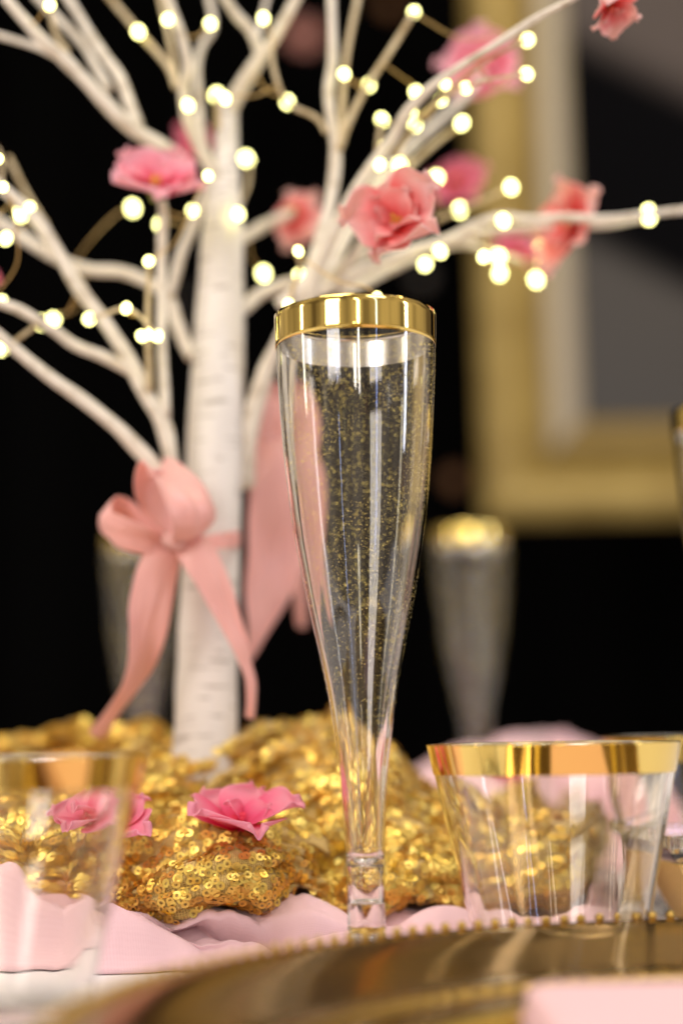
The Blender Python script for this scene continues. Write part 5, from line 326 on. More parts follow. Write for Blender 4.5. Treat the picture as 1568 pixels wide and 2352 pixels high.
6,-3,7,2,1,-1,-5,-9,11,1,-8,6,-3,-4,3,-9,7,-4,5,-2,1,-1,1,-3,0,-4,2,-15,9,5,4,4,-14,8,7,-4,-11,4,-2,4,7,3,1,-3,-11,-1,10,8,-2,-7,2,2,-3,-5,6,-2,1,0,-1,1,2,1,-1,4,-7,4,6,-2,-2,5,4,-8,6,0,0,-3,3,-2,-3,3,6,-4,0,0,-2,4,3,-12,2,2,2,2,1,1,3,-3,-1,5,-10,3,2,-4,4,-3,1,-4,7,-9,0,1,2,-1,5,-4,3,2,-4,-6,4,-3,-5,4,8,-6,-12,5,-2,1,7,1,3,5,-3,-2,5,-2,6,-3,-2,2,-2,-4,1,1,-1,-1,0,5,-8,-1,1,9,-9,8,-3,-8,-1,-4,6,-3,9,4,-2,-2,3,-2,3,-2,-1,-1,4,0,-5,-3,4,-5,-9,3,8,8,1,-2,3,-6,9,0,-3,-3,4,-7,2,4,-7,0,3,0,-4,3,0,-2,
6,5,-6,0,-9,-13,11,-6,3,8,2,-5,-4,-5,0,9,3,-6,8,7,-6,3,0,3,-3,10,-1,-2,-4,-3,-4,1,4,-2,-1,-2,5,2,-1,3,8,0,2,-7,4,-1,0,-2,1,3,1,-4,2,-2,2,0,1,-2,0,4,0,1,-3,-4,2,-2,1,2,5,-5,3,-11,4,4,4,-8,5,-2,-1,5,-6,1,0,1,-2,1,3,-3,-7,1,-5,6,5,-15,10,-14,2,14,2,-10,-1,-3,-1,11,6,-10,3,6,-5,12,-3,6,-2,0,3,-1,-4,0,1,-3,5,-3,4,2,1,-3,-4,4,6,-1,-1,2,-2,3,-1,-1,-1,1,-3,-2,5,1,-3,1,-5,6,-3,0,3,-4,7,-8,4,-3,5,-3,1,1,1,-7,-2,-6,6,9,-7,-6,7,1,2,-4,4,3,-5,3,-2,9,-11,-6,2,-10,9,-11,1,-2,3,15,-4,-8,4,-6,8,13,-4,-12,10,-4,2,3,3,4,
-1,2,-3,-1,0,1,0,-4,6,2,2,-9,5,0,8,-5,2,1,0,3,1,-1,4,-3,-3,4,0,-8,-5,7,-2,5,-5,6,1,-1,3,0,1,-5,7,-3,5,-7,-2,-3,2,0,1,-3,-5,8,5,-5,1,-2,3,-6,0,3,-7,9,-10,-2,7,-3,3,-8,-4,8,1,-5,-9,12,6,-10,8,2,-2,6,-2,-12,13,-1,3,4,-1,2,-7,1,2,-3,1,4,7,-6,5,-6,2,-5,-1,9,-7,1,3,2,1,-3,5,2,-5,3,-1,-4,5,-4,-6,10,-1,-2,-1,3,1,-2,2,4,5,-8,1,2,-1,-7,-2,2,-3,3,0,1,1,0,0,-2,4,-4,4,-5,3,6,-13,-3,3,5,-8,-4,5,9,-7,1,6,-2,-8,-1,5,-8,-3,15,3,-4,-1,-4,-1,4,6,-5,3,2,-1,-5,0,4,5,-5,5,-5,1,3,-4,2,4,5,-4,-5,-1,5,3,1,-5,4,3,-1,
6,-11,7,-4,-13,7,7,2,-3,4,11,-5,3,-6,5,-4,-8,2,0,-2,-4,2,0,2,-1,4,2,-2,1,-3,4,-3,5,-5,-9,4,7,-7,-8,11,4,1,-5,2,-10,0,4,7,2,-7,7,-5,-11,0,12,-1,-4,3,-3,-2,7,-4,5,-1,4,-3,-5,2,5,-7,4,-2,-7,7,-1,7,-3,0,6,2,-5,2,-2,2,2,-7,5,-4,6,-13,9,3,-13,5,2,9,-5,0,9,-5,1,-4,4,0,-5,3,-4,-5,3,-1,3,4,-1,4,-7,5,-3,3,-6,-13,8,8,-8,-8,16,-11,9,0,3,-5,6,2,-15,5,-3,-5,12,-9,9,-9,5,-7,5,7,-4,5,-4,-1,2,-6,10,-4,1,-1,2,-1,1,0,-4,2,-13,8,-1,4,4,-3,-4,6,-1,1,-1,2,8,-5,-3,-7,6,-2,0,-1,-5,2,2,6,-1,6,5,-4,-1,-5,-5,0,-4,4,4,-3,3,-3,1,4,
-4,6,-7,1,-4,3,4,-6,-4,8,-4,-8,9,-11,16,3,2,-9,3,3,-6,-1,3,-10,9,-8,10,-5,9,-4,-3,1,-10,2,4,3,8,-11,8,-3,0,-1,2,3,-3,0,1,1,-7,8,-5,1,6,-8,-1,1,5,1,-3,2,1,1,-3,-2,-10,7,8,-8,1,-2,4,8,-12,7,4,-4,3,-6,1,3,-4,-2,-4,0,11,-4,1,-4,2,2,5,-12,6,-11,0,10,-9,13,-4,8,-11,-10,7,5,5,-1,0,-6,2,-3,6,-3,0,-2,3,-3,6,-3,4,2,-11,-9,5,-6,15,-14,6,9,-2,7,1,6,-9,-3,4,2,1,6,-3,-4,5,-6,7,-2,1,3,-10,3,-3,8,-1,6,-10,1,6,-4,2,-4,-4,9,0,0,-3,-6,8,-3,-9,10,3,3,1,-1,-1,-3,4,-3,-7,-9,15,-11,10,-5,-11,15,-8,3,-2,9,2,-4,1,-1,-5,5,4,-3,3,-3,0,1,
0,-2,4,-1,-1,-2,-5,2,-5,-4,1,-3,19,-3,-1,4,-5,3,0,7,-3,-2,-5,0,4,-1,1,-6,10,-5,3,0,4,2,-5,3,-5,7,-5,4,-10,8,-9,5,3,2,-11,-6,6,4,-12,8,-3,14,-5,-5,2,4,-3,9,-6,2,-1,-5,8,-4,1,0,-1,-9,-1,10,-10,-1,6,5,-3,6,-4,6,-6,2,-1,-4,4,-2,0,0,2,-2,1,8,-4,1,-1,-1,-10,4,-4,4,4,-2,3,6,-3,-4,4,-4,2,3,8,-3,7,-4,1,-5,4,-2,5,-10,2,6,-6,5,-3,4,-6,12,-15,7,-8,0,-4,13,-1,-9,1,9,-14,9,-3,1,8,2,-5,1,-3,-2,-1,-2,7,-5,1,1,-3,-2,13,-16,-4,12,-9,1,4,-1,-4,6,-2,7,-2,3,3,-8,5,-2,2,-1,2,0,0,4,-5,-4,-2,5,1,3,-6,6,0,-4,1,5,-1,-2,0,-2,-3,4,-6,12,
-6,8,-6,1,-2,-3,6,2,-9,1,9,-6,5,-1,-6,-6,6,-1,-1,-4,-7,6,6,-5,-2,2,-1,-2,9,5,-6,3,2,-3,4,1,-4,1,-3,-2,0,-1,6,-13,11,-12,-5,9,8,1,5,-2,-3,-4,-2,5,1,6,-3,-8,-3,2,5,2,1,-7,8,5,-6,1,-7,6,-5,9,-6,3,-2,-5,3,7,-7,4,0,4,0,6,-6,7,-6,-2,2,4,3,-1,-15,10,7,-7,9,-3,2,-3,3,-5,4,-5,3,-4,-12,-4,-4,8,10,-6,8,-1,-8,16,-3,-3,6,-2,-6,5,1,1,3,-8,-7,-6,7,0,4,7,-10,-2,-2,2,3,2,6,-1,1,-2,-4,7,2,0,-5,-7,-2,0,5,-6,7,7,-4,3,-9,7,-7,8,-6,3,0,-4,-1,11,-1,1,-6,1,8,0,-7,-1,8,-5,-2,-8,8,5,-1,3,-2,1,3,-3,-6,3,1,0,-5,1,2,-4,-15,12,-7,-2,
13,2,-3,0,-3,11,-1,-7,-2,6,-2,2,3,-9,8,2,-3,-13,0,1,5,14,-15,-2,1,6,4,-3,2,0,1,1,1,4,0,-9,6,-2,-3,-6,-6,-2,4,7,4,-8,-3,-3,3,10,0,0,-2,-3,0,15,-5,1,101,-3,4,7,-9,-3,-17,-10,0,-14,-11,5,8,13,12,4,-9,6,0,-1,-5,-4,-1,-1,1,2,4,12,9,-3,-1,12,5,0,-8,-3,-6,-8,0,-5,0,-2,-4,-3,-2,-5,-1,-9,-7,1,10,0,3,8,-2,3,-1,-7,-7,3,1,6,5,10,15,-1,5,4,2,-6,11,-6,-7,-5,-2,-8,-9,-6,-11,-10,-3,7,2,12,11,4,4,17,-2,-2,-8,5,-8,4,-4,0,4,4,-1,-9,-2,-3,-1,13,0,4,-1,1,4,-4,-2,2,0,-3,-12,-7,15,-1,-9,0,3,11,0,-2,3,-3,2,-7,1,4,0,-1,1,-3,6,5,-5,-7,10,0,-4,4,
-1,1,3,-2,-4,2,-3,4,-12,-5,12,7,-7,-2,4,-16,10,8,-4,5,-3,-5,-4,-1,10,2,-7,1,-10,-8,8,6,12,5,-3,-4,0,-2,-2,0,3,7,-1,-13,10,-11,1,-3,8,1,-2,1,1,8,3,-2,-6,-6,7,-2,-14,-7,15,-8,-3,5,-8,9,12,-5,-1,7,-1,-4,-2,0,-3,4,3,-6,-5,12,-9,4,0,2,3,0,-4,2,7,-4,-4,1,0,5,3,-9,-7,10,3,-4,7,-8,-6,8,-13,0,10,-3,-2,-8,1,10,-2,6,-4,-12,3,13,-2,-2,0,-5,0,3,3,-11,-1,13,2,-11,2,-15,12,-3,-2,-1,11,7,-9,7,6,2,0,-12,1,6,-16,-8,11,4,-4,9,-10,-7,8,-1,-6,8,7,1,-2,0,-3,-3,4,2,-10,8,-9,7,0,2,2,6,-2,-4,0,2,-3,2,-3,-8,14,5,-7,-4,7,-4,4,2,-4,5,-3,-10,0,13,1,-2,
-8,1,-11,4,7,-6,5,2,2,-9,-3,7,4,-2,-7,9,-7,4,-4,4,11,-13,8,0,2,-5,2,-1,-2,6,-2,0,-1,-4,-6,6,-11,5,1,0,-4,14,0,-7,1,-6,-4,3,0,6,6,-5,3,-5,-2,7,5,-4,-2,-3,-5,-6,2,13,-1,3,-3,-7,-7,10,9,-14,1,12,-3,4,-2,4,-4,2,-6,8,5,-2,-8,7,-7,-1,2,-5,-5,0,0,-1,7,-3,3,2,-6,-2,2,5,-11,-3,0,12,1,-4,5,-9,5,9,-1,-9,10,-7,-11,-4,-1,-1,0,8,-1,1,-8,-3,6,7,-5,2,15,4,1,-2,-7,1,-2,-3,5,-5,2,-1,-12,5,8,2,1,2,-2,-3,-11,16,-4,0,4,-4,1,-3,11,-2,-8,7,-5,9,-5,6,-1,0,-1,-1,4,0,-6,0,-3,-8,0,2,-1,-13,6,-6,1,-2,6,1,-10,4,5,-4,5,-10,-4,1,9,3,-8,-2,2,9,
2,1,1,-2,1,1,-7,-9,6,-4,3,-6,-6,-3,1,0,4,-2,7,16,3,-3,-2,-7,-1,6,-6,4,3,-5,-6,3,0,8,1,4,-12,2,-14,19,3,-3,2,-5,-7,5,2,8,-3,0,2,2,-4,1,5,0,0,-1,-1,-5,0,1,1,-2,-11,-3,14,5,-7,7,0,-7,-2,9,-2,-5,0,-8,15,3,-2,3,-3,10,-11,-8,-5,13,-11,14,1,-7,-4,3,8,-19,7,-5,-2,8,-5,-9,2,1,1,-1,1,18,-2,0,6,0,-9,6,-3,-4,-1,-6,-4,4,-1,-1,6,15,-6,4,-16,5,6,0,-1,5,-9,5,-3,2,3,-4,4,4,-3,6,-2,-6,-2,-3,1,3,-5,0,7,8,-6,-2,-10,7,-8,15,-5,11,-3,-7,5,-5,-2,9,1,-7,-10,11,-11,17,-8,3,-14,10,-7,7,8,-7,-5,2,11,-14,-1,10,-3,-7,0,4,7,4,1,-5,-13,18,-5,-1,0,1,
3,-5,2,8,-13,4,-10,2,6,-12,9,2,9,-1,-10,7,4,-4,0,2,-2,-3,3,5,3,-8,6,-1,-12,8,-1,-4,-2,4,-8,6,-3,4,-3,4,2,-1,-2,7,-10,9,-8,3,4,-8,3,9,-13,-2,10,2,-8,6,-8,13,-9,11,-7,5,-11,-2,7,6,-8,-7,17,1,-10,1,9,-4,-7,-3,-3,3,5,5,-4,7,-1,3,0,-6,-1,-5,-6,13,-5,5,-4,-9,8,-7,7,-7,5,10,-1,-8,6,-3,2,-2,5,1,-6,-3,5,-6,6,6,-9,6,1,-1,-4,6,-4,4,-3,2,3,-5,-14,12,-9,8,3,-7,-1,10,-6,10,2,-2,-12,-2,8,-1,5,-8,0,-1,-8,7,-4,9,-6,7,5,1,4,-14,13,-2,-11,1,4,-5,-1,6,1,1,4,-5,6,0,0,-4,5,-4,-2,3,-5,0,-11,4,14,-6,-6,5,6,0,-4,1,7,1,-6,-6,-7,8,5,3,1,-3,
-1,-9,9,-5,-4,2,7,-2,-2,0,4,0,3,-3,4,-16,-1,14,-1,-4,9,0,-9,14,-4,-3,3,6,-11,-9,2,-3,7,-7,8,4,-3,0,0,14,-9,-5,0,-1,13,-5,8,0,-14,6,5,-1,-6,-10,0,2,11,3,-1,-3,2,-4,3,1,-5,3,2,8,-11,-7,10,3,-4,-4,2,10,-4,-11,4,8,-3,0,-14,-5,6,2,3,-6,7,-4,4,-2,1,0,4,2,0,-1,4,3,-8,1,-15,-3,-2,4,4,8,0,7,2,-4,-2,6,7,-1,-14,-8,1,3,3,-2,3,-2,9,-6,-9,5,12,-4,0,-6,-3,8,8,0,-7,8,-1,3,0,-1,0,-7,-7,11,4,-3,-9,7,2,0,-11,-2,0,7,-3,2,5,-3,-3,4,-16,2,11,-14,2,12,6,-4,-1,-16,7,0,2,1,-8,4,1,7,1,-8,10,0,6,-9,-11,14,2,-19,2,-4,6,4,0,7,1,-4,9,5,
-2,0,1,7,-7,-11,-1,3,-3,-1,3,-5,10,4,1,-7,10,5,-1,-1,-16,2,9,0,-11,1,0,12,-1,-4,7,0,-3,-6,0,8,-6,-4,7,10,-9,3,0,0,-4,-4,3,4,-6,2,-11,-8,4,-5,-3,4,10,9,0,-12,3,-2,-2,4,1,5,-8,2,7,-10,4,-3,-1,12,-1,-1,-15,4,6,-12,-1,7,9,-3,1,7,4,-6,-6,11,2,8,-7,-1,-10,6,-8,4,3,3,-6,-5,0,4,1,8,1,1,-8,5,3,-1,-4,3,1,3,3,-3,-1,0,-3,-2,2,1,5,-4,3,3,-4,-6,4,-2,-4,2,3,1,-12,-3,0,-3,-4,0,1,0,1,16,-3,-14,8,-8,12,-3,-4,12,-11,6,-1,-5,5,-1,-2,4,4,-9,-2,-1,12,-2,-10,2,8,9,-4,-5,-8,9,-10,-4,5,18,-9,5,-2,10,-8,-7,5,9,2,4,-2,0,-6,-3,3,2,-6,2,2,3,
-3,0,0,1,5,2,-4,5,-2,-11,2,2,7,-2,3,0,2,-6,1,2,-6,-8,-5,13,-12,-7,0,0,0,0,7,-10,1,6,4,0,0,-8,9,3,-6,8,0,3,0,-4,2,4,-1,-7,-8,-4,8,-5,9,2,2,3,5,-12,-5,3,-14,9,2,-10,1,10,7,-8,-2,13,-4,-2,12,2,1,-4,4,-5,-2,1,3,-3,1,0,0,3,-6,3,6,-2,2,-4,-1,-1,8,-10,7,-3,6,0,4,-3,2,0,-4,-3,-7,0,-5,2,-9,1,-4,1,5,1,7,-12,-8,5,-3,13,1,-7,8,-3,5,-2,6,-8,-4,13,-5,-1,2,5,3,-14,-2,-1,6,0,2,-5,1,8,9,-9,-10,-6,5,5,5,-4,8,2,-3,0,-5,-2,14,-4,3,-10,7,6,-1,-2,2,-7,2,0,-3,3,1,-3,4,5,-2,-4,-6,-3,10,-6,9,-7,11,-1,6,-1,-2,-2,-3,-2,-13,10,1,-1,
-3,-1,1,-9,-3,3,7,6,-8,7,-11,-10,8,-6,11,2,4,-5,13,-3,-4,0,3,5,-3,-9,4,5,-5,6,2,2,2,-1,4,-10,7,-7,0,10,-11,4,-3,10,-8,-2,14,-2,-15,-3,5,6,5,-10,-3,13,8,-1,-1,-6,-7,3,6,1,2,-4,3,-4,1,0,-10,5,-4,11,2,-3,9,2,-3,3,-4,-4,0,-8,-15,14,4,2,2,-5,-5,-4,-9,4,-4,11,-9,12,6,-5,0,6,-9,-1,6,4,8,-6,-3,6,4,12,-3,-8,-11,6,-6,-2,0,-2,14,-11,16,2,-1,-3,-5,9,-6,7,-9,7,-1,-8,3,14,-6,3,-13,-4,7,-1,-11,-3,13,11,0,1,-8,-5,2,6,-1,-5,-2,-10,6,11,-2,6,-10,15,-1,-6,5,6,-6,1,-5,-8,7,3,-2,5,-1,2,-2,3,-15,2,-3,5,-8,2,-5,-4,9,7,-6,12,3,4,-7,-5,7,-1,-3,-3,-10,15,
-8,6,-7,0,-8,1,8,-7,9,-7,11,5,2,-7,-8,4,8,-6,8,-10,7,-6,-13,10,-1,3,-3,6,-6,1,6,-5,-5,6,6,-2,-4,-4,-9,5,-3,0,2,3,11,-2,-5,2,-5,11,8,-3,4,-5,-4,1,3,0,-7,7,0,3,-1,0,3,-1,-12,-9,-2,6,-6,0,2,0,2,4,10,-4,3,8,-11,4,8,-11,2,1,-11,10,7,5,-6,0,-11,-9,7,3,-2,0,0,11,2,7,-3,-10,9,-6,7,-10,6,4,-18,-1,-2,1,-7,15,5,-10,-1,1,1,-11,11,6,3,1,-15,-10,2,6,5,-3,5,18,-11,3,-1,-4,-1,3,6,-3,-1,0,-2,7,-9,10,3,3,-4,-13,5,0,-4,3,-6,6,-1,3,4,1,0,-11,4,-8,0,20,-9,-2,5,-6,1,-3,13,-1,0,2,0,3,-5,-8,-10,5,-2,11,-1,6,-1,-2,2,1,-1,-7,-8,-1,-6,7,-11,15,
-5,10,-15,3,0,1,2,0,12,-10,-7,5,-9,3,-2,5,10,-2,-1,6,0,2,-1,-9,2,6,-2,-4,5,-6,0,7,5,0,3,2,0,-12,-8,-2,6,-5,-7,11,-8,6,-2,-5,15,-3,11,1,-7,-4,-4,13,-8,2,1,-1,16,-2,-4,2,3,-1,-2,0,4,0,-6,0,0,2,-3,-2,3,-1,-2,-4,3,3,-12,4,-2,2,-11,12,-12,18,-11,2,-2,-2,-2,3,5,3,-13,-3,1,9,6,-14,14,0,-1,-3,5,-8,4,4,-2,-7,5,-5,9,-2,-4,3,7,-4,-12,-1,3,6,-2,-5,5,0,-6,10,-1,6,2,-18,8,-8,3,11,-12,4,-2,15,-8,-6,6,-4,6,0,2,-2,7,-2,-3,-5,0,6,0,-10,-7,12,-6,2,-3,1,4,4,-4,-7,-8,11,-13,0,-10,13,-7,4,9,2,-7,11,-8,6,3,-4,3,-7,0,7,3,-1,-11,7,-5,5,-1,1,-5,3,
-8,7,-2,1,8,2,-8,1,11,2,-7,-3,-12,-2,7,9,-1,1,2,3,-3,-3,9,-7,-10,0,5,8,-6,-8,0,-5,5,7,0,-3,5,2,-7,-2,8,0,-2,1,1,-2,1,-2,-12,12,-1,5,0,-2,-14,-6,9,6,-14,11,-6,2,-9,2,0,-9,4,11,-6,17,-10,-1,2,3,-2,1,3,12,-11,7,-13,10,-2,3,-14,-3,0,12,-10,4,2,-1,9,4,-6,-15,-2,3,3,9,-2,-7,-5,7,12,8,-7,1,-8,-10,-5,6,1,-8,8,-6,4,-1,2,-7,7,-8,-1,-1,-5,13,-15,2,4,7,-3,2,5,4,-1,-9,1,0,0,-3,-10,2,-2,13,-9,4,4,-4,-3,-2,0,-6,6,1,5,2,-7,14,-12,4,1,9,-2,-13,11,-15,2,11,3,2,-1,-3,-8,-5,0,6,-7,7,1,3,6,-2,8,-4,-6,-5,4,-3,10,2,2,-7,1,8,-7,3,-3,-3,-13,-3,
3,-6,2,-1,-2,5,0,10,-2,-10,-2,-7,0,19,-18,9,0,8,-14,-2,4,13,-1,-18,-1,0,-1,3,-3,10,-8,11,-1,-11,8,1,-5,-10,16,0,0,-4,4,0,-5,10,-6,0,-3,3,3,-8,16,-1,-4,-9,5,4,3,-9,-2,-8,6,10,-2,4,-4,-10,12,-10,9,5,9,-13,-5,-10,7,-2,0,3,4,10,-10,-8,-2,9,-7,-5,1,0,-2,0,6,7,-9,10,-9,1,8,-15,4,2,6,-7,-11,12,-5,7,-8,13,9,-14,-6,-2,5,2,-3,2,5,-1,12,-10,-4,2,-1,-4,6,5,7,-6,2,-2,-7,0,2,-6,6,9,-3,5,3,-5,-2,-1,-6,6,6,-18,11,-9,5,3,3,-5,-2,1,3,-8,-2,11,10,-1,-15,-4,13,2,-12,-1,1,-8,4,-3,11,-12,2,-2,-3,2,0,9,6,-13,-3,12,-6,-6,15,-9,12,-22,1,-2,1,0,1,8,-3,-2,9,5,
-5,-5,6,5,-5,-8,5,5,4,6,0,3,3,-3,-3,-9,5,-6,-7,10,1,-6,10,-5,7,6,-6,0,3,1,-5,3,-4,1,7,-19,4,10,-3,-6,3,1,-13,10,2,-3,-5,16,6,0,-16,-11,6,8,-14,2,12,-2,3,-14,6,-10,0,1,4,4,1,3,-6,-3,-6,4,12,-4,-6,-5,-1,-8,10,-7,3,-2,9,-1,13,4,-12,8,-8,4,6,-7,2,5,-15,8,8,0,5,-4,4,-6,10,-12,9,-13,-7,4,1,4,-2,-6,12,6,-3,2,-1,-2,1,1,-1,-7,9,-6,-18,6,9,4,-4,-5,-11,17,9,-3,-3,11,1,-3,-19,-2,2,5,-6,-1,1,8,2,-13,-1,2,-4,2,11,-5,8,11,-8,2,0,-8,1,8,-14,-5,-3,-6,9,6,1,-3,12,-7,1,5,-7,19,-10,-10,-1,-5,1,16,-7,-1,17,-9,3,-1,2,-9,13,-12,13,-6,-10,-4,-3,9,-5,-6,
12,11,1,-2,-2,-4,-11,-5,16,6,-2,3,-13,-4,4,11,1,-7,-12,7,8,-4,0,8,1,-4,-14,-3,5,-5,0,4,-8,4,4,1,-7,5,3,-1,9,-4,9,6,2,-12,-1,7,-1,0,-5,0,-9,-7,1,6,5,-4,2,4,-2,-1,-6,13,-2,6,-3,-15,7,6,10,-9,8,-1,-9,6,6,-6,1,0,5,-5,-4,-13,-4,8,-11,2,5,4,3,-7,-7,19,8,-12,-8,15,1,1,-11,-8,5,2,12,-1,-5,-2,0,5,-4,0,9,-14,-10,4,-6,14,-4,6,-15,3,3,-4,4,6,2,-3,-3,15,-2,-11,14,-6,-13,-4,9,2,2,3,2,-4,-3,-1,1,7,-3,6,-6,-13,-6,7,1,11,6,-10,6,-11,11,6,-7,4,-3,1,0,2,-1,-5,3,-5,-2,-15,3,12,-9,0,-6,1,7,10,-8,5,8,0,-12,16,4,4,-3,-17,-1,-11,14,3,-3,-1,-3,8,-3,-8,
7,-4,-2,2,-11,12,-8,5,5,-5,2,5,-4,-3,2,0,1,8,6,-1,5,-5,-9,0,4,3,0,1,-2,-2,-1,1,0,-8,7,2,9,-10,-8,10,1,-3,-3,5,9,-14,7,-2,0,-5,-7,13,4,-3,2,-7,0,-2,-1,-14,1,14,-2,-4,-9,9,5,7,-1,4,5,-9,-13,15,9,3,0,-5,-5,-17,8,2,1,-7,3,2,-8,-5,-1,1,11,-3,-15,8,10,-2,-5,8,-8,2,2,0,-3,9,4,11,-5,-4,-1,1,0,4,2,3,-5,0,0,-7,0,-6,10,-7,5,-4,8,-2,-8,7,-3,9,-8,-6,6,-12,7,-6,2,5,-12,-6,12,-2,5,2,1,2,-5,-5,-6,-4,8,5,-14,-2,1,2,6,6,15,-4,-8,0,0,5,5,4,-11,-20,8,9,3,-10,-4,10,3,-3,-13,-3,4,8,-7,-3,6,8,6,1,-4,3,-8,-2,6,-1,5,6,-6,-3,3,0,7,2,
3,0,-2,-4,2,-6,5,0,1,-1,3,-2,2,-13,-1,8,-1,-5,9,-6,-8,-10,10,-4,5,2,4,-15,6,-11,-1,16,-2,3,-10,0,-6,1,6,2,-1,2,-7,0,4,-1,16,-3,-2,-3,-4,2,0,16,-8,-23,0,1,6,0,7,3,2,1,3,-5,-3,9,-7,5,9,-7,3,-1,-15,4,0,-5,4,-2,3,9,2,-1,2,-2,1,3,2,1,-4,-6,8,-5,0,1,4,3,-1,-3,-1,-14,8,-7,8,-5,4,1,3,-13,4,-9,0,0,7,-8,20,-3,-7,7,-1,3,-11,-9,-4,1,3,-9,0,13,-3,-6,4,-6,7,1,7,5,-4,-1,-8,12,-5,-9,-2,-1,15,-2,7,6,2,-9,2,3,-5,11,-4,-9,5,-2,-7,6,-3,-3,-6,0,-4,0,-7,10,8,-8,13,7,-4,1,3,-5,8,-4,-8,7,1,2,-8,-6,0,12,-6,-15,14,1,-2,-10,5,10,4,-11,-9,3,
2,-10,6,-4,14,2,0,-3,-7,0,6,-9,-14,5,9,-18,-3,2,2,2,6,2,3,0,4,7,1,-6,-8,12,-12,1,-1,8,13,4,4,0,1,-5,-3,0,2,-1,7,-11,-6,8,-3,-11,6,-8,0,1,-9,16,-6,1,11,-9,0,9,2,-5,5,-10,0,9,-9,3,5,6,-2,-4,-8,4,-2,-14,5,4,16,1,-8,1,9,0,-15,-10,14,3,5,1,-5,-1,2,0,-6,-1,-4,2,-9,-9,6,-14,-4,1,2,1,0,5,4,1,1,7,5,4,-5,-1,6,7,-6,2,7,8,-2,2,-1,-1,-2,-9,1,-6,3,3,-6,-5,8,-10,8,-12,4,1,-13,15,1,6,6,-5,-2,-3,6,-8,8,-11,-1,-3,-7,0,5,-1,1,1,-5,6,-2,9,-5,3,13,-9,2,-3,10,3,-1,-12,-4,-4,2,4,-8,11,2,-3,-4,-1,-4,9,4,-9,-2,-14,-10,-4,4,-1,0,4,5,2,
1,3,1,0,5,-8,4,11,12,0,2,0,1,4,-6,-2,0,-4,-3,-3,-4,-4,-2,3,-3,5,4,-10,9,8,-1,5,-9,-5,4,-4,-4,4,4,-16,4,-12,6,7,-6,-12,7,1,5,14,-8,15,-13,3,-7,-12,12,-9,5,-6,9,9,7,-3,0,-9,3,7,-4,0,0,4,-1,-1,-7,1,6,3,0,-6,-11,-12,-2,-2,3,1,0,-2,2,0,-2,4,8,4,-6,1,10,3,9,-5,-1,2,-2,-4,0,3,-2,-5,-8,7,-8,9,-4,8,6,-10,8,-12,-2,15,-9,12,-5,-8,-9,17,8,-19,-3,-1,-12,4,-3,8,11,-2,-7,18,2,-10,-1,-6,-6,-6,1,2,10,3,-6,4,15,-3,3,-4,2,-9,4,5,-5,5,0,3,-4,-4,0,3,-1,0,3,-5,-2,-16,0,8,-5,-6,-3,2,-7,5,10,9,4,-5,-2,7,10,-6,5,-4,-11,-4,-2,8,12,-9,-13,6,-8,7,
-7,4,1,-6,11,-9,-5,8,-13,14,9,-12,-13,16,12,-12,-12,-7,-4,12,-1,2,5,11,-3,-22,16,-14,8,8,-11,4,-6,2,-1,9,4,-7,8,5,-2,-1,7,-8,-4,7,6,0,-4,-4,2,-4,-1,4,-1,-3,-3,-3,10,-5,-13,-3,-1,-4,-4,7,-6,1,11,-2,6,6,-8,4,6,-6,4,1,-8,1,-1,-8,16,0,-7,3,9,-5,-7,3,-8,0,8,0,9,-13,-11,7,20,-8,-11,16,4,-7,8,-15,7,-2,-1,7,-7,-4,1,-5,16,-9,-11,3,5,4,-9,1,2,10,-2,-1,-10,12,-5,8,8,3,1,-5,1,-6,2,-4,-4,-2,7,-3,3,1,-10,1,0,2,6,-8,-8,-5,-8,6,-5,-5,0,0,1,14,-8,11,7,-10,4,3,-8,0,-1,-1,6,4,4,0,8,7,-3,0,-11,-12,-3,3,21,-7,-8,-6,8,1,-2,17,0,-9,9,-10,6,6,-11,2,-1,3,
-15,5,8,0,1,-14,4,6,1,3,-10,13,0,0,-4,6,-16,4,8,4,4,3,-2,-5,-2,0,1,-11,5,-3,-7,12,-11,-7,4,0,10,4,0,-5,-11,-2,-6,-7,-2,0,5,11,-1,-2,5,0,3,0,-4,-3,0,-1,2,2,8,3,-1,8,1,2,-4,-14,-15,8,6,2,-13,7,-5,4,4,-6,0,1,1,3,4,2,-9,-7,3,4,5,-6,10,3,-1,-4,1,1,2,-2,-8,3,11,-11,10,0,-19,4,-3,11,6,2,0,-1,-7,8,-5,-4,-11,11,-4,4,-6,6,2,-1,2,-5,-2,7,-14,2,-7,-10,-2,1,10,-3,1,3,1,3,2,-2,8,-5,-1,3,-7,7,5,6,-1,5,-2,2,-2,-8,-19,6,1,8,-6,9,-10,-3,12,-8,1,6,-5,-11,7,12,-2,-10,7,-3,-1,1,8,4,-6,0,-8,-5,5,5,-2,-5,5,-8,-1,12,-9,5,-12,2,5,1,4,7,
-16,4,-4,4,-10,-5,8,15,-11,11,0,3,5,-6,-8,2,-13,1,1,-5,-7,0,2,5,0,2,-5,0,2,1,10,13,-5,3,4,5,1,7,-8,11,2,0,-1,-7,-9,-9,13,-12,-1,5,1,-5,13,4,-7,1,1,-11,-2,5,11,-10,2,6,-4,3,9,-4,-9,1,1,-3,3,4,-11,10,-4,-4,2,-6,-8,18,-10,2,2,-7,7,5,-6,-5,5,0,0,4,-7,4,-10,6,8,7,3,-12,-6,3,-11,6,3,-8,-6,0,4,2,-1,-3,-2,5,0,5,-4,2,8,-1,2,1,-3,16,-12,3,11,4,-3,-2,-1,-14,9,-6,-3,-2,7,6,2,3,-2,-7,1,-8,7,-4,10,-14,8,6,-2,-4,4,0,-3,-6,5,-7,-3,12,-19,5,3,-4,4,5,-15,9,-5,0,1,-7,5,5,-1,-8,3,0,-1,11,-3,-4,-1,-2,3,11,-2,-9,6,1,-8,-3,-1,-4,11,-10,4,3,
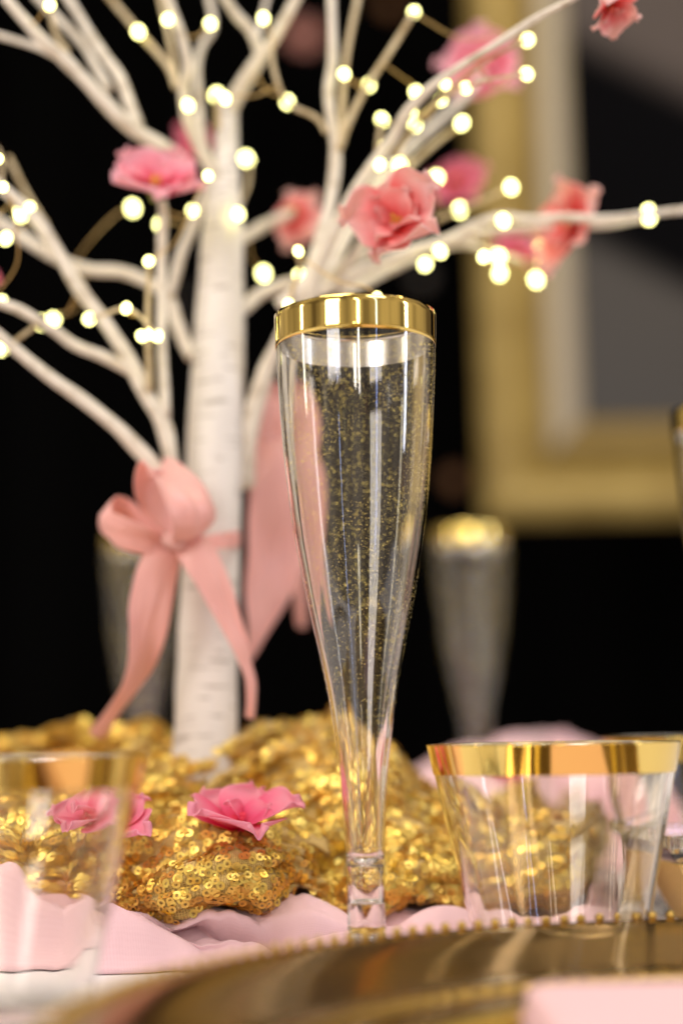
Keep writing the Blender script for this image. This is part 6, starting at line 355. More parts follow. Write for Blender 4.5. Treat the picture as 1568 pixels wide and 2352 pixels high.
5,0,-8,4,6,5,0,-11,-2,-2,8,-4,-4,11,-7,-9,7,14,-9,10,-8,1,4,-2,3,-1,1,-1,8,-2,2,-3,-2,-12,3,8,5,-7,0,4,-5,4,0,2,-1,-4,-2,-13,11,-2,-9,10,-11,2,-7,4,-3,1,-1,5,1,-7,5,12,-11,-2,3,-2,-7,8,9,0,-4,-10,0,10,-1,-2,17,-12,-5,9,-1,-2,7,-13,3,-1,-3,-1,-1,-1,4,11,-12,5,-7,-6,5,0,-6,12,6,-11,-5,15,-7,5,-4,-2,0,-8,10,4,-2,1,11,-1,3,-2,0,-7,-6,7,-7,3,0,7,0,1,-1,1,-5,-2,5,-20,14,3,-12,7,-6,2,-4,-2,4,-1,-4,-2,0,-1,2,14,-7,-3,-4,1,-6,3,5,10,4,-8,-3,2,0,-6,8,1,-10,6,-9,2,16,-8,-1,5,3,7,-1,-5,-10,17,1,4,-13,2,-5,1,0,2,16,-2,-10,2,9,-11,-4,14,4,-2,
-2,5,-3,3,4,-3,3,-1,-4,-7,-12,16,-1,-5,6,2,3,0,2,-2,-9,8,-6,-11,7,-7,9,-4,-1,-3,9,-8,-2,-2,-1,-1,-2,1,4,6,-4,-1,-1,-2,-3,4,-6,8,7,-3,13,-8,-8,10,-6,7,-1,-2,-8,2,8,-1,-3,10,-1,-2,-2,-3,-6,4,-8,4,-7,0,1,-2,-1,0,1,10,8,-10,7,0,-11,4,-8,4,0,1,0,11,3,1,-1,-2,-7,-6,-1,7,8,-2,-3,1,4,-1,0,0,-7,4,4,-15,11,-10,2,-1,-2,-11,7,1,1,-3,2,-2,2,0,1,4,-4,-1,3,-1,-4,-3,-4,6,8,-8,7,11,-6,9,-4,-1,0,8,-16,13,-3,1,-1,3,-5,-1,0,-17,11,-15,5,-6,7,-6,-2,6,-6,14,-10,-3,7,-3,-3,0,0,13,-12,4,2,-5,-12,8,-5,3,-1,4,16,-10,-3,-2,10,8,-2,-3,-6,5,7,-10,0,-8,1,5,
5,-8,-2,-2,1,-6,2,3,-1,-3,1,-2,1,3,-1,-3,-1,0,0,-2,9,-9,1,6,11,-10,4,8,2,-6,-6,8,-8,10,-10,13,7,-10,3,-7,-12,-2,8,0,8,-18,4,-6,11,4,2,-2,-10,8,0,-9,18,3,-6,-3,-9,8,-5,-6,-3,4,-1,3,-5,8,8,-10,8,-3,4,-6,-5,7,5,2,-1,-1,-6,-5,2,4,-10,-3,4,-3,6,-3,2,0,-1,2,-4,-1,2,6,-3,-3,1,-1,-2,1,0,1,8,-12,0,5,10,-6,0,1,3,9,-6,8,-11,-3,4,-1,8,-8,-2,5,-3,8,5,3,1,-2,-9,-1,10,-8,4,-6,-2,6,11,-15,6,6,-9,-3,3,-6,5,-7,-5,2,-3,12,12,-5,-3,-1,2,1,-6,6,-8,-1,9,-7,-7,13,-6,5,-6,5,-10,6,3,-8,2,0,3,-3,3,0,-3,-4,3,8,1,-9,-6,6,-5,2,4,6,7,-15,-2,14,
-1,-6,8,-3,-7,9,-12,19,-12,3,-3,-1,7,3,-8,1,6,2,-5,8,3,3,-5,-8,-1,-9,4,14,0,-11,16,-11,2,11,-5,-8,-3,-5,3,8,-11,10,1,-6,8,6,-11,-2,1,5,0,2,-3,-8,2,5,-10,6,-9,5,-1,8,-9,-1,3,0,0,-1,4,0,1,13,-4,-16,-2,5,9,7,-11,5,-7,-6,-2,3,13,-5,-8,8,5,-12,9,5,-11,9,-7,11,-7,4,4,-10,2,6,-7,-10,5,1,0,-14,1,7,-2,2,5,-10,-5,11,9,-9,10,-7,-4,10,-5,5,-9,-1,-12,10,10,-3,1,-6,-2,6,2,-5,8,-9,6,-5,5,-8,-8,-2,4,-1,1,-7,0,3,4,-2,6,-2,-1,5,0,4,-12,16,2,-16,2,-1,-2,8,-7,13,-11,5,-9,-2,14,-8,-4,1,3,-1,-2,10,-5,13,-3,-5,-6,0,6,6,-2,7,0,7,-3,-6,14,-2,-8,2,-2,-1,
5,-6,-7,10,7,-5,0,2,-1,3,-4,4,-5,7,-5,-7,5,-10,9,6,-2,-2,-1,-8,10,-5,4,-15,5,-1,2,-7,2,-4,2,1,2,0,2,-4,4,-3,-2,6,5,-1,-12,4,8,-5,0,3,-6,6,-8,11,-3,11,-6,-8,3,-3,-2,-2,3,0,-4,12,-9,5,4,2,-9,-4,-3,11,2,6,-2,8,6,-14,12,-3,-1,-3,-5,7,4,-4,-7,-2,13,1,-4,-4,8,-4,1,-2,-2,7,-1,-13,12,-7,4,1,-3,3,4,-4,2,-6,-7,0,-1,3,3,-6,-3,-1,4,0,0,1,-2,0,3,-1,-6,1,3,5,-1,-3,-3,7,-7,7,-6,3,-5,7,-8,9,-6,3,-2,-1,2,-5,2,0,0,2,6,-10,13,-5,-2,-12,-2,4,5,10,-5,-6,12,-7,5,-7,2,1,-4,7,1,4,-2,-8,5,1,-1,-7,5,-5,5,3,-3,-5,7,-2,6,-10,1,4,-4,-7,1,-1,
3,2,-2,0,-2,-4,-1,0,2,-4,6,3,-5,2,-1,-1,1,5,-3,3,-6,-4,10,4,-5,6,-3,11,-7,1,-7,4,-6,-8,-3,-6,-1,1,5,2,4,2,1,-2,11,-13,-3,1,5,-3,4,-3,7,-3,6,-2,3,-9,9,-9,6,-9,-7,10,-2,11,1,-2,-1,5,-10,4,-5,-2,2,2,1,4,-3,-3,5,-3,-2,-1,3,-1,-10,-6,15,-7,5,-3,-4,6,-7,0,-1,0,0,5,-8,4,2,-1,4,-4,6,-3,11,-10,7,-1,5,-11,-7,10,7,-11,10,-14,4,-7,0,-6,-3,3,3,2,3,5,-3,8,0,-6,-12,10,8,-13,9,5,0,-4,-1,6,-1,-10,6,-9,17,4,-10,8,0,4,-2,6,-13,6,-8,5,-2,0,-1,3,-2,4,-2,-3,2,1,-4,-5,-4,9,-2,-12,1,0,5,2,-7,4,-1,0,-2,0,3,3,-9,6,0,-3,4,-8,4,-5,13,-5,1,0,
13,-1,-8,-7,12,-13,15,-9,-5,6,7,0,-9,-7,0,1,4,6,-10,0,10,1,-5,-2,8,-12,8,3,-5,3,-6,2,-6,7,4,-7,1,8,4,-4,2,-2,-3,2,0,-5,3,-3,0,-3,4,5,1,-3,-3,3,-3,0,-6,5,0,3,-4,-2,-4,-3,0,0,-1,3,-5,-1,1,-2,6,4,-7,1,0,3,3,0,-7,-3,6,8,-10,7,10,0,-3,-4,-1,-5,8,0,-12,-5,9,10,-12,5,-11,0,10,-3,2,4,-2,7,-12,11,-10,9,0,1,-5,2,3,3,-10,-1,9,3,-1,-5,5,2,-6,-3,3,-5,2,-5,5,1,3,-3,5,-5,9,5,-3,-4,-3,-1,-10,-6,-2,5,0,-5,6,6,-1,-3,-8,7,1,-5,-3,1,-3,-2,6,-2,-1,2,-2,8,4,3,2,5,-6,-6,3,6,-1,2,2,-4,-1,6,-9,-11,-3,20,-9,12,-11,-8,13,4,-1,4,-14,6,-9,17,
3,1,3,2,-4,1,-3,9,1,0,4,-8,0,-2,-14,13,3,-1,-1,-3,-2,4,2,2,5,-9,14,-4,6,0,-2,-5,-1,-5,-12,-2,-3,4,1,-3,1,6,1,-3,-6,-1,7,-1,0,-2,0,-4,1,0,0,13,1,-7,1,-3,15,-5,-4,3,-10,7,-5,5,7,-2,-8,6,0,-7,0,8,-5,8,-3,-10,6,9,0,2,-8,-7,-3)
def decode(s, ny, nx, q):
    """whole numbers: second differences of the x, y and z of a grid of cloth points, in steps of q cm"""
    return np.cumsum(np.cumsum(np.array(s, float).reshape(3, ny, nx).transpose(1, 2, 0), 0), 1) * q
def sm(a, b, x): t = np.clip((x - a) / (b - a), 0, 1); return t * t * (3 - 2 * t)
def settle(a, hem=.07):
    """press the heap down on the table, tuck in its front hem and bend it round the place setting"""
    x, y, z = a[..., 0].copy(), a[..., 1].copy(), a[..., 2].copy()
    k = .74 * (hem + (1 - hem) * sm(46.9, 53.6 + 3.5 * sm(1, 7, x), y)) ; k = k * (1 + .45 * sm(70, 84, y))
    z = z * k
    y0 = y.copy(); y = y - 2.8 * sm(47.4, 52.5, y) * (1 - sm(56, 72, y))
    y = y - 1.0 * sm(50, 57, y) * (1 - sm(66, 80, y))
    x = np.where(x > 12, 12 + (x - 12) * .4, x)
    s = .9 + .55 * np.exp(-((x - .8) / 3.2) ** 2) + .35 * np.clip(x - 2, 0, None) + .8 * np.clip(x - 7.5, 0, None) ** 2
    y = y + np.clip(s, 0, 26) * (1 - .5 * sm(60, 86, y0))
    return np.stack([x, y, z], -1)
def grid_mesh(name, a, m, uvs):
    ny, nx = a.shape[:2]
    f = [(j * nx + i, j * nx + i + 1, (j + 1) * nx + i + 1, (j + 1) * nx + i) for j in range(ny - 1) for i in range(nx - 1)]
    me = mesh(name, (a.reshape(-1, 3) * CM).tolist(), f, m)
    uv = me.uv_layers.new(name='UVMap'); li = np.zeros(len(me.loops), np.int32); me.loops.foreach_get('vertex_index', li)
    g = np.stack([(li % nx) / (nx - 1) * uvs[0], (li // nx) / (ny - 1) * uvs[1]], -1).ravel(); uv.data.foreach_set('uv', g)
    return me
def subdiv(o, n):
    s = o.modifiers.new('smooth', 'SUBSURF'); s.levels = n; s.render_levels = n
def fine(A, n, ax):
    A = np.moveaxis(A, ax, 0); L = A.shape[0]; t = np.linspace(0, L - 1, (L - 1) * n + 1); i = np.minimum(t.astype(int), L - 2); f = (t - i)[:, None, None]
    g = lambda k: A[np.clip(k, 0, L - 1)]
    B = .5 * (2 * g(i) + (g(i + 1) - g(i - 1)) * f + (2 * g(i - 1) - 5 * g(i) + 4 * g(i + 1) - g(i + 2)) * f * f + (3 * g(i) - g(i - 1) - 3 * g(i + 1) + g(i + 2)) * f ** 3)
    return np.moveaxis(B, 0, ax)
def make_runner():
    a = settle(decode(PINK, 50, 65, .05)); a[..., 2] += .06
    # finer grid, then soft gathers and the puffs in front of the gold fabric
    a = fine(fine(a, 5, 0), 5, 1); x, y = a[..., 0].copy(), a[..., 1].copy()
    for (px, py, sx, sy, h) in ((-10.9, 48.9, 1.7, 1.0, 2.5), (-7.2, 48.9, 1.5, .8, 1.5), (-5.0, 48.7, 1.0, .7, .7), (-13.6, 49, 1.6, 1, 1.6)):
        a[..., 2] += h * np.exp(-((x - px) / sx) ** 2 - ((y - py) / sy) ** 2)
    for j in range(a.shape[0]):
        for i in range(a.shape[1]):
            X, Y = x[j, i], y[j, i]
            if Y > 62: continue
            am = min(1, max(0, (Y - 47.4) / 1.2)) * (1 + .5 * min(1, max(0, (-3.5 - X) / 3)))
            n1 = noise.noise((X * .13, Y * .17, 9)); n2 = noise.noise((X * .22, Y * .3, 19)); n3 = noise.noise((X * .3, Y * .3, 29))
            f1 = abs(math.sin(math.pi * (Y * .36 + X * .10 + 1.7 * n1))); f2 = abs(math.sin(math.pi * (Y * .80 - X * .16 + 2.0 * n2 + n1))); f3 = abs(math.sin(math.pi * (X * .55 + Y * .9 + 2.6 * n3)))
            a[j, i, 2] += am * (.46 * f1 + .22 * f2 + .08 * f3 * (.4 + f1) - .33)
            a[j, i, 2] = max(.08, a[j, i, 2] * min(1, max(0, (j / (a.shape[0] - 1)) * 45)))
    me = grid_mesh('chiffon', a, chiffon, (.92, .78))
    o = obj('table_runner', me); subdiv(o, 0)
    s = o.modifiers.new('thick', 'SOLIDIFY'); s.thickness = .0006
    # gathers: fine crinkles running along the runner
    t = bpy.data.textures.new('gathers', 'CLOUDS'); t.noise_scale = .012; t.noise_depth = 2
    d = o.modifiers.new('gather', 'DISPLACE'); d.texture = t; d.strength = .0006; d.mid_level = .5
    e_ = bpy.data.objects.new('x', None)
    o.modifiers.move(2, 1)
    bpy.data.objects.remove(e_)
    from mathutils import kdtree
    aq = a[::2, ::2]; kd = kdtree.KDTree(aq.shape[0] * aq.shape[1])
    for q, (X, Y, Z) in enumerate(aq.reshape(-1, 3)): kd.insert((X, Y, 0), q)
    kd.balance(); zz = aq[..., 2].ravel()
    make_runner.top = lambda X, Y: max(zz[h[1]] for h in kd.find_n((X, Y, 0), 8))
    tag(o, 'pale pink gathered chiffon runner puffed up under the gold sequin fabric', 'table runner')
make_runner()

netting = mat('gold_netting', (.60, .42, .13), .6, .1, Sheen_Weight=.3)
Ln = netting.node_tree.links; bn = netting.node_tree.nodes['Principled BSDF']
tn = node(netting, 'ShaderNodeTexCoord'); vn = node(netting, 'ShaderNodeTexVoronoi', Scale=900, feature='DISTANCE_TO_EDGE', Randomness=.35)
rn = node(netting, 'ShaderNodeValToRGB'); rn.color_ramp.elements[0].position = .06; rn.color_ramp.elements[0].color = (.76, .55, .17, 1); rn.color_ramp.elements[1].position = .22; rn.color_ramp.elements[1].color = (.36, .20, .035, 1)
bpn = node(netting, 'ShaderNodeBump', Strength=.6, Distance=.0003, invert=True)
Ln.new(tn.outputs['UV'], vn.inputs['Vector']); Ln.new(vn.outputs['Distance'], rn.inputs[0]); Ln.new(rn.outputs[0], bn.inputs['Base Color']); Ln.new(vn.outputs['Distance'], bpn.inputs['Height']); Ln.new(bpn.outputs[0], bn.inputs['Normal'])
sequin_m = mix_noise(mat('sequin', (.88, .62, .14), .36, .85), (.80, .48, .09), (.82, .60, .14), 70, .42, .55)  # orange tint in the colour stands in for the room's reflection

def make_sequin_cloth():
    a = settle(decode(GOLD, 67, 87, .04), .42); a[..., 2] += .12; a[..., 1] += 1.3 * sm(-5.5, -9, a[..., 0]) * (1 - sm(50, 60, a[..., 1]))
    a[..., 2] += 1.7 * np.exp(-((a[..., 0] + 1.9) / 2.0) ** 2 - ((a[..., 1] - 60) / 3.2) ** 2)
    root = thing('sequin_cloth', (-.05, .60, 0), 'crumpled gold sequin fabric heaped round the foot of the white tree', 'fabric')
    a[..., 2] *= 1 - .22 * sm(1, 5, a[..., 0])
    cap = 4.3 + 6 * sm(53, 60, a[..., 1]); a[..., 2] = np.where(a[..., 2] > cap, cap + (a[..., 2] - cap) * .3, a[..., 2])
    J = 9
    for i in range(a.shape[1]):      # the front rolls under itself down to the runner
        bx, by, bz = a[J, i]; bz = max(bz, 2.1 + .5 * noise.noise((bx * .2, 1, 5))); a[J, i, 2] = bz
        g0 = make_runner.top(bx, by - .8) + .12; rr = max(.35, (bz - g0) / 2); sl = (a[J + 2, i] - a[J, i]); a0 = math.atan2(sl[2], sl[1])
        for j in range(J):
            t = (J - j) / J * (math.pi - .25); q = 1 + .14 * noise.noise((bx * .45, t * 1.1, 3)) + .10 * noise.noise((bx * 1.3, t * 2, 8))
            a[j, i] = (bx + .25 * noise.noise((bx * .5, t, 7)), by - rr * 1.25 * q * math.sin(t), bz - rr * (1 - math.cos(t)) * (.9 + .1 * q))
    for j in range(J + 1, 40):
        for i in range(a.shape[1]): a[j, i, 2] = max(make_runner.top(a[j, i, 0], a[j, i, 1]) + .22, a[j, i, 2])
    a = fine(fine(a, 2, 0), 2, 1)
    du = np.gradient(a, axis=1); dv = np.gradient(a, axis=0); nr = np.cross(du, dv); nr /= np.linalg.norm(nr, axis=2)[..., None] + 1e-9
    for j in range(a.shape[0]):      # sharp little creases between the folds
        for i in range(a.shape[1]):
            U, V_ = i * .38, j * .40; wq = 3 * noise.noise((U * .12, V_ * .12, 31))
            c1 = max(0, 1 - abs(noise.noise((U * .20 + wq, V_ * .34 + wq * .5, 33))) * 5); c2 = max(0, 1 - abs(noise.noise((U * .50 - wq, V_ * .42 + wq, 35))) * 4)
            a[j, i] += nr[j, i] * (.12 - .48 * c1 ** 1.6 - .17 * c2 ** 1.6)
            if j > 20: a[j, i, 2] = max(a[j, i, 2], .35)
    off = np.array([-5, 60, 0.]); a = a - off
    me = grid_mesh('netting', a, netting, (.66, .54)); o = obj('netting', me, root); subdiv(o, 2)
    sl = o.modifiers.new('thick', 'SOLIDIFY'); sl.thickness = .0004; sl.offset = -1
    # sequins in staggered wavy rows over the netting
    ny, nx = a.shape[:2]
    pitch = .30; W, H = 66., 54.
    us, vs = [], []
    nr = int(H / pitch); nc = int(W / (pitch * 1.05))
    for r in range(nr):
        for c in range(nc):
            x = (c + .5 * (r % 2) + .25) * pitch * 1.05; y = (r + .5) * pitch
            g = noise.noise((x * .55, y * .55, 2.2)) + .5 * noise.noise((x * 1.6, y * 1.6, 7))
            if g < -.42 or random.random() < .24: continue
            us.append((x + .09 * random.gauss(0, 1)) / W); vs.append((y + .09 * random.gauss(0, 1)) / H)
    u = np.clip(np.array(us), .002, .998) * (nx - 1); v = np.clip(np.array(vs), .002, .998) * (ny - 1)
    i = u.astype(int); j = v.astype(int); fu = (u - i)[:, None]; fv = (v - j)[:, None]
    def bil(A): return (A[j, i] * (1 - fu) + A[j, i + 1] * fu) * (1 - fv) + (A[j + 1, i] * (1 - fu) + A[j + 1, i + 1] * fu) * fv
    du = np.gradient(a, axis=1); dv = np.gradient(a, axis=0)
    nrm = np.cross(bil(du), bil(dv)); nrm /= np.linalg.norm(nrm, axis=1)[:, None] + 1e-9
    pos = bil(a) + nrm * .05
    n = len(pos); nrm = nrm + rng.normal(0, .075, (n, 3)); nrm /= np.linalg.norm(nrm, axis=1)[:, None]
    t1 = np.cross(nrm, rng.normal(0, 1, (n, 3))); t1 /= np.linalg.norm(t1, axis=1)[:, None]; t2 = np.cross(nrm, t1)
    # unit sequin: faceted cupped ring
    S = 10; ro, ri, th = .145, .058, .012
    ring = []
    for rr, zz in ((ro, .003), (ri, 0)):
        for k in range(S): ring.append((rr * math.cos(2 * math.pi * k / S), rr * math.sin(2 * math.pi * k / S), zz))
    faces = [(k, (k + 1) % S, S + (k + 1) % S, S + k) for k in range(S)]
    ring = np.array(ring)
    world = pos + off; d = world * CM - np.array(CAMP); dist = d[:, 1]
    sx = (d @ np.array(rt)) / (d @ np.array(fw)) * F + CX; sy = CY - (d @ np.array(up)) / (d @ np.array(fw)) * F
    facing = -(nrm * d).sum(1) / np.linalg.norm(d, axis=1)
    score = np.where((sx > 250) & (sx < 1100) & (sy > 1850) & (facing > .35), 1 / dist * facing, 0)
    order = np.argsort(-score); single = order[:290]; rest = order[290:]
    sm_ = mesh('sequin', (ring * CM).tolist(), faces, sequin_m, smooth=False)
    for q in single:
        s = obj('sequin', sm_, root); M = Matrix(((t1[q, 0], t2[q, 0], nrm[q, 0], pos[q, 0] * CM), (t1[q, 1], t2[q, 1], nrm[q, 1], pos[q, 1] * CM), (t1[q, 2], t2[q, 2], nrm[q, 2], pos[q, 2] * CM), (0, 0, 0, 1)))
        s.matrix_local = M
    B = np.stack([t1[rest], t2[rest], nrm[rest]], 1)
    V = (np.einsum('pk,nkc->npc', ring, B) + pos[rest][:, None]) * CM
    Fc = (np.array(faces)[None] + (np.arange(len(rest)) * 2 * S)[:, None, None]).reshape(-1, 4)
    m = bpy.data.meshes.new('sequins'); m.vertices.add(V.shape[0] * 2 * S); m.vertices.foreach_set('co', V.ravel())
    m.loops.add(Fc.size); m.loops.foreach_set('vertex_index', Fc.ravel().astype(np.int32)); m.polygons.add(len(Fc))
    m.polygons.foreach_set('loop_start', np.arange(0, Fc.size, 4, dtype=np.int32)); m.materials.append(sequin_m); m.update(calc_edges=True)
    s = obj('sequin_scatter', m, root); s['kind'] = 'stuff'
    return a + off
GA = make_sequin_cloth()
def cloth_top(x, y):
    d = (GA[..., 0] - x) ** 2 + (GA[..., 1] - y) ** 2; k = np.argsort(d.ravel())[:6]; return GA[..., 2].ravel()[k].max()

# ---------------------------------------------------------------- champagne flute
FY = 46.0
FPROF = [(729, 184), (790, 183), (850, 181), (950, 176), (1050, 169), (1150, 159), (1230, 149), (1300, 137), (1400, 119), (1500, 97), (1600, 78), (1700, 64.5), (1750, 58), (1800, 53), (1900, 47), (1980, 43.5), (2060, 42.5), (2105, 43), (2140, 45)]
def make_flute():
    c = P(842, 2150, FY); root = thing('champagne_flute', (c.x, c.y, 0), 'sharp clear plastic champagne flute with gold band and glitter, in the centre', 'champagne flute', 'gold banded champagne flutes')
    pr = []
    for y, r in reversed(FPROF):
        p = P(821 + (y - 728) / 1422 * 21, y, FY); pr.append((r * depth(p) / F, p.z))
    pr = [tuple(x) for x in catmull(pr, 5)]
    H = pr[-1][1]; z0 = pr[0][1]
    wall = .0011
    # inner wall, rounded bottom in the hollow stem
    zc = P(835, 1955, FY).z
    inner = [(max(r - wall - .0006 * (1 - min(1, (z - z0) / .06)), .0004), z) for r, z in pr if z > zc]
    rb = inner[0][0]
    cup = [(rb * math.sin(t), zc - rb * .9 * math.cos(t)) for t in (0, .25, .5, .8, 1.1, 1.35)]
    cup[0] = (0, cup[0][1])
    prof = [(0, z0)] + [(pr[0][0] - .0004, z0)] + pr[1:-1] + [(pr[-1][0], H - .0006), (pr[-1][0] - wall * .5, H)] + [(inner[-1][0], H - .0006)] + inner[::-1][1:] + cup[::-1]
    v, f = lathe(prof, 128)
    # socket: an air gap inside the stem
    zt, zb = P(838, 1984, FY).z, P(840, 2074, FY).z
    v2, f2 = lathe([(0, zt), (.0044, zt), (.0046, zt - .0006), (.0042, zb + .0005), (.0040, zb), (0, zb)], 48)
    n = len(v); v += v2; f += [tuple(a + n for a in q) for q in f2]
    obj('bowl', mesh('bowl', v, f, plastic), root)
    # foot
    zf = z0 - .0002
    ft = [(0, .0006), (.018, .0004), (.0215, 0), (.0222, .0008), (.0218, .0016), (.017, .0026), (.012, .0042), (.0078, .0068), (.0062, .0095), (.0056, zf - .0002), (.0050, zf), (0, zf)]
    v, f = lathe([(r, z) for r, z in ft], 96); obj('foot', mesh('foot', v, f, plastic), root)
    # gold band wrapped on the outside, silver on its back
    hb = .0100
    band = [(r, z) for r, z in pr if z > H - hb]
    r0 = np.interp(H - hb, [q[1] for q in pr], [q[0] for q in pr]); band = [(r0, H - hb)] + band
    o_ = [(r + .00022, z) for r, z in band[:-1]] + [(band[-1][0] + .00022, H + .0001)]
    i_ = [(r + .00006, z) for r, z in band[:-1]] + [(band[-1][0] + .00006, H - .0003)]
    loop = [i_[0]] + o_ + [(band[-1][0] - wall * .5, H + .00045), (band[-1][0] - wall - .00015, H + .0001), (band[-1][0] - wall * .5, H + .0001)] + i_[::-1]
    v, f = lathe(loop, 128); seg = 128
    mi = [0 if (k // seg) < len(o_) + 3 else 1 for k in range(len(f))]
    obj('gold_band', mesh('gold_band', v, f, [gold, silver], mi=mi), root)
    # glitter: flakes lying on the bowl
    zs = np.array([q[1] for q in pr]); rs = np.array([q[0] for q in pr]); V = []; Fc = []
    zlo, zhi = P(830, 1760, FY).z, H - .0115
    N = 21000
    for k in range(N):
        t = random.random() ** .8; z = zlo + (zhi - zlo) * t
        r = np.interp(z, zs, rs) + .00012; a = random.random() * 2 * math.pi
        if random.random() > r / .0246: continue
        if noise.noise((math.cos(a) * 1.6, math.sin(a) * 1.6, z * 45)) < -.22: continue
        s = (random.choice((.00013, .00015, .00018, .00021)) if k % 3 == 0 else random.choice((.00005, .00007, .00009))) * random.uniform(.85, 1.1)
        er = Vector((math.cos(a), math.sin(a), 0)); et = Vector((-math.sin(a), math.cos(a), 0)); ez = Vector((0, 0, 1))
        nn = (er + Vector((random.gauss(0, .14), random.gauss(0, .14), random.gauss(.05, .2)))).normalized()
        q1 = nn.cross(ez).normalized(); q2 = nn.cross(q1); c0 = er * r + ez * z; b = len(V); ph = random.random() * 3
        for m_i in range(5): V.append(c0 + (q1 * math.cos(ph + m_i * 1.2566) + q2 * math.sin(ph + m_i * 1.2566)) * s)
        Fc.append((b, b + 1, b + 2, b + 3, b + 4))
    g = obj('glitter', mesh('glitter', V, Fc, glitter_m, smooth=False), root); g['kind'] = 'stuff'
    return root
flute = make_flute()
def put_flute(px, py, Y, label, rz):
    c = copy_tree(flute); p = P(px, py, Y); c.location = (p.x, p.y, 0); c.rotation_euler.z = rz; c['label'] = label; return c
put_flute(1078, 1230, 97, 'blurred flute far back, to the right of the central flute', 1.0)
put_flute(330, 1240, 97, 'blurred flute far back, half hidden behind the pink bow on the left', 2.0)
put_flute(1684, 960, 61, 'flute cut off by the right edge of the picture', 3.0)

# ---------------------------------------------------------------- tumblers
def make_tumbler():
    c = P(1268, 1710, 46); root = thing('plastic_tumbler', (c.x, c.y, 0), 'sharp short clear tumbler with gold rim band beside the central flute', 'cup', 'gold banded clear tumblers')
    Hh, rt_, rb_ = .0686, .0375, .0232
    out = [(0, .0012), (rb_ - .004, .0010), (rb_ - .002, 0), (rb_ - .0006, .0002), (rb_, .0012)]
    n = 14
    for i in range(1, n + 1): t = i / n; out.append((rb_ + (rt_ - rb_) * t, .0012 + (Hh - .0016) * t))
    out += [(rt_ + .0001, Hh), (rt_ - .0006, Hh + .0003), (rt_ - .0012, Hh)]
    ins = []
    for i in range(n, -1, -1):
        t = i / n; z = .0062 + (Hh - .0075) * t; r = rb_ + (rt_ - rb_) * (z / Hh); ins.append((r - .0011 - .0008 * (1 - t), z))
    nout = len(out)
    prof = out + ins + [(ins[-1][0] - .0016, .0048), (0, .0044)]
    def rf(r, z, a, i):
        if i < nout or z < .006: return r
        t = max(0, 1 - (z - .006) / .045); k = 12; s = math.pi / k; aa = (a % (2 * s)) - s
        return r * (1 + .35 * t * (math.cos(s) / math.cos(aa) - 1))
    v, f = lathe(prof, 120, rf); obj('body', mesh('body', v, f, plastic), root)
    hb = .0088; o_ = []; i_ = []
    for k in (0, .02, .5, .95, .985, 1):
        z = Hh - hb + hb * k; r = rb_ + (rt_ - rb_) * ((z - .0012) / (Hh - .0016)); o_.append((r + .0003, z)); i_.append((r + .00008, z))
    loop = [i_[0]] + o_ + [(rt_ + .0001, Hh + .0002), (rt_ - .0001, Hh + .0001)] + i_[::-1]
    v, f = lathe(loop, 120); mi = [0 if (k // 120) < len(o_) + 2 else 1 for k in range(len(f))]
    obj('gold_band', mesh('gold_band', v, f, [gold, silver], mi=mi), root); return root
tumbler = make_tumbler()
c = copy_tree(tumbler); p = P(-12, 1720, 38.5); c.location = (p.x, p.y, 0); c.rotation_euler.z = .5; c['label'] = 'blurred short clear tumbler in front of the fabric, cut off by the left edge'
c = copy_tree(tumbler); p = P(1600, 1700, 61); c.location = (p.x, p.y, 0); c.rotation_euler.z = 1.1; c['label'] = 'short clear tumbler behind the sharp one, cut off by the right edge'

# ---------------------------------------------------------------- small dessert cup with a spoon
def square_cup(h, a_top, a_bot, th, floor, rr=.12):
    def ring(a, z, k=6):
        pts = []
        for q in range(4):
            cx, cy_ = ((1, 1), (-1, 1), (-1, -1), (1, -1))[q]
            for s in range(k + 1):
                an = math.pi / 2 * q + math.pi / 2 * s / k; r = a * rr
                pts.append((cx * (a - r) + r * math.cos(an), cy_ * (a - r) + r * math.sin(an), z))
        return pts
    zf = floor; af = a_bot + (a_top - a_bot) * zf / h
    lv = [(af, zf), (a_top, h - .0045), (a_top + .0012, h - .004), (a_top + .0013, h - .0003), (a_top + .0006, h), (a_top - th, h - .0004), (a_top - th * 1.2, h - .006), (af - th, zf + .0012)]
    v = []; f = []; 
    for a, z in lv: v += ring(a, z)
    n = 28
    for i in range(len(lv) - 1):
        for j in range(n): k = (j + 1) % n; f.append((i * n + j, i * n + k, (i + 1) * n + k, (i + 1) * n + j))
    f.append(tuple(range(n - 1, -1, -1))); f.append(tuple((len(lv) - 1) * n + j for j in range(n)))
    return v, f
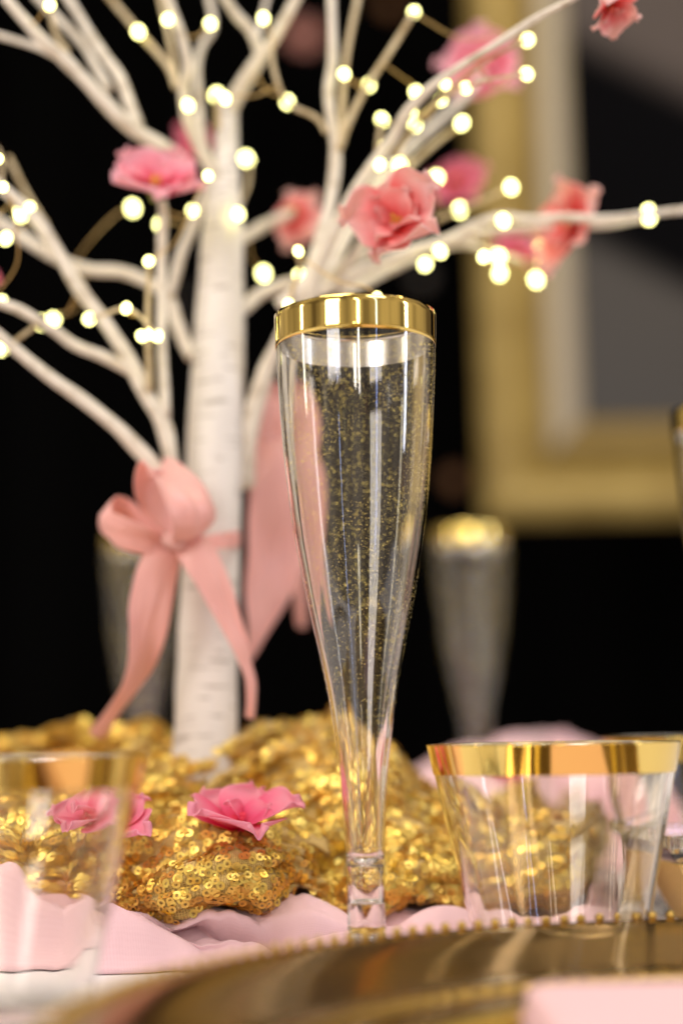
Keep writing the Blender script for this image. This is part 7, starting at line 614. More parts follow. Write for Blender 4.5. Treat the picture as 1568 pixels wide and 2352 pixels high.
def make_dessert():
    t = P(1480, 1922, 52.5); root = thing('dessert_cup', (t.x + .031, .545, 0), 'small tapered square cup with brown glitter body and clear rim at the right edge', 'dessert cup'); root.rotation_euler.z = R(6)
    h = .037
    v, f = square_cup(h, .0285, .0115, .0013, .0272); obj('clear_rim', mesh('clear_rim', v, f, plastic, smooth=False), root)
    fm = mix_noise(mat('brown_glitter', rough=.5, metal=.1), (.60, .37, .10), (.84, .57, .22), 2500, .35, .65, bump=.5)
    v = []; lv = [(.0115, 0), (.0190, .0165), (.0236, .0265), (.0232, .0271)]
    for a, z in lv: v += [(a, a, z), (-a, a, z), (-a, -a, z), (a, -a, z)]
    f = [(i * 4 + j, i * 4 + (j + 1) % 4, i * 4 + 4 + (j + 1) % 4, i * 4 + 4 + j) for i in range(3) for j in range(4)] + [(3, 2, 1, 0), (12, 13, 14, 15)]
    obj('glitter_body', mesh('glitter_body', v, f, fm, smooth=False), root)
    base = Vector((root.location.x - .006, .545, .029)); top = base + Vector((.016, .004, .075))
    sp = thing('dessert_spoon', base, 'clear rod shaped spoon handle standing in the small brown cup', 'spoon')
    pts = [base.lerp(top, k / 8) for k in range(9)]; v, f = tube(local(sp, pts), [.0022] * 9, 16); obj('handle', mesh('handle', v, f, plastic), sp)
make_dessert()

# ---------------------------------------------------------------- charger plate, napkin
CXc, CYc, RC, ZR = (10.047, 29.047, 15.701, 1.9)
charger_m = mat('charger_gold', (.42, .275, .11), .16, 1)
def make_charger():
    root = thing('charger_plate', (CXc * CM, CYc * CM, 0), 'large gold charger plate with a beaded raised rim in the foreground', 'charger plate')
    Rm = RC * CM; z = ZR * CM
    top = [(0, .0045), (Rm - .075, .0045), (Rm - .048, .0048), (Rm - .045, .0062), (Rm - .041, .0066), (Rm - .036, .0068), (Rm - .0265, .0078), (Rm - .022, .0095), (Rm - .012, .0140), (Rm - .004, z - .0015), (Rm - .001, z - .0006), (Rm + .0012, z - .0010)]
    bot = [(Rm + .0012, z - .0025), (Rm - .004, z - .0045), (Rm - .020, .0066), (Rm - .045, .0020), (Rm - .060, .0002), (0, .0002)]
    v, f = lathe((top + bot)[::-1], 200); obj('plate', mesh('plate', v, f, charger_m), root)
    n = int(2 * math.pi * Rm / .0053); bm = bmesh.new(); bmesh.ops.create_icosphere(bm, subdivisions=2, radius=.00135); me = bpy.data.meshes.new('bead'); bm.to_mesh(me); bm.free(); me.materials.append(bead_gold); me.shade_smooth()
    for k in range(n):
        a = 2 * math.pi * k / n; obj('bead', me, root, (Rm * math.cos(a), Rm * math.sin(a), z + .0001))
    # inner ridge of fine ticks and the glitter ring in the well
    def wavy(r, z_, a, i): return r
    v, f = lathe([(Rm - .0362, .0066), (Rm - .0355, .0082), (Rm - .032, .0088), (Rm - .0285, .0082), (Rm - .0275, .0072)][::-1], 360)
    v = [(x, y, zz + .0004 * math.sin(math.atan2(y, x) * 240)) for x, y, zz in v]; obj('ridge', mesh('ridge', v, f, mat('ridge_gold', (.34, .22, .07), .4, 1)), root)
    gr = mix_noise(mat('glitter_ring', rough=.3, metal=1), (.35, .22, .03), (.95, .68, .15), 900, .4, .6, bump=1, dist=.001)
    v, f = lathe([(Rm - .064, .0047), (Rm - .063, .0075), (Rm - .056, .0078), (Rm - .055, .0047)][::-1], 200); obj('glitter_ring', mesh('glitter_ring', v, f, gr), root)
make_charger()
def make_napkin():
    root = thing('folded_napkin', (.094, .298, .0072), 'folded pale pink cloth napkin lying on the gold charger plate', 'napkin'); root.rotation_euler.z = R(-3)
    for q in range(3):
        nx, ny = 40, 34; a = np.zeros((ny, nx, 3)); W, H = 11.6 - .15 * q, 13.4 - .2 * q
        for j in range(ny):
            for i in range(nx):
                u = i / (nx - 1); v = j / (ny - 1); e_ = min(u, 1 - u, v, 1 - v)
                edge = 1 - (1 - min(1, e_ / .05)) ** 2
                a[j, i] = ((u - .5) * W + .1 * noise.noise((v * 3, q, 0)), (v - .5) * H + .12 * noise.noise((u * 3, q, 4)), q * .28 + .02 + .26 * edge * (.8 + .25 * noise.noise((u * 2.5, v * 2.5, q))))
        o = obj('fold', grid_mesh('fold', a, napkin_m, (.11, .13)), root); subdiv(o, 1); s = o.modifiers.new('t', 'SOLIDIFY'); s.thickness = .0008
make_napkin()

# ---------------------------------------------------------------- the lighted birch tree
TY = 60.0
tb = P(470, 1760, TY)
tree = thing('lighted_birch_tree', (tb.x, tb.y, 0), 'white artificial birch tree with glowing fairy bulbs standing in gold fabric', 'artificial tree')
SKEL = []
def limb(name, pts, m, seg=12, n=6, wob=.12, seed=0):
    """pts: (px, py, width px, Y)"""
    w3 = []
    for px, py, wd, Y in pts:
        p = P(px, py, Y); w3.append((*p, pxs(wd / 2, p)))
    c = catmull(w3, n)
    SKEL.extend(Vector(q[:3]) for q in c)
    v, f = tube([q[:3] for q in c], [max(q[3], .0003) for q in c], seg, wob, seed)
    return obj(name, mesh(name, local(tree, v), f, m), tree)
base_p = [(458, 2040, 178, TY), (464, 1850, 168, TY), (472, 1700, 148, TY), (480, 1400, 136, TY), (494, 1000, 126, TY), (502, 800, 118, TY), (509, 600, 100, TY), (513, 500, 90, TY), (518, 400, 64, TY), (522, 300, 50, TY), (524, 225, 46, TY)]
limb('trunk', base_p, bark, 32, 8, .05)
BR = [ # points (px, py), start width, end width, start depth, end depth
 ([(523, 262), (560, 190), (600, 130), (640, 70), (700, -40)], 44, 30, 60, 57),
 ([(600, 130), (575, 70), (540, 30), (500, -30)], 30, 22, 59.5, 58),
 ([(588, 105), (600, 50), (618, -20)], 18, 14, 59.5, 60),
 ([(500, 440), (485, 390), (450, 320), (430, 270), (425, 200), (432, 150), (415, 80), (380, -20)], 40, 28, 60, 56),
 ([(480, 380), (462, 310), (458, 240), (452, 170), (462, 110), (490, 60), (478, -20)], 28, 18, 60, 61),
 ([(425, 375), (370, 335), (310, 300), (265, 260), (200, 190), (140, 130), (90, 85), (10, -10)], 46, 32, 59, 54),
 ([(315, 290), (280, 190), (240, 130), (200, 65), (150, -15)], 34, 24, 58, 59),
 ([(250, 205), (190, 100), (130, 40), (80, -15)], 24, 20, 58, 61),
 ([(150, 142), (90, 110), (0, 82), (-40, 75)], 20, 15, 57, 57),
 ([(440, 820), (410, 749), (390, 689), (350, 654), (280, 625), (210, 619), (160, 604), (100, 575), (30, 530), (-20, 500)], 34, 30, 60, 64),
 ([(410, 1130), (395, 1064), (375, 974), (340, 914), (300, 834), (240, 739), (190, 674), (145, 600), (90, 510), (45, 465), (-20, 415)], 46, 34, 58, 56),
 ([(305, 854), (240, 819), (175, 794), (125, 759), (50, 714), (-20, 690)], 34, 28, 57.5, 55),
 ([(420, 1150), (340, 1054), (270, 984), (190, 919), (125, 874), (50, 814), (-20, 755)], 42, 34, 58, 55),
 ([(380, 960), (372, 774), (372, 560), (375, 500), (372, 460)], 30, 24, 57.5, 57),
 ([(390, 680), (415, 590), (440, 530), (462, 470), (480, 420)], 30, 24, 60.5, 61),
 ([(520, 725), (556, 709), (600, 674), (670, 650), (784, 612), (860, 570)], 42, 30, 60, 62),
 ([(640, 705), (700, 650), (735, 560), (765, 430), (772, 350), (765, 300), (755, 215), (764, 130), (760, -20)], 40, 26, 58, 57),
 ([(560, 1120), (570, 1000), (605, 870), (650, 770), (700, 700), (740, 590), (790, 490), (844, 400), (899, 320), (934, 260), (984, 205), (1054, 155), (1134, 105), (1234, 40), (1309, 0), (1400, -60)], 52, 15, 61, 50),
 ([(740, 650), (820, 500), (874, 410), (929, 350), (984, 300), (1064, 225), (1110, 170)], 32, 20, 60, 66),
 ([(700, 690), (834, 620), (934, 580), (1034, 550), (1084, 520), (1154, 497), (1209, 503), (1284, 500), (1384, 502), (1484, 492), (1620, 478)], 32, 20, 60, 58),
 ([(1034, 556), (1134, 532), (1234, 522), (1384, 518), (1470, 505)], 24, 14, 60, 61),
 ([(784, 676), (884, 624), (960, 590)], 34, 24, 61, 64),
 ([(540, 560), (600, 520), (668, 490)], 34, 26, 61, 66),
 ([(990, 575), (1060, 562), (1120, 575), (1200, 600)], 22, 14, 62, 64),
 ([(770, 640), (810, 590), (850, 530), (880, 470)], 24, 18, 59, 55),
]
for k, (pp, w0, w1, y0, y1) in enumerate(BR):
    n = len(pp); w0 *= .84; w1 *= .78; limb('branch', [(px, py, w0 + (w1 - w0) * i / (n - 1), y0 + (y1 - y0) * i / (n - 1)) for i, (px, py) in enumerate(pp)], branch_m, 12, 6, .32, k)
TW = [
 ([(405, 200), (385, 150), (320, 75), (240, -20)], 16, 13, 58, 60),
 ([(405, 190), (390, 90), (365, -20)], 13, 11, 58.5, 59),
 ([(158, 120), (130, 80), (115, 15), (110, -20)], 13, 11, 57, 56),
 ([(750, 305), (725, 270), (660, 235), (630, 165), (625, 110)], 12, 10, 57, 56),
 ([(778, 345), (805, 270), (845, 195), (900, 110), (950, 30)], 17, 13, 57, 56),
 ([(782, 330), (788, 200), (800, 100), (825, -20)], 15, 13, 57, 58),
 ([(900, 430), (949, 375), (1004, 325), (1060, 285)], 14, 10, 59, 61),
 ([(905, 360), (959, 280), (1009, 225), (1074, 170), (1134, 130), (1209, 92)], 11, 7, 56, 52),
 ([(960, 270), (1000, 238), (1034, 215), (1069, 201), (1134, 180), (1209, 170)], 9, 7, 55, 52),
 ([(1000, 505), (1045, 487), (1109, 460), (1172, 430)], 12, 8, 62, 61),
 ([(660, 705), (675, 660), (688, 620), (685, 577)], 12, 8, 56, 54),
 ([(552, 470), (570, 420), (572, 366)], 9, 7, 61, 63),
 ([(345, 900), (340, 770), (341, 680), (342, 600)], 15, 10, 57, 55),
 ([(205, 733), (240, 722), (290, 708), (330, 735), (360, 770)], 10, 8, 55, 54),
 ([(0, 425), (5, 380), (-5, 340)], 10, 8, 58, 58),
 ([(95, 740), (60, 765), (15, 798)], 10, 8, 56, 56),
 ([(20, 360), (60, 440), (110, 520)], 10, 10, 60, 60),
 ([(500, 300), (500, 250), (497, 215)], 16, 12, 59, 58),
 ([(862, 400), (868, 340), (877, 275)], 12, 10, 58, 57),
]
for k, (pp, w0, w1, y0, y1) in enumerate(TW):
    n = len(pp); limb('twig', [(px, py, w0 + (w1 - w0) * i / (n - 1), y0 + (y1 - y0) * i / (n - 1)) for i, (px, py) in enumerate(pp)], twig_m, 8, 5, .1, 50 + k)
wire_m = mat('copper_wire', (.62, .42, .16), .4, .8)
BU = [(115, 12, 17), (318, 73, 23), (385, 45, 20), (483, 55, 21), (605, 42, 20), (432, 242, 21), (497, 218, 25), (517, 226, 19), (660, 234, 23), (566, 365, 27), (790, 170, 20), (847, 195, 22), (950, 28, 21), (547, 492, 23), (442, 484, 22), (305, 478, 28), (370, 515, 26), (342, 600, 18), (290, 708, 17), (205, 733, 21), (95, 741, 25), (124, 733, 24), (326, 772, 18), (346, 766, 18), (362, 772, 18), (8, 430, 14), (-2, 365, 13), (14, 548, 20), (47, 493, 24), (68, 478, 20), (6, 693, 19), (4, 802, 22), (605, 628, 27), (685, 577, 16), (688, 632, 22), (662, 699, 17), (866, 682, 15), (1211, 92, 21), (1209, 170, 20), (1021, 193, 18), (1012, 230, 20), (1069, 202, 18), (955, 212, 22), (946, 256, 18), (953, 288, 22), (877, 275, 22), (1060, 283, 24), (878, 343, 24), (872, 378, 18), (918, 380, 25), (1002, 408, 26), (1055, 482, 26), (1173, 430, 25), (1155, 507, 23), (1488, 484, 23), (1490, 501, 24), (1243, 570, 27), (1245, 599, 26), (1144, 590, 27), (1110, 590, 20), (1147, 628, 26), (1230, 643, 27), (1010, 578, 22), (976, 607, 24), (478, 404, 17)]
bm = bmesh.new(); bmesh.ops.create_uvsphere(bm, u_segments=12, v_segments=8, radius=.0025); bmm = bpy.data.meshes.new('bulb'); bm.to_mesh(bm and bmm); bm.free(); bmm.materials.append(bulb_m); bmm.shade_smooth()
for x, y, r in BU:
    # the size of its blur tells how far a bulb hangs behind the flute
    Y = 1 / (1 / 46.5 - max(2 * r - 13, 8) / 7280.); Y = min(Y, 66)
    c_ = 5870 * (1 / 47.5 - 1 / Y); g_ = max(r - c_ * .42, 7) * Y / 3470 / .25
    bp = P(x, y, Y); near = min(SKEL, key=lambda q: (q - bp).length); L = (near - bp).length
    if L > .0045:
        side = (near - bp).orthogonal().normalized() * L * random.uniform(-.25, .25); w3 = [near, near.lerp(bp, .4) + side + Vector((0, 0, -.12 * L)), near.lerp(bp, .8) + side * .5, bp]
        v, f = tube([q for q in catmull(w3, 5)], [.0003] * 16, 6); obj('wire', mesh('wire', local(tree, v), f, wire_m), tree)
    b = obj('bulb', bmm, tree, P(x, y, Y) - tree.location); b.scale = (g_ * .96, g_ * .96, g_ * random.uniform(1.02, 1.18)); b.rotation_euler = (random.uniform(-.5, .5), random.uniform(-.6, .6), 0)

# ---------------------------------------------------------------- silk flowers
PAL = {'hot': ((.88, .01, .12), (.94, .15, .34), (.95, .46, .58)), 'coral': ((.85, .02, .02), (.95, .24, .24), (.96, .68, .64)), 'pink': ((.88, .015, .08), (.94, .24, .36), (.95, .60, .67)), 'rose': ((.72, .02, .06), (.84, .15, .24), (.88, .38, .48)), 'dust': ((.6, .3, .26), (.7, .36, .32), (.75, .42, .38)), 'amber': ((.22, .09, .03), (.22, .10, .04), (.25, .12, .05)), 'grey': ((.10, .09, .09), (.12, .11, .11), (.14, .13, .13))}
def make_flower(px, py, Y, size, face, pal, label, roll=0, rings=((5, 1.0, .35, 1.0), (4, .68, .9, .8), (3, .42, 1.3, .6)), seed=0, back=False, group='pink silk flowers on the tree', cat='silk flower', loc=None, ruffle=.10):
    c = P(px, py, Y) if loc is None else Vector(loc); S = pxs(size / 2, c)
    root = thing('silk_flower', c, label, cat, group)
    q = Vector(face).normalized().to_track_quat('Z', 'Y') @ Euler((0, 0, roll)).to_quaternion(); root.rotation_euler = q.to_euler()
    rd = random.Random(seed); c0, c1, c2 = [np.array(x) for x in PAL[pal]]
    for (n, rr, lift, wd) in rings:
        ph = rd.random() * 6
        for k in range(n):
            a = ph + 2 * math.pi * k / n + rd.uniform(-.15, .15); L = S * rr * rd.uniform(.80, 1.10); lf = lift * rd.uniform(.5, 1.45); tw = rd.uniform(-.35, .35)
            nu, nv = 12, 11; V = []; C = []
            sd = rd.random() * 50
            for i in range(nu):
                u = i / (nu - 1)
                wv = L * wd * .62 * (math.sin(min(1, u * 1.02 + .10) * math.pi) ** .55 if u < .99 else .22) * (.35 + .75 * u ** .8)
                ang = lf * (1 - .75 * u)   # cup: rises then opens
                rad = 0; hz = 0
                for s in range(i): t = s / (nu - 1); an = lf * (1.15 - 1.25 * t); rad += math.cos(an) * L / (nu - 1); hz += math.sin(an) * L / (nu - 1)
                for j in range(nv):
                    v = (j / (nv - 1) - .5) * 2
                    x = rad - .10 * L * v * v * u; y = wv * v; z = hz + .16 * L * v * v * u ** .6 * (1 if lf > .2 else .5) + ruffle * L * u * u * noise.noise((v * 1.7 + sd, u * 2, sd)) * 2.4 + tw * y * .4
                    V.append((x * math.cos(a) - y * math.sin(a), x * math.sin(a) + y * math.cos(a), z + S * .04 * (1 - rr)))
                    g = noise.noise((v * 2.5, u * 3, sd)) * .22; t = min(1, max(0, (u * 1.4 - .14 + g * .7 + .16 * abs(v)) * (.5 + .5 * rr)))
                    cc = c0 + (c1 - c0) * min(1, t * 2.4) if t < .42 else c1 + (c2 - c1) * ((t - .42) / .58); C.append((*np.clip(cc, 0, 1), 1))
            Fc = [(i * nv + j, i * nv + j + 1, (i + 1) * nv + j + 1, (i + 1) * nv + j) for i in range(nu - 1) for j in range(nv - 1)]
            me = mesh('petal', V, Fc, petal_m); ca = me.color_attributes.new('tint', 'FLOAT_COLOR', 'POINT'); ca.data.foreach_set('color', np.array(C).ravel())
            o = obj('petal', me, root); sd_ = o.modifiers.new('s', 'SUBSURF'); sd_.levels = sd_.render_levels = 1; so = o.modifiers.new('t', 'SOLIDIFY'); so.thickness = S * .006
    V = []; Fc = []
    for k in range(9):
        a = k * 2.4; r = S * .07 * math.sqrt(k / 3); pts = [(0, 0, -S * .02), (r * .5 * math.cos(a), r * .5 * math.sin(a), S * .10), (r * math.cos(a), r * math.sin(a), S * rd.uniform(.16, .24))]
        v, f = tube(pts, [S * .012, S * .012, S * .028], 6); n0 = len(V); V += v; Fc += [tuple(x + n0 for x in q_) for q_ in f]
    obj('stamens', mesh('stamens', V, Fc, stamen_pink if pal == 'hot' else stamen_m), root)
    if pal == 'hot': return root
    v, f = lathe([(0, -S * .22), (S * .05, -S * .2), (S * .07, -S * .1), (S * .16, S * .0), (0, -S * .01)], 16); obj('calyx', mesh('calyx', v, f, stem_m), root)
    return root
make_flower(916, 515, 52.0, 300, (-.30, -1, .22), 'coral', 'large coral rose like flower touching the right branches above the flute rim', .4, rings=((5, .92, .55, 1.15), (4, .66, 1.0, .95), (3, .42, 1.35, .75)), seed=4, ruffle=.17)
make_flower(355, 435, 56.0, 290, (.15, -.75, .62), 'pink', 'wide open pink flower on the upper left, just left of the trunk', .9, rings=((5, .98, .5, 1.25), (3, .62, .9, 1.0)), seed=8, ruffle=.10)
make_flower(1322, 525, 60.5, 265, (-.86, -.45, .05), 'coral', 'pale pink flower seen from its side on the right horizontal branch', .2, rings=((5, .95, .45, 1.1), (4, .65, .9, .9)), seed=12, back=True)
make_flower(1105, 160, 67, 225, (-.2, -1, .1), 'pink', 'blurred pink flower at the upper right in front of the gold frame', 2.2, rings=((5, 1.0, .35, 1.15), (4, .6, .9, .9)), seed=15)
make_flower(668, 488, 66, 190, (.5, .8, -.1), 'coral', 'blurred coral flower seen from behind, right of the trunk', 1.0, rings=((5, 1, .5, 1.1), (4, .62, 1, .9)), seed=19)
make_flower(1045, 425, 73, 165, (-.1, -1, .3), 'rose', 'heavily blurred dark pink flower behind the bulbs right of the coral rose', 1.0, rings=((5, 1, .4, 1.1), (4, .62, 1, .9)), seed=23)
make_flower(1190, 590, 72, 150, (.3, -1, .7), 'rose', 'heavily blurred dark pink flower under the right horizontal branch', 0, rings=((5, 1, .5, 1.1),), seed=25)
make_flower(448, 335, 72, 115, (.2, -1, .2), 'rose', 'blurred dark pink flower half hidden behind the trunk top', 0, rings=((5, 1, .4, 1.1),), seed=27)
make_flower(1392, 8, 49.5, 180, (.35, -.25, -.9), 'coral', 'pink flower hanging into the top right corner', .6, rings=((5, 1.05, .75, .9), (4, .6, 1.1, .7)), seed=31)
make_flower(-22, 640, 58, 60, (.6, -1, 0), 'rose', 'dark pink flower barely entering at the left edge', 0, rings=((5, 1, .4, 1.1),), seed=33)
def on_cloth(px, py, Y0):
    p = P(px, py, Y0); z = cloth_top(p.x * 100, p.y * 100); return p
make_flower(548, 1904, 51.2, 325, (.06, -.36, .93), 'hot', 'bright pink flower lying on the gold fabric below the trunk', .8, rings=((5, 1.0, .62, 1.15), (2, .60, 1.2, 1.2)), seed=43, group='pink flowers lying on the gold fabric', ruffle=.04)
make_flower(240, 1908, 51.0, 310, (-.1, -.45, .9), 'hot', 'pink flower lying on the gold fabric, seen through the left tumbler', .3, rings=((5, 1.0, .5, 1.1), (2, .6, 1.1, 1.2)), seed=45, group='pink flowers lying on the gold fabric', ruffle=.05)
make_flower(1148, 1795, 70, 120, (.1, -.8, .6), 'rose', 'blurred hot pink flower seen through the sharp tumbler', 0, rings=((5, 1.0, .5, 1.0), (4, .6, .95, .9)), seed=47, group='pink flowers lying on the gold fabric')
for (x, y, Y, s, pal, lab) in ((700, 88, 210, 88, 'dust', 'dusty pink paper flower out of focus on the backdrop near the top'), (892, 15, 230, 60, 'amber', 'faint brown paper flower out of focus at the top, right of the dusty pink one'), (1042, 1105, 190, 60, 'amber', 'faint brown paper flower out of focus just above the far right flute'), (968, 640, 230, 50, 'grey', 'faint grey paper flower out of focus behind the rim of the flute'), (425, 690, 230, 50, 'grey', 'faint grey paper flower out of focus to the left of the trunk')):
    o = make_flower(x, y, Y, s, (0, -1, .1), pal, lab, 0, rings=((6, 1, .3, 1.2), (5, .6, .8, 1)), seed=int(x), group='paper flowers on the backdrop', cat='paper flower'); o.name = 'paper_flower'

# ---------------------------------------------------------------- ribbons
def strip(parent, name, pts, n=10, m=ribbon_m, curl=.18):
    """pts: (px, py, Y, wx, wy, wd): centre, and the ribbon's width vector in px with wd cm in depth"""
    A = []
    for px, py, Y, wx, wy, wd in pts:
        a = P(px - wx / 2, py - wy / 2, Y - wd / 2); b = P(px + wx / 2, py + wy / 2, Y + wd / 2); A.append((*a, *b))
    c = catmull(A, n); V = []; K = 15; N = len(c)
    for i, q in enumerate(c):
        a = Vector(q[:3]); b = Vector(q[3:])
        q0 = c[max(i - 1, 0)]; q1 = c[min(i + 1, N - 1)]; t = (Vector(q1[:3]) + Vector(q1[3:]) - Vector(q0[:3]) - Vector(q0[3:])).normalized()
        nn = t.cross(b - a); nn = nn / max(nn.length, 1e-9)
        for k in range(K):
            s = k / (K - 1); V.append(a.lerp(b, s) + nn * (b - a).length * curl * (4 * s * (1 - s)) * math.sin(i * .13 + .6) + nn * (.0008 * noise.noise((s * 3, i * .12, len(pts))) + .0013 * noise.noise((s * 7, i * .07, 9 + len(pts))) * (1 if i > 3 else .4)))
    Fc = [(i * K + j, i * K + j + 1, (i + 1) * K + j + 1, (i + 1) * K + j) for i in range(N - 1) for j in range(K - 1)]
    o = obj(name, mesh(name, local(parent, V), Fc, m), parent); s_ = o.modifiers.new('s', 'SUBSURF'); s_.levels = s_.render_levels = 1; so = o.modifiers.new('t', 'SOLIDIFY'); so.thickness = .0004; return o
b0 = P(400, 1240, 56.5); bow = thing('ribbon_bow', b0, 'coral satin ribbon bow with long tails tied on the front left of the trunk', 'ribbon bow')
strip(bow, 'loop', [(398, 1238, 56.6, 40, 34, 1.2), (372, 1170, 56.6, 90, 10, 1.6), (342, 1100, 56.4, 70, -14, 2.6), (352, 1055, 55.6, 52, -6, 3.6), (392, 1090, 54.8, 64, -34, 2.6), (434, 1160, 54.6, 84, -54, 1.8), (444, 1215, 55.2, 96, -50, 1.0), (412, 1240, 56.0, 44, 22, .6)], 10)
strip(bow, 'loop', [(394, 1246, 56.8, 14, 36, .4), (330, 1196, 57.2, 26, 70, .6), (276, 1172, 57.0, 8, 62, 1.4), (250, 1196, 56.2, -8, 46, 2.0), (276, 1222, 55.4, -22, 66, 1.2), (335, 1246, 55.4, -10, 60, .8), (394, 1252, 56.2, 4, 34, .2)], 10)
strip(bow, 'tail', [(398, 1246, 56.6, 40, 20, .4), (368, 1290, 56.2, 84, 22, .8), (348, 1380, 56.0, 98, 12, .6), (338, 1460, 56.2, 84, 22, 1.0), (318, 1540, 57.0, 50, 20, 1.6), (272, 1612, 58.0, 22, 18, 1.4), (222, 1688, 59.0, 36, 14, .6)], 10)
strip(bow, 'tail', [(412, 1244, 56.2, 36, -30, .4), (448, 1268, 55.8, 60, -56, .6), (492, 1340, 55.8, 66, -30, .6), (530, 1430, 56.0, 50, -20, .6), (560, 1510, 56.3, 28, -10, .8), (574, 1580, 56.6, 22, 0, .8), (572, 1650, 57.0, 18, 4, .8)], 10)
strip(bow, 'wrap', [(420, 1250, 57.6, 4, 26, .4), (470, 1246, 57.4, 4, 30, 0), (520, 1240, 57.8, 4, 34, 0), (550, 1236, 59.4, 2, 36, 0), (545, 1232, 61.6, 0, 34, 0)], 10, curl=.05)
v, f = tube(local(bow, [P(382, 1236, 56), P(392, 1240, 55.4), (P(408, 1244, 55.3)), P(420, 1250, 56)]), [.0022, .0034, .0034, .002], 14, .3); obj('knot', mesh('knot', v, f, ribbon_m), bow)
b1 = P(620, 960, 63); bow2 = thing('hanging_ribbon', b1, 'wide pale coral ribbon hanging behind the flute, right of the trunk', 'ribbon')
strip(bow2, 'loop', [(612, 1010, 62.6, 70, 10, .6), (622, 940, 62.2, 60, 14, 1.2), (632, 880, 62.6, 40, 10, 2), (660, 900, 63.4, 60, 20, 1.6), (674, 980, 63.4, 80, 10, .8), (660, 1060, 63.0, 80, 6, .4)], 10)
strip(bow2, 'tail', [(628, 1000, 63.2, 90, -6, .6), (648, 1080, 63.0, 146, 4, 1.4), (648, 1180, 63.0, 154, 6, 1.6), (634, 1280, 63.0, 132, 14, 1.2), (612, 1370, 63.0, 100, 20, .6), (590, 1450, 63.0, 44, 14, .5), (570, 1512, 63.0, 14, 8, .3)], 10)
strip(bow2, 'tail', [(672, 1120, 66.6, 50, 0, .6), (678, 1240, 67.0, 44, 4, 2.0), (686, 1340, 67.6, 30, 6, 2.4), (698, 1438, 68.0, 14, 10, 1.6)], 10)

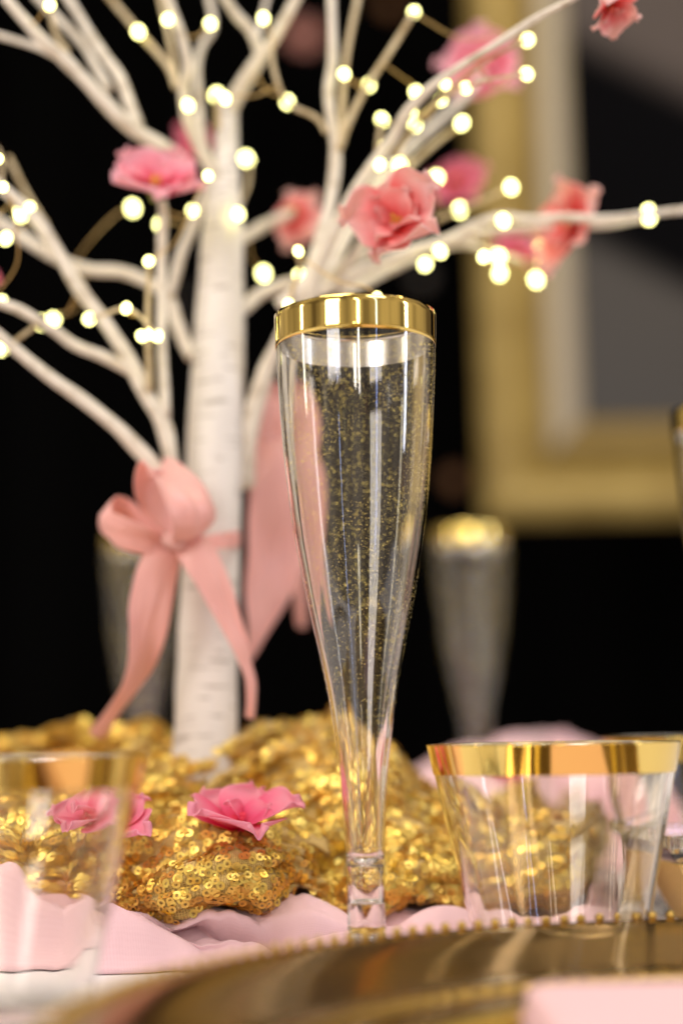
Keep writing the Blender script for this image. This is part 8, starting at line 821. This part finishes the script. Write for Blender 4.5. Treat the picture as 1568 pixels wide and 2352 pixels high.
# ---------------------------------------------------------------- backdrop: curtain and gold frame
curtain_m = mat('black_velvet', (.003, .003, .0032), .95, 0, Specular_IOR_Level=0)
def make_curtain():
    nx = 260; V = []
    for j, z in enumerate((-1.0, 0, 1, 2, 3.2)):
        for i in range(nx):
            x = -2.6 + 5.4 * i / (nx - 1); V.append((x, 3.3 + .05 * math.sin(x * 19 + 1.5 * math.sin(x * 3)) + .02 * math.sin(x * 47 + j), z))
    F_ = [(j * nx + i, j * nx + i + 1, (j + 1) * nx + i + 1, (j + 1) * nx + i) for j in range(4) for i in range(nx - 1)]
    o = obj('backdrop_curtain', mesh('backdrop_curtain', V, F_, curtain_m)); s = o.modifiers.new('t', 'SOLIDIFY'); s.thickness = .004
    tag(o, 'black backdrop curtain filling the space behind the table', 'curtain')
make_curtain()
def make_frame():
    Y = 225
    a = P(1100, 1200, Y); x0 = P(1090, 600, Y).x; z0 = a.z; W_, H_ = .95, 1.35
    root = thing('gold_picture_frame', (x0, Y * CM, z0), 'large gold frame out of focus at the right in front of the backdrop', 'picture frame')
    gm = mix_noise(mat('frame_gold', rough=.45, metal=.15), (.28, .19, .045), (.40, .29, .085), 14, .35, .65)
    lm = mat('frame_liner', (.42, .36, .27), .5)
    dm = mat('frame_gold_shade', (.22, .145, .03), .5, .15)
    # moulding profile across the bar (distance from the outer edge, height towards the viewer)
    prof = [(0, 0), (0, .020), (.012, .034), (.030, .040), (.052, .036), (.066, .022), (.072, .014), (.092, .024), (.100, .012), (.100, 0)]
    def bar(name, p0, p1, inw, m, prof):
        V = []; n = len(prof); p0 = Vector(p0); p1 = Vector(p1); inw = Vector(inw); d = (p1 - p0).normalized()
        for e, sgn in ((p0, 1), (p1, -1)):
            for (s, h) in prof: V.append(e + inw * s + d * sgn * s + Vector((0, -h, 0)))
        F_ = [(i, (i + 1) % n, n + (i + 1) % n, n + i) for i in range(n)] + [tuple(range(n))[::-1], tuple(range(n, 2 * n))]
        return obj(name, mesh(name, V, F_, m, smooth=False), root)
    c = [(0, 0, 0), (W_, 0, 0), (W_, 0, H_), (0, 0, H_)]
    bar('frame_bar', c[3], c[0], (1, 0, 0), gm, prof); bar('frame_bar', c[0], c[1], (0, 0, 1), gm, prof); bar('frame_bar', c[1], c[2], (-1, 0, 0), gm, prof); bar('frame_bar', c[2], c[3], (0, 0, -1), gm, prof)
    lp = [(0, 0), (0, .016), (.012, .026), (.036, .026), (.048, .016), (.048, 0)]; q = .101
    d = [(q, 0, q), (W_ - q, 0, q), (W_ - q, 0, H_ - q), (q, 0, H_ - q)]
    bar('liner', d[3], d[0], (1, 0, 0), lm, lp); bar('liner', d[1], d[2], (-1, 0, 0), lm, lp)
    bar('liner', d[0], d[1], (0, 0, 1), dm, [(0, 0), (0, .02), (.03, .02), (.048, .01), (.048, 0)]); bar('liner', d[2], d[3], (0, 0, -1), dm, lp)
    pm = mat('dark_picture', (.01, .01, .012), .95, 0, Specular_IOR_Level=0); Lk = pm.node_tree.links; b = pm.node_tree.nodes['Principled BSDF']
    t = node(pm, 'ShaderNodeTexCoord'); n = node(pm, 'ShaderNodeTexNoise', Scale=2.3, Detail=0); sp = node(pm, 'ShaderNodeSeparateXYZ'); Lk.new(t.outputs['Object'], sp.inputs[0])
    # grey ground below, black swoop across the middle, grey corner above
    f1 = node(pm, 'ShaderNodeMath', operation='MULTIPLY_ADD'); f1.inputs[1].default_value = -.55; f1.inputs[2].default_value = .0
    Lk.new(sp.outputs['X'], f1.inputs[0]); ad = node(pm, 'ShaderNodeMath', operation='SUBTRACT'); Lk.new(sp.outputs['Z'], ad.inputs[0]); Lk.new(f1.outputs[0], ad.inputs[1])
    r = node(pm, 'ShaderNodeValToRGB'); els = r.color_ramp.elements
    els[0].position = 0; els[0].color = (.085, .085, .09, 1); els[1].position = .51; els[1].color = (.085, .08, .08, 1)
    for pos, cc in ((.555, (.004, .004, .005, 1)), (.83, (.004, .004, .005, 1)), (.90, (.10, .085, .085, 1))):
        e2 = els.new(pos); e2.color = cc
    Lk.new(ad.outputs[0], r.inputs[0]); Lk.new(r.outputs[0], b.inputs['Base Color'])
    V = [(q, -.004, q), (W_ - q, -.004, q), (W_ - q, -.004, H_ - q), (q, -.004, H_ - q), (q, .02, q), (W_ - q, .02, q), (W_ - q, .02, H_ - q), (q, .02, H_ - q)]
    obj('picture', mesh('picture', V, [(0, 1, 2, 3), (7, 6, 5, 4), (0, 4, 5, 1), (1, 5, 6, 2), (2, 6, 7, 3), (3, 7, 4, 0)], pm, smooth=False), root)
    return root
make_frame()
